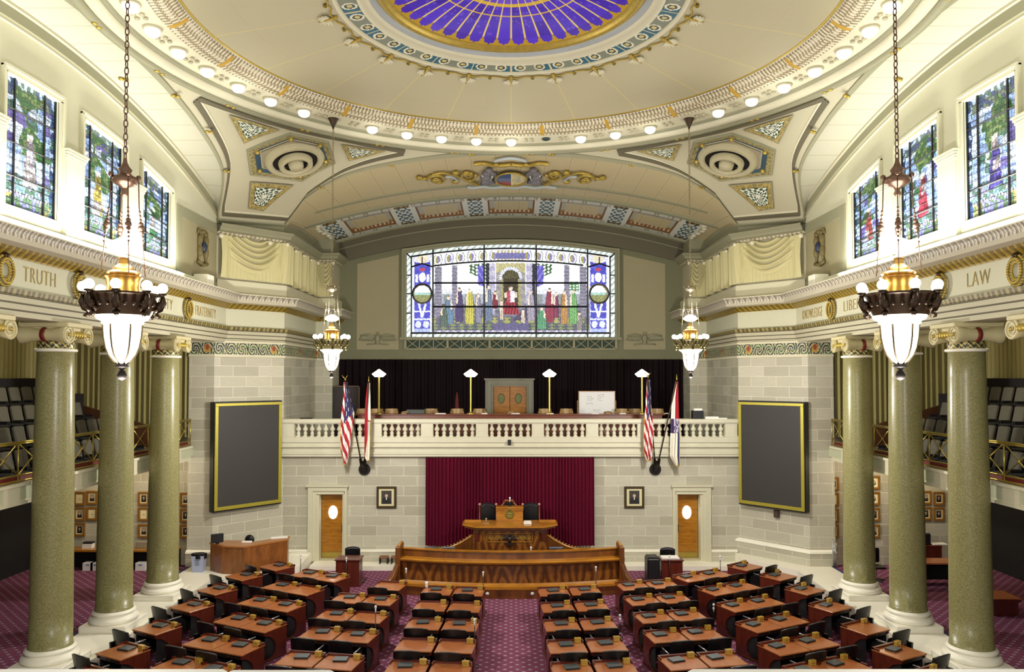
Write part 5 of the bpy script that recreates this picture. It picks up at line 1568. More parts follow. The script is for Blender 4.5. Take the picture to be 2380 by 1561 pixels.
# ------------------------------------------------------------ display boards on the canted walls
ca, cb_ = Vector((10.3, 26.5)), Vector((8.5, 28.5)); cd = (cb_-ca).normalized()
for sx in (-1, 1):
    # plane of the canted wall; board hangs a little in front, and leans out at the top
    ang = atan2(cd.y, cd.x)
    mid = (ca+cb_)/2+Vector((-cd.y, cd.x))*-.0
    n = Vector((-cd.y, cd.x)); n = -n if n.x > 0 else n   # toward room on the right side: negative X
    def proj(px, py, off):
        # intersection of the pixel ray with the board plane (right-hand coordinates, X mirrored on the left)
        d = at(px, py, Y=1.)-Vector((0, 0, EYE)); dx = abs(d.x)
        A = ca+n*off; t = (A.x*cd.y-A.y*cd.x)/(dx*cd.y-d.y*cd.x)
        return Vector((dx*t, d.y*t, EYE+d.z*t))
    if sx < 0: cs = [(500, 936), (655, 932), (651, 1167), (497, 1188)]
    else: cs = [(1868, 936), (1716, 933), (1719, 1167), (1872, 1190)]
    pf = [proj(a, b, .34) for a, b in cs]
    zt = max(pf[0].z, pf[1].z); zb = (pf[2].z+pf[3].z)/2
    s0 = (Vector(pf[0][:2])-ca).dot(cd); s1 = (Vector(pf[1][:2])-ca).dot(cd)
    W = s1-s0; Hh = zt-zb
    cen = ca+n*.34+cd*(s0+s1)/2
    R = root('display_board', (sx*cen.x, cen.y, zb)); tag(R, 'large dark electronic display board with gold frame on the %s canted stone wall' % ('left' if sx < 0 else 'right'), 'display board', 'voting display boards')
    th = atan2(cd.y, sx*cd.x) if sx > 0 else atan2(cd.y, -cd.x)+pi
    R.rotation_euler = (0, 0, (ang if sx < 0 else 0))
    # local frame: e = along wall, q = toward the room
    e = Vector((sx*cd.x, cd.y, 0)); q = Vector((sx*n.x, n.y, 0)); R.rotation_euler = (0, 0, 0)
    MM = Matrix(((e.x, q.x, 0, 0), (e.y, q.y, 0, 0), (0, 0, 1, 0), (0, 0, 0, 1)))
    m = MB(); m.bbox(-W/2-.03, W/2+.03, -.30, -.01, -.06, Hh+.03, .02, M=MM); m.build('housing', M_blackp, R, flip=(sx > 0) ^ True)
    m = MB(); f = .12
    for (x0_, x1_, z0_, z1_) in ((-W/2, W/2, Hh-f, Hh-.02), (-W/2, W/2, 0, f), (-W/2, -W/2+f, f, Hh-f), (W/2-f, W/2, f, Hh-f)): m.bbox(x0_, x1_, -.01, .03, z0_, z1_, .01, M=MM)
    m.build('gold_frame', plain('gold_trim', (176, 164, 62), .35, .4), R)
    m = MB(); m.box(-W/2+f, W/2-f, -.012, -.002, f, Hh-f, M=MM); m.build('screen', plain('dark_grey_screen', (50, 48, 45), .6, var=.06, scale=2.), R)
    m = MB(); m.box(-W/2+.3, W/2-.3, -.45, -.29, .3, Hh-.3, M=MM); m.build('wall_bracket', M_blackp, R)
    if sx > 0:
        p = proj(1803, 1194, .14); m = MB(); m.bbox(-.09, .09, -.12, -.0, -.13, .13, .01, M=Matrix.Translation((p.x, p.y, p.z)) @ MM); tag(m.build('junction_box', plain('brown_box', (70, 52, 40), .5)), 'small brown box on the stone below the right display board', 'box')

# ------------------------------------------------------------ rostrum
def arc_desk(px0, px1): pass
def fr(px, y): return at(px, 1300, Y=y).x
DK = root('clerks_desk', (0, 24.4, 0)); tag(DK, 'long curved walnut clerks desk with golden ledges in front of the rostrum', 'desk')
def bow(u, yc, ye): return yc+(ye-yc)*(2*u-1)**2
def curved(m, x0, x1, y0, z0, y1, z1, ye0, ye1, n=40, colf=None):
    """strip between two bowed lines: (y at centre, y at ends)"""
    m.grid(lambda u, v: (x0+(x1-x0)*u, bow(u, y0*(1-v)+y1*v, ye0*(1-v)+ye1*v)-24.4, z0*(1-v)+z1*v), n, 1, colf)
XA, XBb = -3.66, 3.58
def body(prof, x0, x1, mat, name, par, n=40, dend=.6):
    m = MB()
    K = len(prof)
    m.grid(lambda u, v: (x0+(x1-x0)*u, bow(u, prof[int(round(v*(K-1)))][0], prof[int(round(v*(K-1)))][0]+dend)-24.4, prof[int(round(v*(K-1)))][1]), n, K-1)
    return m.build(name, mat, par)
M_flame = None
def mk_flame():
    t = NT('flame_walnut'); pv, xyz = t.pos()
    mp = t.new('ShaderNodeCombineXYZ')
    q = t.math('PINGPONG', t.math('ADD', xyz[0], 20.), .34)
    n = t.noise(pv, 1.4, 3)
    t.link(t.math('ADD', t.math('MULTIPLY', q, 1.1), t.math('MULTIPLY', n, .5)), mp.inputs[0]); t.link(t.math('MULTIPLY', xyz[2], .30), mp.inputs[2])
    w = t.new('ShaderNodeTexWave'); w.inputs['Scale'].default_value = 2.2; w.inputs['Distortion'].default_value = 2.5; w.inputs['Detail'].default_value = 3.
    w.bands_direction = 'DIAGONAL'; t.link(mp.outputs[0], w.inputs['Vector'])
    f = t.noise(pv, 30., 2, .5, (1, 1, .15))
    t.base(t.ramp(t.math('ADD', t.math('MULTIPLY', w.outputs['Fac'], .7), t.math('MULTIPLY', f, .3)), [(.2, H(84, 44, 16)), (.55, H(112, 64, 24)), (.9, H(140, 86, 34))]))
    return t.fin(.28, 0., None, .3)
M_flame = mk_flame()
body([(24.22, .0), (24.22, .27)], XA-.12, XBb+.12, M_walnut, 'plinth', DK)
body([(24.22, .27), (24.16, .30), (24.16, .38), (24.30, .40), (24.34, .46)], XA-.15, XBb+.15, M_oak, 'base_step', DK)
body([(24.36, .44), (24.40, .98)], XA, XBb, M_flame, 'flame_panel', DK)
body([(24.40, .98), (24.30, 1.02), (24.26, 1.06), (24.26, 1.12), (24.30, 1.14), (24.62, 1.14)], XA-.1, XBb+.1, M_walnut, 'nosing', DK)
body([(24.24, 1.08), (24.23, 1.12), (24.30, 1.15), (24.6, 1.15)], XA-.1, XBb+.1, M_oak, 'ledge', DK)
body([(24.58, 1.14), (24.60, 1.36), (24.58, 1.37), (24.58, 1.40), (24.70, 1.40), (24.70, 1.34)], XA+.04, XBb-.04, M_walnut, 'screen', DK)
body([(24.56, 1.37), (24.56, 1.405), (24.74, 1.405)], XA+.02, XBb-.02, M_oak, 'screen_cap', DK)
body([(24.70, 1.12), (25.5, 1.10)], XA+.1, XBb-.1, M_oak, 'worktop', DK)
for s in (-1, 1):
    xe = XA if s < 0 else XBb; m = MB()
    m.bbox(xe-.08, xe+.08, .35, 1.2, 0, 1.5, .02); m.build('end_panel', M_walnut, DK)
    m = MB(); m.bbox(xe-s*.02-.05, xe-s*.02+.05, .5, 1.1, 1.4, 1.56, .02); m.build('end_block', M_oak, DK)
    # carved scroll foot
    m = MB(); c = Vector((xe+s*.42, .1, .22)); pts = []
    for k in range(30):
        f = k/29; a = f*2*pi*1.6; r = .2*(1-.8*f); pts.append((c.x+r*cos(a)*s, c.y+.06*f, c.z+r*sin(a)))
    m.tube(pts, [.07*(1-.4*k/29) for k in range(30)], 8)
    m.tube([(xe, .35, .95), (xe+s*.12, .3, .6), (xe+s*.3, .2, .34), (xe+s*.55, .15, .16)], [.09, .11, .12, .09], 8)
    m.box(*sorted((xe, xe+s*.62)), -.05, .5, 0, .06); m.build('scroll_foot', M_walnut, DK, True, 50)
# low step light fittings on the plinth
for px in (1133, 1237):
    p = at(px, 1375, Y=24.2); m = MB(); m.lathe([(.001, -.0), (.035, 0), (.06, -.03), (.02, -.06)], n=12, M=Matrix.Translation((p.x, 24.19-24.4, .17)) @ Matrix.Rotation(pi/2, 4, 'X')); m.build('step_light', M_white, DK, True)

RS = root('rostrum', (0, 26.3, 0)); tag(RS, 'tall octagonal oak rostrum desk lettered SALUS POPULI SUPREMA LEX', 'rostrum')
def rz(py, Y): return at(1188, py, Y=Y).z
zt = rz(1222, 26.0); zu = rz(1209, 27.0)
oct_ = lambda hw, y0, y1, c: [(-hw+c, y0), (hw-c, y0), (hw, y0+c*.9), (hw, y1), (-hw, y1), (-hw, y0+c*.9)]
OX = -.04
m = MB(); m.prism([(x+OX, y) for x, y in oct_(1.28, -.12, .7, .35)], 0, zt-.14); m.build('desk_body', M_flame, RS)
m = MB(); m.prism([(x+OX, y) for x, y in oct_(1.34, -.16, .75, .37)], zt-.20, zt-.12); m.prism([(x+OX, y) for x, y in oct_(1.58, -.32, .75, .45)], zt-.12, zt-.05); m.build('cornice', M_walnut, RS)
m = MB(); m.prism([(x+OX, y) for x, y in oct_(1.62, -.36, .8, .48)], zt-.05, zt); m.build('desk_top', M_oak, RS)
m = MB(); m.prism([(x+OX, y) for x, y in oct_(1.64, -.38, .8, .48)], zt-.052, zt-.01)
for s in (-1, 1):
    m.box(OX+s*1.3-.28, OX+s*1.3+.28, .55, .62, zt, zt+.05)
m.build('top_edge', M_oak, RS)
m = MB(); yf = -.125; zq = rz(1238, 26.2); zr = rz(1259, 26.2)
for (x0_, x1_, z0_, z1_) in ((-.80, .78, zq-.02, zq), (-.80, .78, zr, zr+.02), (-.80, -.78, zr, zq), (.76, .78, zr, zq), (-.9, .88, zq+.07, zq+.09)): m.box(x0_+OX, x1_+OX, yf-.02, yf, z0_, z1_)
m.build('inscription_frame', plain('gold_line', (170, 128, 36), .4, .3), RS)
M_ins = plain('gold_letters', (226, 196, 84), .4, .2)
for t, x in (('SALUS POPULI', -.495), ('SUPREMA LEX', .47)):
    o = word(t, (0, 0, 0), (pi/2, 0, 0), .23, M_ins, RS, 'inscription'); d = o.data; w_ = max(v.co.x for v in d.vertices)-min(v.co.x for v in d.vertices)
    o.scale = (.52/w_, .9, 1); o.location = (x+OX, yf-.012, (zq+zr)/2)
m = MB(); ec = Vector((OX-.01, yf-.05, zr+.10))
m.ball(tuple(ec), .075, 10, 8, 1.5); m.ball(tuple(ec+Vector((0, -.03, .16))), .045, 8, 6); m.tube([ec+Vector((0, -.04, .16)), ec+Vector((.05, -.07, .15))], [.025, .008], 5)
for s in (-1, 1):
    for q in range(6):
        a = radians(20+q*17); m.tube([ec+Vector((s*.05, .01, .04)), ec+Vector((s*(.05+.16*cos(a*.9)), .02, .04+.15*sin(a)-.05)), ec+Vector((s*(.08+.17*cos(a)), .03, -.10+.20*sin(a)))], [.03, .035, .02], 6)
m.box(OX-.20, OX+.18, yf-.09, yf, zr-.07, zr-.03); m.build('carved_eagle', plain('dark_carving', (40, 18, 10), .45), RS, True, 50)
for s in (-1, 1):
    m = MB(); xx = OX+s*1.12; Mx = Matrix.Translation((xx, .06, (zq+zr)/2)) @ Matrix.Rotation(s*.73, 4, 'Z'); m.box(-.10, .10, -.05, -.02, -.14, .14, M=Mx); m.build('side_panel', M_deskbody, RS)
# lectern block
lx0, lx1 = at(1152, 1190, Y=26.9).x, at(1217, 1190, Y=26.9).x; lz = rz(1178, 26.9)
m = MB(); m.box(lx0+.03, lx1-.03, .6, .85, zt, lz-.05); m.build('lectern_box', M_oak, RS)
m = MB(); m.bbox(lx0, lx1, .54, .95, lz-.05, lz, .015); m.box(lx0+.01, lx1-.01, .57, .6, lz-.11, lz-.05); m.build('lectern_top', M_oak, RS)
m = MB(); m.lathe([(.001, .02), (.14, .02), (.16, .0)], n=28, M=Matrix.Translation(((lx0+lx1)/2, .6, (lz+zt)/2-.02)) @ Matrix.Rotation(pi/2, 4, 'X'))
m.ball(((lx0+lx1)/2, .6, (lz+zt)/2+.16), .06, 10, 6)
sl = m.build('state_seal', plain('seal_bronze', (120, 108, 40), .4, .4, var=.4, scale=26.), RS, True, 40)
m = MB(); 
for k in range(3): m.ball(((lx0+lx1)/2-.05+.05*k, .575, (lz+zt)/2+.02), .025, 7, 5)
m.box((lx0+lx1)/2-.07, (lx0+lx1)/2+.07, .57, .58, (lz+zt)/2-.07, (lz+zt)/2-.05); m.build('seal_relief', plain('seal_gilt', (176, 160, 90), .4, .3), sl)
# swept side wings of the dais
for s in (-1, 1):
    m = MB(); R = root('dais_wing', (s*1.32+OX, 27.12, 0)); tag(R, 'swept oak stair wing with small studs on the %s of the rostrum' % ('left' if s < 0 else 'right'), 'balustrade', 'rostrum wings')
    n = 16
    def zc_(u): return (rz(1240, 27.1)-.12)*(1-u)**1.0+rz(1281, 27.1)*u-.22*sin(pi*u)**1*(1-.2*u)+.0
    for k in range(n):
        u0, u1 = k/n, (k+1)/n; L_ = 1.75
        xs0, xs1 = s*L_*u0, s*L_*u1
        za, zb_ = zc_(u0)+.05, zc_(u1)+.05
        m.add([(xs0, 0, 0), (xs1, 0, 0), (xs1, 0, zb_), (xs0, 0, za), (xs0, .1, 0), (xs1, .1, 0), (xs1, .1, zb_), (xs0, .1, za)], [(0, 1, 2, 3) if s > 0 else (3, 2, 1, 0), (7, 6, 5, 4), (3, 2, 6, 7)])
    m.build('wing_panel', M_walnut, R)
    m = MB(); pts = [(s*1.75*k/n, .03, zc_(k/n)+.06) for k in range(n+1)]; m.tube(pts, .055, 6); m.build('wing_rail', M_oak, R, True)
    m = MB()
    for k in range(1, n): m.ball((s*1.75*k/n, .03, zc_(k/n)+.13), .028, 7, 5)
    m.build('studs', M_brass, R, True)
m = MB(); m.box(-3.0, 2.9, 27.28, 28.15, 0., .55); tag(m.build('dais_platform', M_walnut), 'raised wooden platform under the chairs behind the rostrum', 'platform')
# tall chairs on the dais
for px, nm in ((1134, 'left'), (1234, 'right')):
    p = at(px, 1172, Y=27.85); R = root('dais_armchair', (p.x, 27.85, .55)); h = p.z-.55
    m = MB(); m.grid(lambda u, v: ((u-.5)*.50, -.02-.02*sin(pi*u), .75+(h-.75)*v+.06*sin(pi*u)*v), 10, 8); m.grid(lambda u, v: ((u-.5)*.50, .08, .75+(h-.75)*v+.06*sin(pi*u)*v), 10, 2); m.bbox(-.24, .24, -.0, .08, .7, h-.04, .02); m.build('backrest', M_black, R, True, 50)
    m = MB(); m.grid(lambda u, v: ((u-.5)*.46, -.05+.13*v, h-.02+.06*sin(pi*u)-.04*(1-v)), 10, 3); m.build('back_top_roll', plain('grey_leather', (104, 102, 112), .4), R, True)  # paler grey strip over the top of the black back
    m = MB(); m.bbox(-.27, .27, -.5, .08, .4, .52, .03); m.build('seat', M_black, R, True, 50)
    for s in (-1, 1):
        m = MB(); m.tube([(s*.30, .04, 0), (s*.30, .04, h-.03)], .028, 8); o = m.build('back_post', M_rail, R, True)
        m = MB(); m.ball((s*.30, .04, h), .05, 10, 8); m.build('finial', plain('pale_finial', (186, 140, 120), .4), o, True)
        m = MB(); m.bbox(s*.30-.03, s*.30+.03, -.45, .02, .72, .86, .01); m.build('armrest', plain('pale_arm', (196, 164, 150), .4), R)
        m = MB(); m.tube([(s*.28, -.42, 0), (s*.29, -.42, .74)], .026, 8); m.build('front_leg', M_rail, R, True)
    tag(R, 'tall black leather armchair with wooden posts %s of the lectern box' % nm, 'armchair', 'armchairs on the dais')
p = at(1183, 1165, Y=27.9); R = root('speaker_throne', (p.x, 27.9, .55)); h = p.z-.55; tag(R, 'carved high-backed chair with curved wooden crest behind the lectern', 'chair')
m = MB(); m.tube([(-.33, 0, .0), (-.33, 0, h-.42), (-.26, 0, h-.14), (-.12, 0, h+.02), (.12, 0, h+.02), (.26, 0, h-.14), (.33, 0, h-.42), (.33, 0, .0)], .035, 8); m.tube([(-.2, -.02, h-.02), (-.12, -.04, h+.06), (0, -.04, h+.02), (.12, -.04, h+.06), (.2, -.02, h-.02)], .03, 7); m.build('frame', plain('reddish_crest', (150, 84, 50), .4), R, True)
m = MB(); m.grid(lambda u, v: ((u-.5)*.56, -.01, .5+(h-.62)*v+.12*sin(pi*u)*v), 12, 4); m.bbox(-.28, .28, 0, .06, .5, h-.14, .02); m.build('backrest', M_black, R, True, 50)
m = MB(); m.bbox(-.3, .3, -.5, .05, .4, .52, .03); m.build('seat', M_black, R)

# microphones
def mic(x, y, z0, h, label, low=False, name='microphone_stand'):
    R = root(name, (x, y, z0))
    if not low:
        m = MB(); m.lathe([(.001, 0), (.11, 0), (.11, .02), (.02, .04)], n=16) if z0 < .5 else m.lathe([(.001, 0), (.05, 0), (.05, .02), (.01, .03)], n=12); m.tube([(0, 0, .01), (0, 0, h-.16)], .011, 6); m.build('pole', M_blackp, R, True)
        m = MB(); m.tube([(0, 0, h-.17), (0, 0, h-.06)], [.014, .02], 8); m.ball((0, 0, h-.03), .033, 10, 8, 1.3); m.build('microphone', M_white, R, True)
    else:
        m = MB(); m.lathe([(.001, 0), (.08, 0), (.08, .02), (.02, .04)], n=14); m.tube([(0, 0, .01), (0, 0, h-.12)], .014, 6); m.build('pole', M_blackp, R, True)
        m = MB(); m.ball((0, 0, h-.03), .035, 10, 8, 1.2); m.tube([(0, 0, h-.22), (0, 0, h-.10)], [.016, .034], 8); m.ball((0, 0, .12), .02, 8, 6); m.build('microphone', M_white, R, True)
    tag(R, label, 'microphone', 'microphones'); return R
p = at(1185, 1155, Y=27.1); mic(p.x, 27.1, lz, max(.3, p.z-lz), 'white-headed microphone on the lectern box of the rostrum', name='desk_microphone')
p = at(1234, 1270, Y=25.2); mic(p.x, 25.2, 1.105, max(.25, p.z-1.105), 'white-headed microphone on the clerks desk below the inscription', name='desk_microphone')
# small things on the rostrum
x = at(1130, 1210, Y=26.5).x; m = MB(); m.bbox(-.2, .0, -.08, .1, 0, .02, .005); m.build('gavel_block', M_pew, None, loc=(x+.1, 26.5, zt)); o = bpy.data.objects['gavel_block']; tag(o, 'pale gavel and block on the rostrum left of the lectern box', 'gavel')
m = MB(); m.tube([(-.1, 0, .02), (-.1, 0, .12)], .022, 8); m.ball((-.1, 0, .15), .036, 10, 8); m.build('gavel', M_pew, o, True)
x = at(1226, 1208, Y=26.5).x; m = MB()
for k in range(5): m.box(-.14+.006*k, .14-.004*k, -.12, .12, .014*k, .014*k+.013)
tag(m.build('paper_stack', M_paper, None, loc=(x, 26.5, zt)), 'thick stack of white papers on the rostrum right of the lectern box', 'papers')
for px, c_, lab in ((1003, M_lap, 'far left'), (1042, plain('blue_grey_pad', (96, 98, 112), .5), 'left centre'), (1292, plain('blue_grey_pad', (96, 98, 112), .5), 'right')):
    x = at(px, 1275, Y=26.2).x; R = root('clerk_chair', (x, 26.15, 0)); m = MB(); m.bbox(-.23, .23, -.03, .05, .8, 1.18, .03); m.build('backrest', M_black, R, True, 50)
    m = MB(); m.bbox(-.24, .24, -.04, .06, 1.14, 1.2, .02); m.build('back_top', c_, R, True, 50)
    m = MB(); m.bbox(-.25, .25, -.5, 0, .44, .52, .03); m.build('seat', M_black, R); m = MB(); m.tube([(0, -.25, .05), (0, -.25, .45)], .03, 8); m.lathe([(.25, 0), (.24, .04), (.03, .08)], (0, -.25, 0), 5); m.build('pedestal', M_blackp, R)
    tag(R, 'low black clerk chair behind the curved clerks desk, %s' % lab, 'chair', 'clerk chairs')

# ------------------------------------------------------------ side furniture along the back
def table(name, label, cat, x0, x1, y0, y1, z0, z1, mat, top):
    R = root(name, ((x0+x1)/2, (y0+y1)/2, z0)); w = (x1-x0)/2; d = (y1-y0)/2; h = z1-z0
    m = MB(); m.box(-w+.04, w-.04, -d+.04, d-.04, .06, h-.04); m.build('body', mat, R)
    m = MB(); m.bbox(-w, w, -d, d, h-.05, h, .012); m.build('top', top, R)
    m = MB(); m.box(-w, w, -d, d, 0, .07); m.build('plinth', mat, R)
    tag(R, label, cat); return R
Y = 25.6; a, b = at(777, 1300, Y=Y).x, at(837, 1300, Y=Y).x; zt_ = at(800, 1300, Y=Y).z
table('side_podium', 'small red-brown wooden podium below the left door', 'podium', a, b, Y, Y+.65, 0, zt_, M_deskbody, M_deskbody)
mic((a+b)/2-.0, Y-.12, 0, 1.0, 'white-headed microphone standing before the left podium', False)
Y2 = 25.7; a2, b2 = at(1536, 1300, Y=Y2).x, at(1590, 1300, Y=Y2).x; zt2 = at(1560, 1301, Y=Y2).z
table('side_podium', 'small red-brown wooden podium topped with white papers below the right door', 'podium', a2, b2, Y2, Y2+.6, 0, zt2, M_deskbody, M_deskbody)
m = MB()
for k in range(3): m.box(-.3+.01*k, .3-.008*k, -.18, .18, .015*k, .015*k+.014)
tag(m.build('paper_stack', M_paper, None, loc=((a2+b2)/2-.02, Y2+.33, zt2)), 'wide white papers lying on the right podium', 'papers')
mic((a2+b2)/2-.12, Y2-.1, 0, 1.05, 'white-headed microphone standing before the right podium', False)
a3, b3 = at(1505, 1300, Y=Y2).x, at(1536, 1300, Y=Y2).x
m = MB(); m.bbox(a3, b3-.03, Y2+.0, Y2+.6, 0, zt2+.03, .03); o = m.build('waste_bin', M_blackp); tag(o, 'tall black bin beside the right podium', 'bin')
m = MB(); m.box(a3+.03, b3-.06, Y2+.05, Y2+.55, zt2+.03, zt2+.07); m.build('lid', M_black, o)
for (px, py, lab) in ((820, 1276, 'left'), (1551, 1278, 'right')):
    Yc = 26.75; p = at(px, py, Y=Yc); R = root('podium_armchair', (p.x, Yc, 0)); h = p.z+.05
    m = MB(); m.grid(lambda u, v: ((u-.5)*.52, -.04+.03*sin(pi*u)-.02*v, .45+(h-.45)*v+.05*sin(pi*u)*v), 10, 6); m.bbox(-.25, .25, 0, .09, .42, h-.03, .03); m.build('backrest', M_black, R, True, 50)
    m = MB(); m.grid(lambda u, v: ((u-.5)*.44, -.06+.1*v, h+.02+.03*sin(pi*u)-.05*(1-v)), 8, 3); m.build('back_top_sheen', plain('grey_leather', (104, 102, 112), .4), R, True)  # paler grey strip paints the sheen along the top of the back
    m = MB(); m.bbox(-.28, .28, -.52, .02, .40, .52, .03); m.build('seat', M_black, R, True, 50)
    for s in (-1, 1):
        m = MB(); m.bbox(s*.30-.03, s*.30+.03, -.45, .05, .55, .68, .02); m.build('armrest', M_black, R)
    m = MB(); m.tube([(0, -.2, .05), (0, -.2, .42)], .035, 8); m.lathe([(.3, 0), (.29, .04), (.03, .08)], (0, -.2, 0), 5); m.build('pedestal', M_blackp, R)
    tag(R, 'black leather armchair behind the %s podium' % lab, 'armchair', 'podium armchairs')
# corner reception desk at the left
zq_ = at(566, 1267, Y=25.45).z
pl = [at(487, 1260, Z=zq_), at(515, 1268, Z=zq_), at(566, 1270, Z=zq_), at(671, 1252, Z=zq_)]
pts = [(p.x, p.y) for p in pl]
back = [(pts[3][0]-.1, pts[3][1]+.5), (pts[2][0]+.05, pts[2][1]+.75), (pts[1][0]+.25, pts[1][1]+.85), (pts[0][0]+.45, pts[0][1]+.35)]
poly = pts+back
cxm = sum(p[0] for p in poly)/8; cym = sum(p[1] for p in poly)/8
R = root('corner_desk', (cxm, cym, .48)); tag(R, 'bent golden-brown wooden corner desk under the left display board', 'desk')
lp = [(p[0]-cxm, p[1]-cym) for p in poly]
sh = lambda k: [(p[0]*k, p[1]*k) for p in lp]
m = MB(); m.prism(sh(.975), 0, zq_-.48-.05); m.build('body', wood('corner_desk_wood', (104, 58, 22), (156, 96, 42), .35, (3, 3, .8), 2.), R)
m = MB(); m.prism(lp, zq_-.48-.05, zq_-.48); m.build('top', wood('corner_desk_top', (150, 92, 36), (176, 112, 52), .35), R)
p = at(505, 1246, Y=pts[1][1]+.3); m = MB(); m.bbox(-.20, .20, -.04, .04, .04, .34, .02, M=Matrix.Rotation(.5, 4, 'Z')); m.box(-.04, .04, -.06, .08, 0, .05); tag(m.build('monitor', M_blackp, None, loc=(p.x, p.y, zq_)), 'small black monitor on the left end of the corner desk', 'monitor')
q_ = at(572, 1262, Z=zq_); m = MB(); m.bbox(-.17, .15, -.05, .08, 0, .05, .008); tag(m.build('paper_stack', M_paper, None, loc=(q_.x, q_.y+.1, zq_)), 'white papers on the middle bend of the corner desk', 'papers')
q_ = at(648, 1250, Z=zq_); m = MB(); m.bbox(-.28, .28, -.13, .13, 0, .03, .008, M=Matrix.Rotation(.35, 4, 'Z')); tag(m.build('white_ledger', M_paper, None, loc=(q_.x, q_.y+.05, zq_)), 'flat white ledger on the right end of the corner desk', 'book')
Rr = root('swivel_chair', (at(580, 1250, Y=26.75).x, 26.75, .48)); tag(Rr, 'black round-topped swivel chair behind the corner desk', 'chair'); hh = at(580, 1242, Y=26.75).z-.48
m = MB(); m.lathe([(.001, -.05), (.12, -.045), (.17, 0), (.12, .045), (.001, .05)], n=20, M=Matrix.Translation((0, 0, hh-.17)) @ Matrix.Rotation(pi/2, 4, 'X')); m.build('backrest', M_black, Rr, True); m = MB(); m.tube([(0, .05, .5), (0, .03, hh-.2)], .03, 6); m.tube([(0, -.15, .05), (0, -.15, .45)], .03, 6); m.build('post', M_blackp, Rr); m = MB(); m.bbox(-.22, .22, -.4, .08, .42, .5, .03); m.build('seat', M_black, Rr); m = MB(); m.lathe([(.25, 0), (.24, .04), (.03, .08)], (0, -.15, 0), 5); m.build('base', M_blackp, Rr)
# recycling bin with black liner
p = at(458, 1330, Z=.48); R = root('recycling_bin', (p.x, p.y+.15, .48)); h = at(458, 1292, Y=p.y).z-.48
m = MB(); m.add([(-.17, -.13, 0), (.17, -.13, 0), (.17, .13, 0), (-.17, .13, 0), (-.20, -.16, h), (.20, -.16, h), (.20, .16, h), (-.20, .16, h)], [(3, 2, 1, 0), (0, 1, 5, 4), (1, 2, 6, 5), (2, 3, 7, 6), (3, 0, 4, 7)]); m.build('bin_body', plain('pale_blue_plastic', (170, 178, 206), .5), R)
m = MB(); m.grid(lambda u, v: ((.21+.015*sin(u*40))*(cos(2*pi*u)*(1.15 if 1 else 1)), (.17+.012*sin(u*34))*sin(2*pi*u), h-.10+.16*v), 40, 2); m.lathe([(.2, h+.05), (.001, h+.02)], n=16); m.build('bin_liner', M_black, R)
m = MB()
for k, w_ in enumerate((.16, .12, .14)): m.box(-w_/2, w_/2, -.165, -.158, h*.72-.07*k, h*.72-.07*k+.022)
m.build('printed_lines', plain('grey_print', (110, 120, 140), .6), R)
tag(R, 'pale blue bin with a black liner beside the corner desk', 'bin')
# low radiator cabinet by the left door, stools, blue-capped items
xa, xb = at(674, 1285, Y=28.1).x, at(717, 1285, Y=28.1).x
R = root('low_cabinet', ((xa+xb)/2, 28.15, .16)); tag(R, 'low dark red cabinet with white top left of the left door', 'cabinet'); w_ = (xb-xa)/2
m = MB(); m.box(-w_, w_, -.15, .15, 0, .32); m.build('body', plain('dark_red_cabinet', (70, 24, 20), .5), R); m = MB(); m.bbox(-w_-.02, w_+.02, -.17, .15, .32, .37, .01); m.build('top', M_marble, R)
for px, lab in ((892, 'left'), (919, 'right')):
    x = at(px, 1290, Y=28.1).x; R = root('low_stool', (x, 28.15, .16)); tag(R, 'small dark stool with patterned cushion by the back wall, %s of the pair' % lab, 'stool', 'low stools')
    m = MB()
    for sx_ in (-1, 1):
        for sy_ in (-1, 1): m.box(sx_*.14-.02, sx_*.14+.02, sy_*.1-.02, sy_*.1+.02, 0, .2)
    m.build('frame', M_blackp, R); m = MB(); m.bbox(-.17, .17, -.13, .13, .2, .27, .02); m.build('cushion', plain('patterned_cushion', (130, 84, 60), .8, var=.5, scale=30.), R)
# benches with boxes under the balconies
R = root('wall_bench', (-13.4, 26.2, .46)); tag(R, 'long low dark bench along the end wall of the left aisle', 'bench')
m = MB(); m.bbox(-2.4, 2.0, -.3, .3, .62, .70, .01); m.build('bench_top', M_oak, R)
for x in (-2.3, -.2, 1.9): m = MB(); m.box(x-.04, x+.04, -.26, .26, 0, .62); m.build('leg', M_blackp, R)
m = MB(); m.box(-2.4, 2.0, .2, .28, 0, .62); m.build('back_panel', M_dark, R)
for px, lab in ((208, 'left one near the middle left column'), (226, 'right one near the middle left column'), (330, 'between the middle and farthest left columns')):
    p = at(px, 1318, Y=26.0); m = MB(); m.box(-.17, .17, -.12, .12, 0, .26); o = m.build('paper_box', M_paper, None, loc=(p.x, 26.0, .462)); m.box; tag(o, 'white box under the bench, %s' % lab, 'box', 'white boxes under the bench')
    mm = MB(); mm.box(-.06, .06, -.125, -.118, .17, .22); mm.build('hand_hole', plain('blue_mark', (120, 150, 190), .6), o)
p = at(205, 1293, Y=26.2)
for k in range(4):
    m = MB(); m.box(-.17+.01*k, .16+.005*k, -.1, .1, 0, .05); o = m.build('binder', M_paper if k < 3 else M_blackp, None, loc=(p.x, 26.2, 1.161+.052*k)); tag(o, 'binder stacked on the left aisle bench, %s' % ['lowest', 'second from bottom', 'third from bottom', 'dark one on top'][k], 'binder', 'binders on the bench')
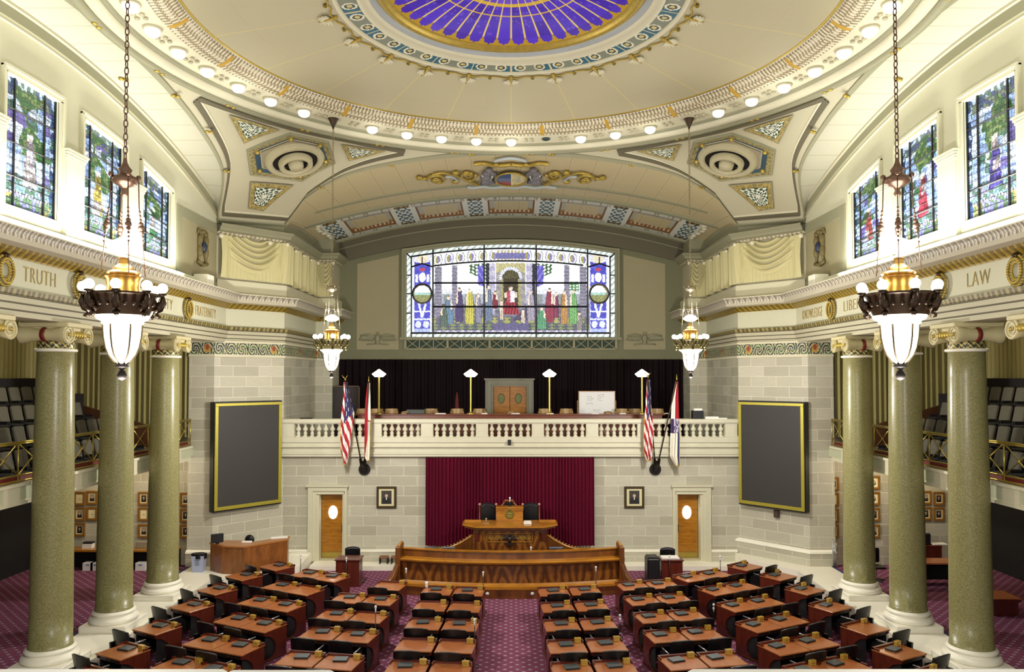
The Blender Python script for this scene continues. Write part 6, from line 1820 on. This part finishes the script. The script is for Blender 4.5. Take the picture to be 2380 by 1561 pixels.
# right aisle: table, printer, chairs
R = root('aisle_table', (at(2160, 1290, Y=24.2).x, 24.2, .46)); tag(R, 'orange-topped table in the right aisle between the columns', 'table')
m = MB(); m.bbox(-1.0, .9, -.35, .35, .70, .75, .01); m.build('table_top', M_desktop, R); m = MB(); m.box(-.9, .8, .2, .25, .1, .7); m.build('modesty_panel', M_dark, R)
for x in (-.92, .82): m = MB(); m.box(x-.03, x+.03, -.3, .3, 0, .7); m.build('leg', M_blackp, R)
R = root('aisle_cabinet', (at(2150, 1270, Y=26.2).x, 26.2, .46)); tag(R, 'dark low cabinet against the end wall of the right aisle', 'cabinet')
m = MB(); m.box(-.8, .4, -.3, .3, 0, .8); m.build('body', M_deskbody, R); m = MB(); m.bbox(-.82, .42, -.32, .32, .8, .84, .01); m.build('top', M_deskbody, R)
m = MB(); m.bbox(-.25, .2, -.2, .2, 0, .38, .02); o = m.build('copier', M_blackp, None, loc=(at(2143, 1262, Y=26.2).x, 26.2, 1.302)); tag(o, 'black copier with pale lid on the dark cabinet in the right aisle', 'printer'); m = MB(); m.box(-.2, .15, -.18, .18, .38, .42); m.build('lid', plain('grey_lid', (150, 146, 150), .5), o)
m = MB(); m.bbox(-.25, .25, -.15, .15, 0, .04, .01); tag(m.build('paper_stack', M_paper, None, loc=(at(2160, 1270, Y=26.2).x+.25, 26.1, 1.302)), 'white papers beside the copier in the right aisle', 'papers')
m = MB(); m.box(-.5, .5, -.4, .4, .38, .46); m.box(-.45, .45, -.35, .35, 0, .38); 
o = m.build('aisle_stand', M_deskbody, None, loc=(at(2310, 1385, Z=.9).x, at(2310, 1385, Z=.9).y, .46)); tag(o, 'low orange-topped wooden stand in the right aisle beyond the nearest column', 'table')
m = MB(); m.bbox(-.51, .51, -.41, .41, .46, .49, .01); m.build('top', M_desktop, o)
for i, (px, py, Yc, lab) in enumerate(((2036, 1300, 24.6, 'between the farthest and middle right columns'), (2120, 1340, 23.0, 'in front of the orange-topped table in the right aisle'))):
    p = at(px, py, Y=Yc); R = root('office_chair', (p.x, Yc, .46)); tag(R, 'black office chair %s' % lab, 'chair', 'office chairs in the right aisle')
    m = MB(); m.bbox(-.22, .22, .2, .27, .55, 1.0, .03); m.build('backrest', M_black, R, True, 50); m = MB(); m.bbox(-.24, .24, -.24, .22, .42, .50, .03); m.build('seat', M_black, R, True, 50)
    m = MB(); m.tube([(0, 0, .06), (0, 0, .43)], .028, 8); m.build('post', M_chrome, R); m = MB()
    for k in range(5): a = 2*pi*k/5; m.tube([(0, 0, .08), (.27*cos(a), .27*sin(a), .03)], [.03, .02], 6)
    m.build('star_base', M_blackp, R)
for px, lab in ((327, 'left'), (345, 'right')):
    p = at(px, 1284, Y=26.2); m = MB(); m.bbox(-.13, .13, -.1, .1, 0, .22, .01); o = m.build('card_box', plain('tan_card', (150, 138, 112), .8), None, loc=(p.x, 26.2, 1.161)); tag(o, 'plain tan box on the left aisle bench by the farthest column, %s' % lab, 'box', 'tan boxes on the bench')
p = at(1936, 1285, Y=26.3); m = MB()
for k in range(3): m.tube([(.05*k, 0, 0), (.05*k, 0, .95-.06*k)], .02, 8)
tag(m.build('standpipe', M_chrome, None, True, loc=(p.x, 26.3, .48)), 'upright grey metal pipes beside the farthest right column', 'pipes')
# ------------------------------------------------------------ members' desks
def make_desk():
    R = root('members_desk')
    m = MB(); m.bbox(-.435, .435, -.38, .40, .72, .755, .008); m.build('desk_top', M_desktop, R)
    m = MB(); m.box(-.435, .435, .34, .40, .755, .80); m.box(-.435, -.41, .20, .40, .755, .80); m.box(.41, .435, .20, .40, .755, .80); m.build('rear_rail', M_deskbody, R)
    for s in (-1, 1):
        P = [(.39, 0), (.39, .72), (-.36, .72), (-.35, .65), (-.16, .58), (-.02, .46), (.04, .32), (.02, .17), (-.08, .07), (-.32, .04), (-.32, .0)]
        m = MB(); vs = [(s*.40-.02, y, z) for y, z in P]+[(s*.40+.02, y, z) for y, z in P]; n = len(P)
        m.add(vs, [tuple(range(n)), tuple(range(2*n-1, n-1, -1))]+[(i, n+i, n+(i+1) % n, (i+1) % n) for i in range(n)])
        m.build('end_panel', M_deskbody, R)
        m = MB(); m.bbox(s*.40-.035, s*.40+.035, -.38, .42, 0, .05, .008); m.build('foot', M_deskbody, R)
    m = MB(); m.box(-.40, .40, .36, .39, .04, .72); m.build('front_panel', M_deskbody, R)
    m = MB(); m.box(-.375, .375, .345, .358, .05, .64); m.box(-.379, -.37, -.30, .35, .05, .64); m.box(.37, .379, -.30, .35, .05, .64); m.build('kneehole_shade', M_dark, R)  # black panels stand in for the shade inside the knee-hole
    m = MB(); m.box(-.38, .38, -.32, .34, .62, .72); o = m.build('drawer', plain('dark_drawer', (40, 18, 12), .5), R)
    m = MB(); m.ball((0, -.33, .67), .012, 8, 6); m.build('knob', M_brass, o)
    return R
def make_chair():
    R = root('members_chair')
    m = MB(); r = .62
    def bk(o):
        def f(u, v):
            a = (u-.5)*1.02; return ((r-o)*sin(a), -.30-(r-o)*cos(a)+r-.10*v, .46+.54*v*(1-.08*(2*u-1)**2))
        return f
    # curved padded back, open towards the desk (+Y)
    m.grid(bk(0), 14, 8); m.grid(bk(.06), 14, 8)
    m.grid(lambda u, v: tuple(Vector(bk(0)(u, 1))*(1-v)+Vector(bk(.06)(u, 1))*v), 14, 1)
    for e in (0, 1): m.grid(lambda u, v, e=e: tuple(Vector(bk(0)(e, u))*(1-v)+Vector(bk(.06)(e, u))*v), 8, 1)
    m.build('backrest', M_black, R, True, 50)
    m = MB(); m.tube([tuple(bk(.03)(k/14, 1.0)) for k in range(1, 14)], .014, 6); m.build('back_trim', plain('satin_edge', (96, 92, 92), .28, .5), R, True)
    m = MB(); m.bbox(-.26, .26, -.27, .24, .40, .50, .04); m.build('seat', M_black, R, True, 50)
    for s in (-1, 1):
        m = MB(); m.tube([(s*.29, -.24, .675), (s*.30, .16, .675)], .020, 6, flat=.6); m.build('armrest', plain('bright_arm', (170, 166, 172), .25, .6), R, True)
    for s in (-1, 1):
        P = [(-.34, .30), (-.37, .66), (.12, .65), (.25, .58), (.30, .44), (.26, .26), (.08, .16), (-.2, .18)]; n = len(P); m = MB()
        vs = [(s*.29-.03, y, z) for y, z in P]+[(s*.29+.03, y, z) for y, z in P]
        m.add(vs, [tuple(range(n)), tuple(range(2*n-1, n-1, -1))]+[(i, n+i, n+(i+1) % n, (i+1) % n) for i in range(n)]); m.build('side_panel', M_black, R)
    m = MB(); m.tube([(0, 0, .08), (0, 0, .42)], .03, 8); m.build('post', M_blackp, R, True)
    m = MB()
    for k in range(5):
        a = 2*pi*k/5+.3; m.tube([(0, 0, .10), (.27*cos(a), .27*sin(a), .045)], [.03, .018], 6); m.ball((.27*cos(a), .27*sin(a), .03), .03, 7, 5)
    m.build('star_base', M_blackp, R, True)
    return R
def make_laptop():
    R = root('laptop'); m = MB(); m.bbox(-.155, .155, -.125, .125, 0, .024, .004); m.build('base', plain('laptop_base', (30, 32, 34), .4), R)
    m = MB(); m.bbox(-.155, .155, -.125, .125, .026, .046, .006); m.build('lid', M_lap, R); return R
def make_box():
    R = root('desk_box'); m = MB(); m.bbox(-.075, .075, -.045, .045, 0, .105, .006); m.build('box_body', M_boxw, R)
    m = MB(); m.bbox(-.078, .078, -.048, .048, .09, .108, .004); m.build('box_lid', M_boxw, R)
    m = MB(); m.box(-.04, .04, -.0465, -.045, .03, .065); m.build('name_plate', M_brass, R); return R
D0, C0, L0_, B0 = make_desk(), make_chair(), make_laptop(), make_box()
used = {}
def first_or_clone(o, loc, rz):
    if o.name not in used:
        used[o.name] = 1; o.location = loc; o.rotation_euler = (0, 0, rz); return o
    return clone(o, loc, rz)
ROWN = ['front', 'second', 'third', 'fourth', 'fifth', 'sixth', 'seventh']
def place_desk(x, y, yaw, where, lap=True, box=True, lapx=-.08, laprot=0., flipbox=False):
    """x, y: middle of the edge nearest its chair"""
    c, s = cos(yaw), sin(yaw)
    def W(lx, ly): return (x+c*lx-s*(ly+.38), y+s*lx+c*(ly+.38))
    X, Y = W(0, 0)
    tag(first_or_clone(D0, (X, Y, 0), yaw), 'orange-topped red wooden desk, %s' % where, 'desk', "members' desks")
    q = W(0, -.69); tag(first_or_clone(C0, (q[0], q[1], 0), yaw+.06*(hsh(x, y)-.5)), 'black armchair at desk, %s' % where, 'chair', "members' chairs")
    if lap:
        q = W(lapx, .12); tag(first_or_clone(L0_, (q[0], q[1], .7555), yaw+.12+.1*(hsh(y, x)-.5)+laprot), 'closed grey laptop on desk, %s' % where, 'laptop', 'laptops on the desks')
    if box:
        q = W(.30, .26); tag(first_or_clone(B0, (q[0], q[1], .7555), yaw), 'small yellow box on desk, %s' % where, 'box', 'boxes on the desks')
def pxdesk(a, b, where, **k):
    """desk from the two ends of its near top edge"""
    p, q = at(a[0], a[1], Z=.755), at(b[0], b[1], Z=.755)
    place_desk((p.x+q.x)/2, (p.y+q.y)/2, k.pop('yaw', atan2(q.y-p.y, q.x-p.x)), where, **k)
R_ = radians
NOLAP = {('A', 1, 0, -1), ('A', 1, 1, -1), ('A', 3, 0, -1), ('A', 3, 1, -1), ('A', 4, 1, -1), ('B', 0, 1, -1), ('B', 2, 1, -1), ('C', 1, 1, -1), ('D', 4, 0, 1)}
def lapok(*k): return k not in NOLAP
SIDE = {-1: 'left', 1: 'right'}
# block A, either side of the centre aisle (X of the aisle-side corner, Y of the near edge)
for sx in (-1, 1):
    for r, (xa, yy) in enumerate(((.822, 21.95), (.85, 20.45), (.86, 18.95), (.88, 17.45), (.90, 16.05), (.93, 14.6))):
        if r == 5: continue
        yaw = sx*-R_(5) if sx < 0 else R_(5)
        for c in (0, 1):   # 1 = by the aisle
            x = sx*(xa+.44+(0 if c else .93))
            yw = R_(-5) if sx < 0 else R_(5)
            w = '%s row, first block %s of centre aisle, %s side' % (ROWN[r], SIDE[sx], 'aisle' if c else 'outer')
            place_desk(x+sx*(.0), yy+(.0 if c else .10)*1., yw, w, lap=lapok('A', r, c, sx), lapx=-.06 if sx < 0 else .0)
# block B
for sx in (-1, 1):
    for r, (xa, yy) in enumerate(((3.28, 22.48), (3.31, 21.0), (3.34, 19.5), (3.36, 18.08), (3.40, 16.4))):
        yw = R_(11)*(-1 if sx < 0 else 1)
        for c in (0, 1):
            if sx < 0 and r == 0 and c == 0: continue
            x = xa+.43+(0 if c else .90); y = yy+.09+(0 if c else .18)
            w = '%s row, second block %s of centre aisle, %s' % (ROWN[r], SIDE[sx], 'inner side' if c else 'outer side')
            place_desk(sx*x, y, yw, w, lap=lapok('B', r, c, sx), lapx=-.02 if sx < 0 else -.1)
# block C pairs: given by the ends of the joined near edge
for sx in (-1, 1):
    for r, (p, q) in enumerate((((-6.975, 24.16), (-5.39, 23.37)), ((-7.47, 22.79), (-5.79, 21.92)), ((-7.62, 21.21), (-5.9, 20.4)), ((-7.70, 19.66), (-5.94, 18.75)), ((-7.75, 17.98), (-5.98, 17.24)), ((-7.82, 16.55), (-6.02, 15.8)))):
        p, q = Vector(p), Vector(q); d = (q-p).normalized(); L = (q-p).length; yw = atan2(d.y, d.x)
        for c in (0, 1):
            m_ = p+d*(L/2-(.455 if c == 0 else -.455))
            w = '%s row, third block %s of centre aisle, %s' % (ROWN[r], SIDE[sx], 'inner side' if c else 'outer side')
            place_desk(sx*-m_.x, m_.y, yw*(-sx), w, lap=lapok('C', r, c, sx), lapx=-.06 if sx < 0 else -.1)
# block D singles along the marble ledge
for sx in (-1, 1):
    for r, (x, y, a) in enumerate(((-7.95, 25.0, 37), (-8.62, 23.8, 36), (-8.85, 22.25, 34), (-8.9, 20.62, 31), (-9.0, 18.83, 28), (-9.02, 17.2, 28), (-9.05, 15.75, 28))):
        w = '%s in single file beside the %s ledge' % (['front one', 'second one', 'third one', 'fourth one', 'fifth one', 'sixth one', 'nearest one'][r], SIDE[sx])
        place_desk(sx*-x, y, R_(-a)*(-1 if sx > 0 else 1), w, lap=lapok('D', r, 0, sx), lapx=-.04)
# floor microphones in the aisles
for (px, py, h, lab, low) in ((1123, 1330, 1.2, 'left of the centre aisle in front of the clerks desk', False), (944, 1322, 1.15, 'by the left end of the clerks desk', False), (1385, 1318, 1.2, 'right of the centre aisle near the clerks desk', False),
                              (873, 1410, 1.3, 'among the desks of the second left block', False), (699, 1290, 1.2, 'by the back step left of the left podium', False), (1674, 1293, 1.2, 'by the back step right of the right podium', False), (1103, 1440, 1.15, 'beside the third aisle desk left of the centre aisle', False),
                              (705, 1410, .62, 'in the aisle beside the third left block', True), (512, 1380, .70, 'beside the single file of desks on the left', True), (1659, 1405, .62, 'in the aisle beside the third right block', True), (1852, 1380, .70, 'beside the single file of desks on the right', True), (1441, 1430, .62, 'in the aisle between the two inner right blocks', True)):
    p = at(px, py, Z=h-.03); mic(p.x, p.y, 0, h, 'white-headed microphone stand, %s' % lab, low)
# a white pitcher and cup on the front-left desk
p = at(991, 1366, Z=.76); m = MB(); m.lathe([(.001, 0), (.045, 0), (.05, .06), (.035, .10), (.05, .17), (.045, .17), (.03, .1)], n=14); tag(m.build('water_jug', M_white, None, True, loc=(p.x, p.y+.05, .756)), 'small white jug on the front desk left of the centre aisle', 'jug')
# ------------------------------------------------------------ gallery coping in front of the viewer
for (px0, px1, py) in ((-260, 532, 1552), (534, 782, 1554), (1597, 2600, 1552)):
    a, b = at(px0, py, Y=2.46), at(px1, py, Y=2.46)
    m = MB(); m.bbox(a.x, b.x-.002, 2.05, 2.46, a.z-.08, a.z, .008); m.box(a.x+.03, b.x-.03, 2.12, 2.40, 0., a.z-.08)
    struct(m.build('wall_front', plain('foreground_marble', (240, 236, 222), .45)))
M_bulb = glow('lit_globe', (255, 248, 228), 14.)
M_bowl = glow('lit_bowl_glass', (255, 250, 238), 5.)
M_ringl = glow('lit_ceiling_bulb', (255, 252, 246), 4.)
def link(m, c, r, w, ax):
    pts = []
    for k in range(10):
        a = 2*pi*k/10; x = w*cos(a); z = r*sin(a)
        pts.append((c[0]+(x if ax else 0), c[1]+(0 if ax else x), c[2]+z))
    m.tube(pts, w*.32, 5, closed=True)
def make_chandelier(name, metal, ztop, tone):
    """origin at the bottom finial; ztop = height of the ceiling hook above it"""
    R = root(name)
    gold = plain('warm_gilt', (170, 128, 60), .3, .8)
    m = MB(); m.lathe([(.001, 0), (.05, .02), (.062, .07), (.04, .12), (.02, .14), (.05, .17), (.09, .19), (.06, .21), (.05, .25), (.07, .28), (.001, .29)], n=20); m.build('finial', plain('finial_bronze', (34, 24, 20), .6, .2), R, True)
    B0_ = .22
    m = MB(); m.lathe([(.05, B0_), (.10, B0_+.045), (.155, B0_+.12), (.193, B0_+.22), (.218, B0_+.36), (.228, B0_+.52)], n=32); bowl = m.build('glass_bowl', M_bowl, R, True)
    m = MB()
    for k in range(6):
        a = 2*pi*k/6+.35; m.tube([(r*cos(a), r*sin(a), z) for r, z in ((.055, B0_), (.108, B0_+.045), (.163, B0_+.12), (.200, B0_+.22), (.226, B0_+.36), (.236, B0_+.52))], .012, 5)
    m.build('bowl_rib', plain('dark_rib', (84, 70, 40), .5, .3), bowl, True)
    z1 = B0_+.52
    m = MB(); m.lathe([(.235, z1), (.26, z1+.02), (.25, z1+.04), (.31, z1+.07), (.33, z1+.10), (.33, z1+.12)], n=32); m.build('lit_collar', glow('lit_collar_glass', (255, 246, 220), 4.), R, True)
    m = MB(); m.lathe([(.34, z1+.12), (.36, z1+.16), (.40, z1+.26), (.43, z1+.36), (.46, z1+.385), (.46, z1+.41), (.2, z1+.41)], n=48)
    for k in range(24):
        a = 2*pi*k/24; m.ball((.40*cos(a), .40*sin(a), z1+.26), .03, 6, 5)
    m.build('bronze_ring', metal, R, True, 50)
    for k in range(8):
        a = 2*pi*k/8+radians(17); c = Vector((cos(a), sin(a), 0))
        m = MB(); m.tube([c*.38+Vector((0, 0, z1+.18)), c*.45+Vector((0, 0, z1+.22)), c*.49+Vector((0, 0, z1+.30)), c*.48+Vector((0, 0, z1+.40))], [.04, .05, .045, .02], 8); m.ball(c*.455+Vector((0, 0, z1+.26)), .06, 8, 6)
        m.tube([c*.40+Vector((0, 0, z1+.10)), c*.44+Vector((0, 0, z1+.14))], [.02, .05], 7); m.lathe([(.02, 0), (.06, .01), (.05, .03)], tuple(c*.48+Vector((0, 0, z1+.40))), 12)
        arm = m.build('arm', metal, R, True)
        m = MB(); m.ball(tuple(c*.48+Vector((0, 0, z1+.495))), .068, 14, 10); m.build('globe_bulb', M_bulb, arm, True)
    z2 = z1+.41
    m = MB(); m.lathe([(.22, z2), (.20, z2+.08), (.21, z2+.18), (.24, z2+.22), (.20, z2+.24), (.22, z2+.27), (.18, z2+.30), (.14, z2+.31), (.12, z2+.36), (.06, z2+.40), (.055, z2+.47), (.075, z2+.48), (.001, z2+.48)], n=24); m.build('gilded_crown', gold, R, True, 50)
    z3 = z2+.62
    m = MB(); m.lathe([(.001, z3-.08), (.12, z3-.07), (.20, z3-.02), (.215, z3+.01), (.16, z3+.07), (.06, z3+.12), (.001, z3+.13)], n=24); m.build('uplight_shade', glow('lit_upper_shade', (255, 252, 244), 10.), R, True)
    z4 = z2+1.42
    m = MB(); m.lathe([(.001, z4-.12), (.03, z4-.11), (.05, z4-.08), (.03, z4-.03), (.05, z4), (.10, z4+.03), (.15, z4+.06), (.17, z4+.10), (.15, z4+.14), (.10, z4+.16), (.07, z4+.20), (.09, z4+.24), (.05, z4+.29), (.03, z4+.34), (.02, z4+.40)], n=24)
    for k in range(4):
        a = 2*pi*k/4+.7; m.ball((.17*cos(a), .17*sin(a), z4+.16), .035, 8, 6); m.tube([(.1*cos(a), .1*sin(a), z4+.1), (.17*cos(a), .17*sin(a), z4+.12)], .025, 6)
    m.build('counterweight', M_chain if tone else plain('pale_bronze', (150, 138, 110), .35, .6), R, True)
    for k in range(4):
        a = 2*pi*k/4+.7; c = Vector((cos(a), sin(a), 0)); m = MB()
        m.tube([c*.17+Vector((0, 0, z4+.12)), c*.18+Vector((0, 0, z4-.22)), c*.20+Vector((0, 0, z4-.45))], .008, 5)
        for q in range(9): m.ball(c*(.19+.006*q)+Vector((0, 0, z4-.30-.055*q)), .017+.03*exp_(q), 7, 5)
        m.tube([c*.235+Vector((0, 0, z4-.75)), c*.27+Vector((0, 0, z2+.25))], .007, 5)
        m.build('suspension_rod', M_chain if tone else plain('pale_bronze', (150, 138, 110), .35, .6), R, True)
    m = MB(); z = z4+.42; k = 0
    lr = .055
    while z < ztop-.25:
        link(m, (0, 0, z), lr, .026, k % 2); z += lr*1.62; k += 1
    m.build('chain', M_chain if tone else plain('pale_bronze', (150, 138, 110), .35, .6), R, True)
    m = MB(); m.tube([(0, 0, z-.05), (0, 0, ztop-.2)], .015, 6); m.lathe([(.02, ztop-.34), (.05, ztop-.24), (.11, ztop-.12), (.15, ztop-.02), (.15, ztop)], n=20); m.build('ceiling_hook', M_bronze, R, True)
    m = MB(); m.lathe([(.16, ztop-.02), (.24, ztop-.03), (.26, ztop), (.26, ztop+.02)], n=24); m.build('ceiling_rose', M_cream, R, True)
    return R
def exp_(q): return math.exp(-((q-4)/1.3)**2)
zb = 6.95
cn = make_chandelier('chandelier', M_bronze, 14.74-zb, True)
cn.location = (-5.16, 10.1, zb); tag(cn, 'large bronze chandelier with eight glowing globes and lit glass bowl, near left', 'chandelier', 'near chandeliers')
o = clone(cn, (5.16, 10.1, zb), .4); tag(o, 'large bronze chandelier with eight glowing globes and lit glass bowl, near right', 'chandelier', 'near chandeliers')
cf_ = make_chandelier('chandelier', plain('olive_bronze', (112, 104, 66), .35, .6, var=.3), 14.74-zb, False)
cf_.location = (-5.33, 22.6, zb); tag(cf_, 'pale bronze chandelier hanging before the gallery, far left', 'chandelier', 'far chandeliers')
o = clone(cf_, (5.33, 22.6, zb), .4); tag(o, 'pale bronze chandelier hanging before the gallery, far right', 'chandelier', 'far chandeliers')
# ring of ceiling lamps
rl = None; N = 44; kk = 0
for k in range(N):
    j = k if k <= 22 else k-44
    if abs(j) in (5, 17) or j == -1: 
        if j != -1: continue
    a = pi/2+2*pi*j/N; x, y = 7.97*cos(a), CYD+7.97*sin(a)
    if rl is None:
        rl = root('ceiling_lamp')
        m = MB(); m.lathe([(.20, .0), (.21, -.03), (.17, -.06), (.14, -.06)], n=20); m.build('socket_ring', M_cream, rl, True)
        m = MB(); m.ball((0, 0, -.10), .165, 18, 10, .72); m.build('bulb', M_ringl, rl, True)
        o = rl
    elif j == -1:
        o = root('ceiling_lamp'); m = MB(); m.lathe([(.13, .0), (.14, -.03), (.10, -.05), (.08, -.03), (.001, -.02)], n=20); m.build('socket_ring', plain('dark_socket', (50, 66, 66), .4), o, True)
    else: o = clone(rl, (0, 0, 0), 0)
    o.location = (x, y, 14.75)
    side = 'right' if j < 0 else 'left'
    nth = ['centre', 'first', 'second', 'third', 'fourth', 'fifth', 'sixth', 'seventh', 'eighth', 'ninth', 'tenth', 'eleventh', 'twelfth', 'thirteenth', 'fourteenth', 'fifteenth', 'sixteenth', 'seventeenth', 'eighteenth', 'nineteenth', 'twentieth', 'twenty-first', 'twenty-second'][abs(j)]
    if j == 0: lab = 'glowing round ceiling lamp at the lowest point of the dome ring'
    elif j == -1: lab = 'unlit dark socket on the dome ring, first to the right of the lowest lamp'
    else: lab = 'glowing round ceiling lamp on the dome ring, %s to the %s of the lowest one' % (nth, side)
    tag(o, lab, 'ceiling lamp', 'lamps round the dome')

# ------------------------------------------------------------ flags on wall brackets
def stars(u, v):
    a = (u*6) % 1-.5; b = (v*9) % 1-.5
    if int(u*6) % 2: b = ((v*9+.5) % 1)-.5
    return a*a*1.6+b*b < .05
def us(u, v):     # u across the hanging cloth, v from top to bottom
    q = v*1.35+u*.32
    if v < .52 and u > .28 and q < .78: return H(232, 232, 236) if stars(u, v) else H(44, 44, 96)
    s = (v*1.5-u*.55)*7.5
    return H(168, 30, 44) if int(floor(s)) % 2 else H(234, 226, 220)
def mo_l(u, v):
    if u < .55-.35*max(0, v-.72)/.28: return H(168, 26, 44)
    if v < .48 and u > .55: return H(236, 232, 224)
    if v < .68 and u > .8: return H(50, 40, 90)
    return H(236, 230, 214) if v > .5 and u > .45-.5*(v-.6) else H(168, 26, 44)
def mo_r(u, v):
    if v < .45: return H(168, 26, 44) if u > .45 else H(232, 226, 216)
    if v < .62: return H(60, 40, 84) if u < .35 else (H(190, 186, 200) if hsh(int(u*9), int(v*40)) > .5 else H(90, 70, 110))
    return H(232, 226, 206) if u < .82 else H(40, 44, 100)
def flag(name, base, tip, outl, colf, label, mt):
    """base/tip: pole ends; outl: list of (px y, left px, right px) of the hanging cloth"""
    Yf = (tip.y+base.y)/2-.05
    R = root(name, base); tag(R, label, 'flag', 'flags on the back wall')
    m = MB(); m.tube([(0, 0, 0), tuple(tip-base)], .022, 8); m.build('pole', M_bronze, R, True)
    m = MB(); d = (tip-base).normalized(); t = tip-base
    if mt == 'us':
        m.ball(tuple(t+d*.04), .035, 8, 6); 
        for s in (-1, 1): m.tube([tuple(t+d*.06), tuple(t+d*.14+Vector((s*.10, 0, .05)))], [.02, .012], 5)
    else: m.lathe([(.03, 0), (.02, .05), (.001, .2)], tuple(t), 8)
    m.build('finial', M_brass, R, True)
    ys = [o[0] for o in outl]
    def fn(u, v):
        py = ys[0]+(ys[-1]-ys[0])*v
        for a, b in zip(outl, outl[1:]):
            if a[0] <= py <= b[0]+1e-6:
                f = (py-a[0])/(b[0]-a[0]); l = a[1]*(1-f)+b[1]*f; r = a[2]*(1-f)+b[2]*f; break
        p = at(l+(r-l)*u, py, Y=Yf)
        return (p.x-base.x, Yf-base.y+.10*sin(u*9+v*2)*(.3+.7*v), p.z-base.z)
    m = MB(); m.grid(fn, 30, 70, colf); m.build('cloth', painted('flag_cloth', .7), R, True)
    m = MB(); pts = [fn(k/10, 1.)for k in range(11)]; m.tube(pts, .018, 5); pts = [fn(1 if mt != 'us' else 0, .45+.55*k/10) for k in range(11)]; m.tube(pts, .010, 5); m.build('fringe', plain('yellow_fringe', (196, 160, 40), .6), R, True)
    return R
for sd, bx_, items in (('left', 847, (('us', (803, 884), [(887, 799, 807), (920, 798, 814), (960, 793, 824), (1000, 790, 819), (1045, 790, 814), (1078, 799, 808)], us), ('mo', (857, 886), [(889, 854, 860), (930, 849, 861), (975, 847, 862), (1020, 846, 861), (1064, 846, 860), (1070, 852, 860)], mo_l))),
                       ('right', 1523, (('us', (1506, 878), [(882, 1503, 1511), (930, 1501, 1514), (965, 1499, 1516), (1000, 1497, 1518), (1045, 1497, 1515), (1070, 1502, 1512)], us), ('mo', (1573, 882), [(886, 1570, 1576), (925, 1562, 1577), (970, 1560, 1578), (1015, 1559, 1579), (1060, 1558, 1578), (1082, 1570, 1578)], mo_r)))):
    bc = at(bx_, 1090, Y=28.44)
    R = root('flag_bracket', bc); m = MB()
    m.lathe([(.001, .10), (.08, .10), (.12, .05), (.21, .05), (.22, 0)], n=28, M=Matrix.Rotation(pi/2, 4, 'X')); m.tube([(0, -.05, .05), (0, -.30, .28)], [.10, .09], 10)
    for s in (-1, 1): m.tube([(s*.06, -.26, .2), (s*.09, -.34, .42)], [.06, .05], 8)
    m.build('socket', plain('near_black_bronze', (30, 24, 20), .35, .5), R, True, 50)
    tag(R, 'round dark bronze bracket holding two flag poles on the %s of the back wall' % sd, 'bracket', 'flag brackets')
    for (mt, (tx, ty), ol, cf2) in items:
        tip = at(tx, ty, Y=27.5); s = -1 if tx < bx_ else 1
        base = Vector((bc.x+s*.08, 28.10, bc.z+.40))
        lab = ('striped flag with white stars on blue hanging from the %s wall bracket' if mt == 'us' else 'red white and blue banded flag hanging from the %s wall bracket') % sd
        flag('hanging_flag', base, tip, ol, cf2, lab, mt)
def plight(loc, e, col=(1., .93, .8), r=.25, name='lamp_light'):
    l = bpy.data.lights.new(name, 'POINT'); l.energy = e; l.color = col; l.shadow_soft_size = r
    o = bpy.data.objects.new(name, l); COL.objects.link(o); o.location = loc; return o
def alight(loc, rot, sx, sy, e, col=(1., .95, .85), name='area_light'):
    l = bpy.data.lights.new(name, 'AREA'); l.shape = 'RECTANGLE'; l.size = sx; l.size_y = sy; l.energy = e; l.color = col
    o = bpy.data.objects.new(name, l); COL.objects.link(o); o.location = loc; o.rotation_euler = rot; return o
for sx in (-1, 1):
    for (x, y) in ((5.16, 10.1), (5.33, 22.6)):
        plight((sx*x, y, 8.75), 200, (1., .96, .90), .45)
        plight((sx*x, y, 6.4), 640 if y < 15 else 1000, (1., .96, .90), .25)
    # uplights lying on the cornice
    alight((sx*9.75, 16.5, 9.97), (0, sx*.45+pi, 0), .25, 13., 560, (1., .99, .93), 'cornice_uplight').data.spread = radians(120)
    # picture lights and seat lights under the balconies
    for x in (12.2, 14.2): plight((sx*x, 25.6, 3.9), 45, (1., .84, .6), .15, 'picture_light')
    plight((sx*13.3, 20., 9.0), 105, (1., .86, .62), .3, 'balcony_light')
for k in range(11):
    a = 2*pi*k/11+pi/2; plight((7.6*cos(a), CYD+7.6*sin(a), 13.9), 16, (1., .98, .93), .3, 'ring_lamp_light')
# ------------------------------------------------------------ camera, light, view
cam = bpy.data.cameras.new('camera'); co = bpy.data.objects.new('camera', cam); COL.objects.link(co)
co.location = (0, 0, EYE); co.rotation_euler = (pi/2+TH, 0, 0)
cam.sensor_width = 36.; cam.lens = F/2380*36.; cam.shift_x = 2/2380; cam.shift_y = 41.7/2380
cam.clip_start = .1; cam.clip_end = 200
S.camera = co
w = bpy.data.worlds.new('world'); S.world = w; w.use_nodes = True
bg = w.node_tree.nodes['Background']; bg.inputs[0].default_value = (1., .985, .95, 1); bg.inputs[1].default_value = .75
S.view_settings.view_transform = 'Standard'; S.view_settings.look = 'None'
S.view_settings.exposure = .0; S.view_settings.gamma = 1.
S.cycles.use_denoising = True
S.cycles.max_bounces = 6; S.cycles.diffuse_bounces = 4
S.cycles.sample_clamp_indirect = 4.
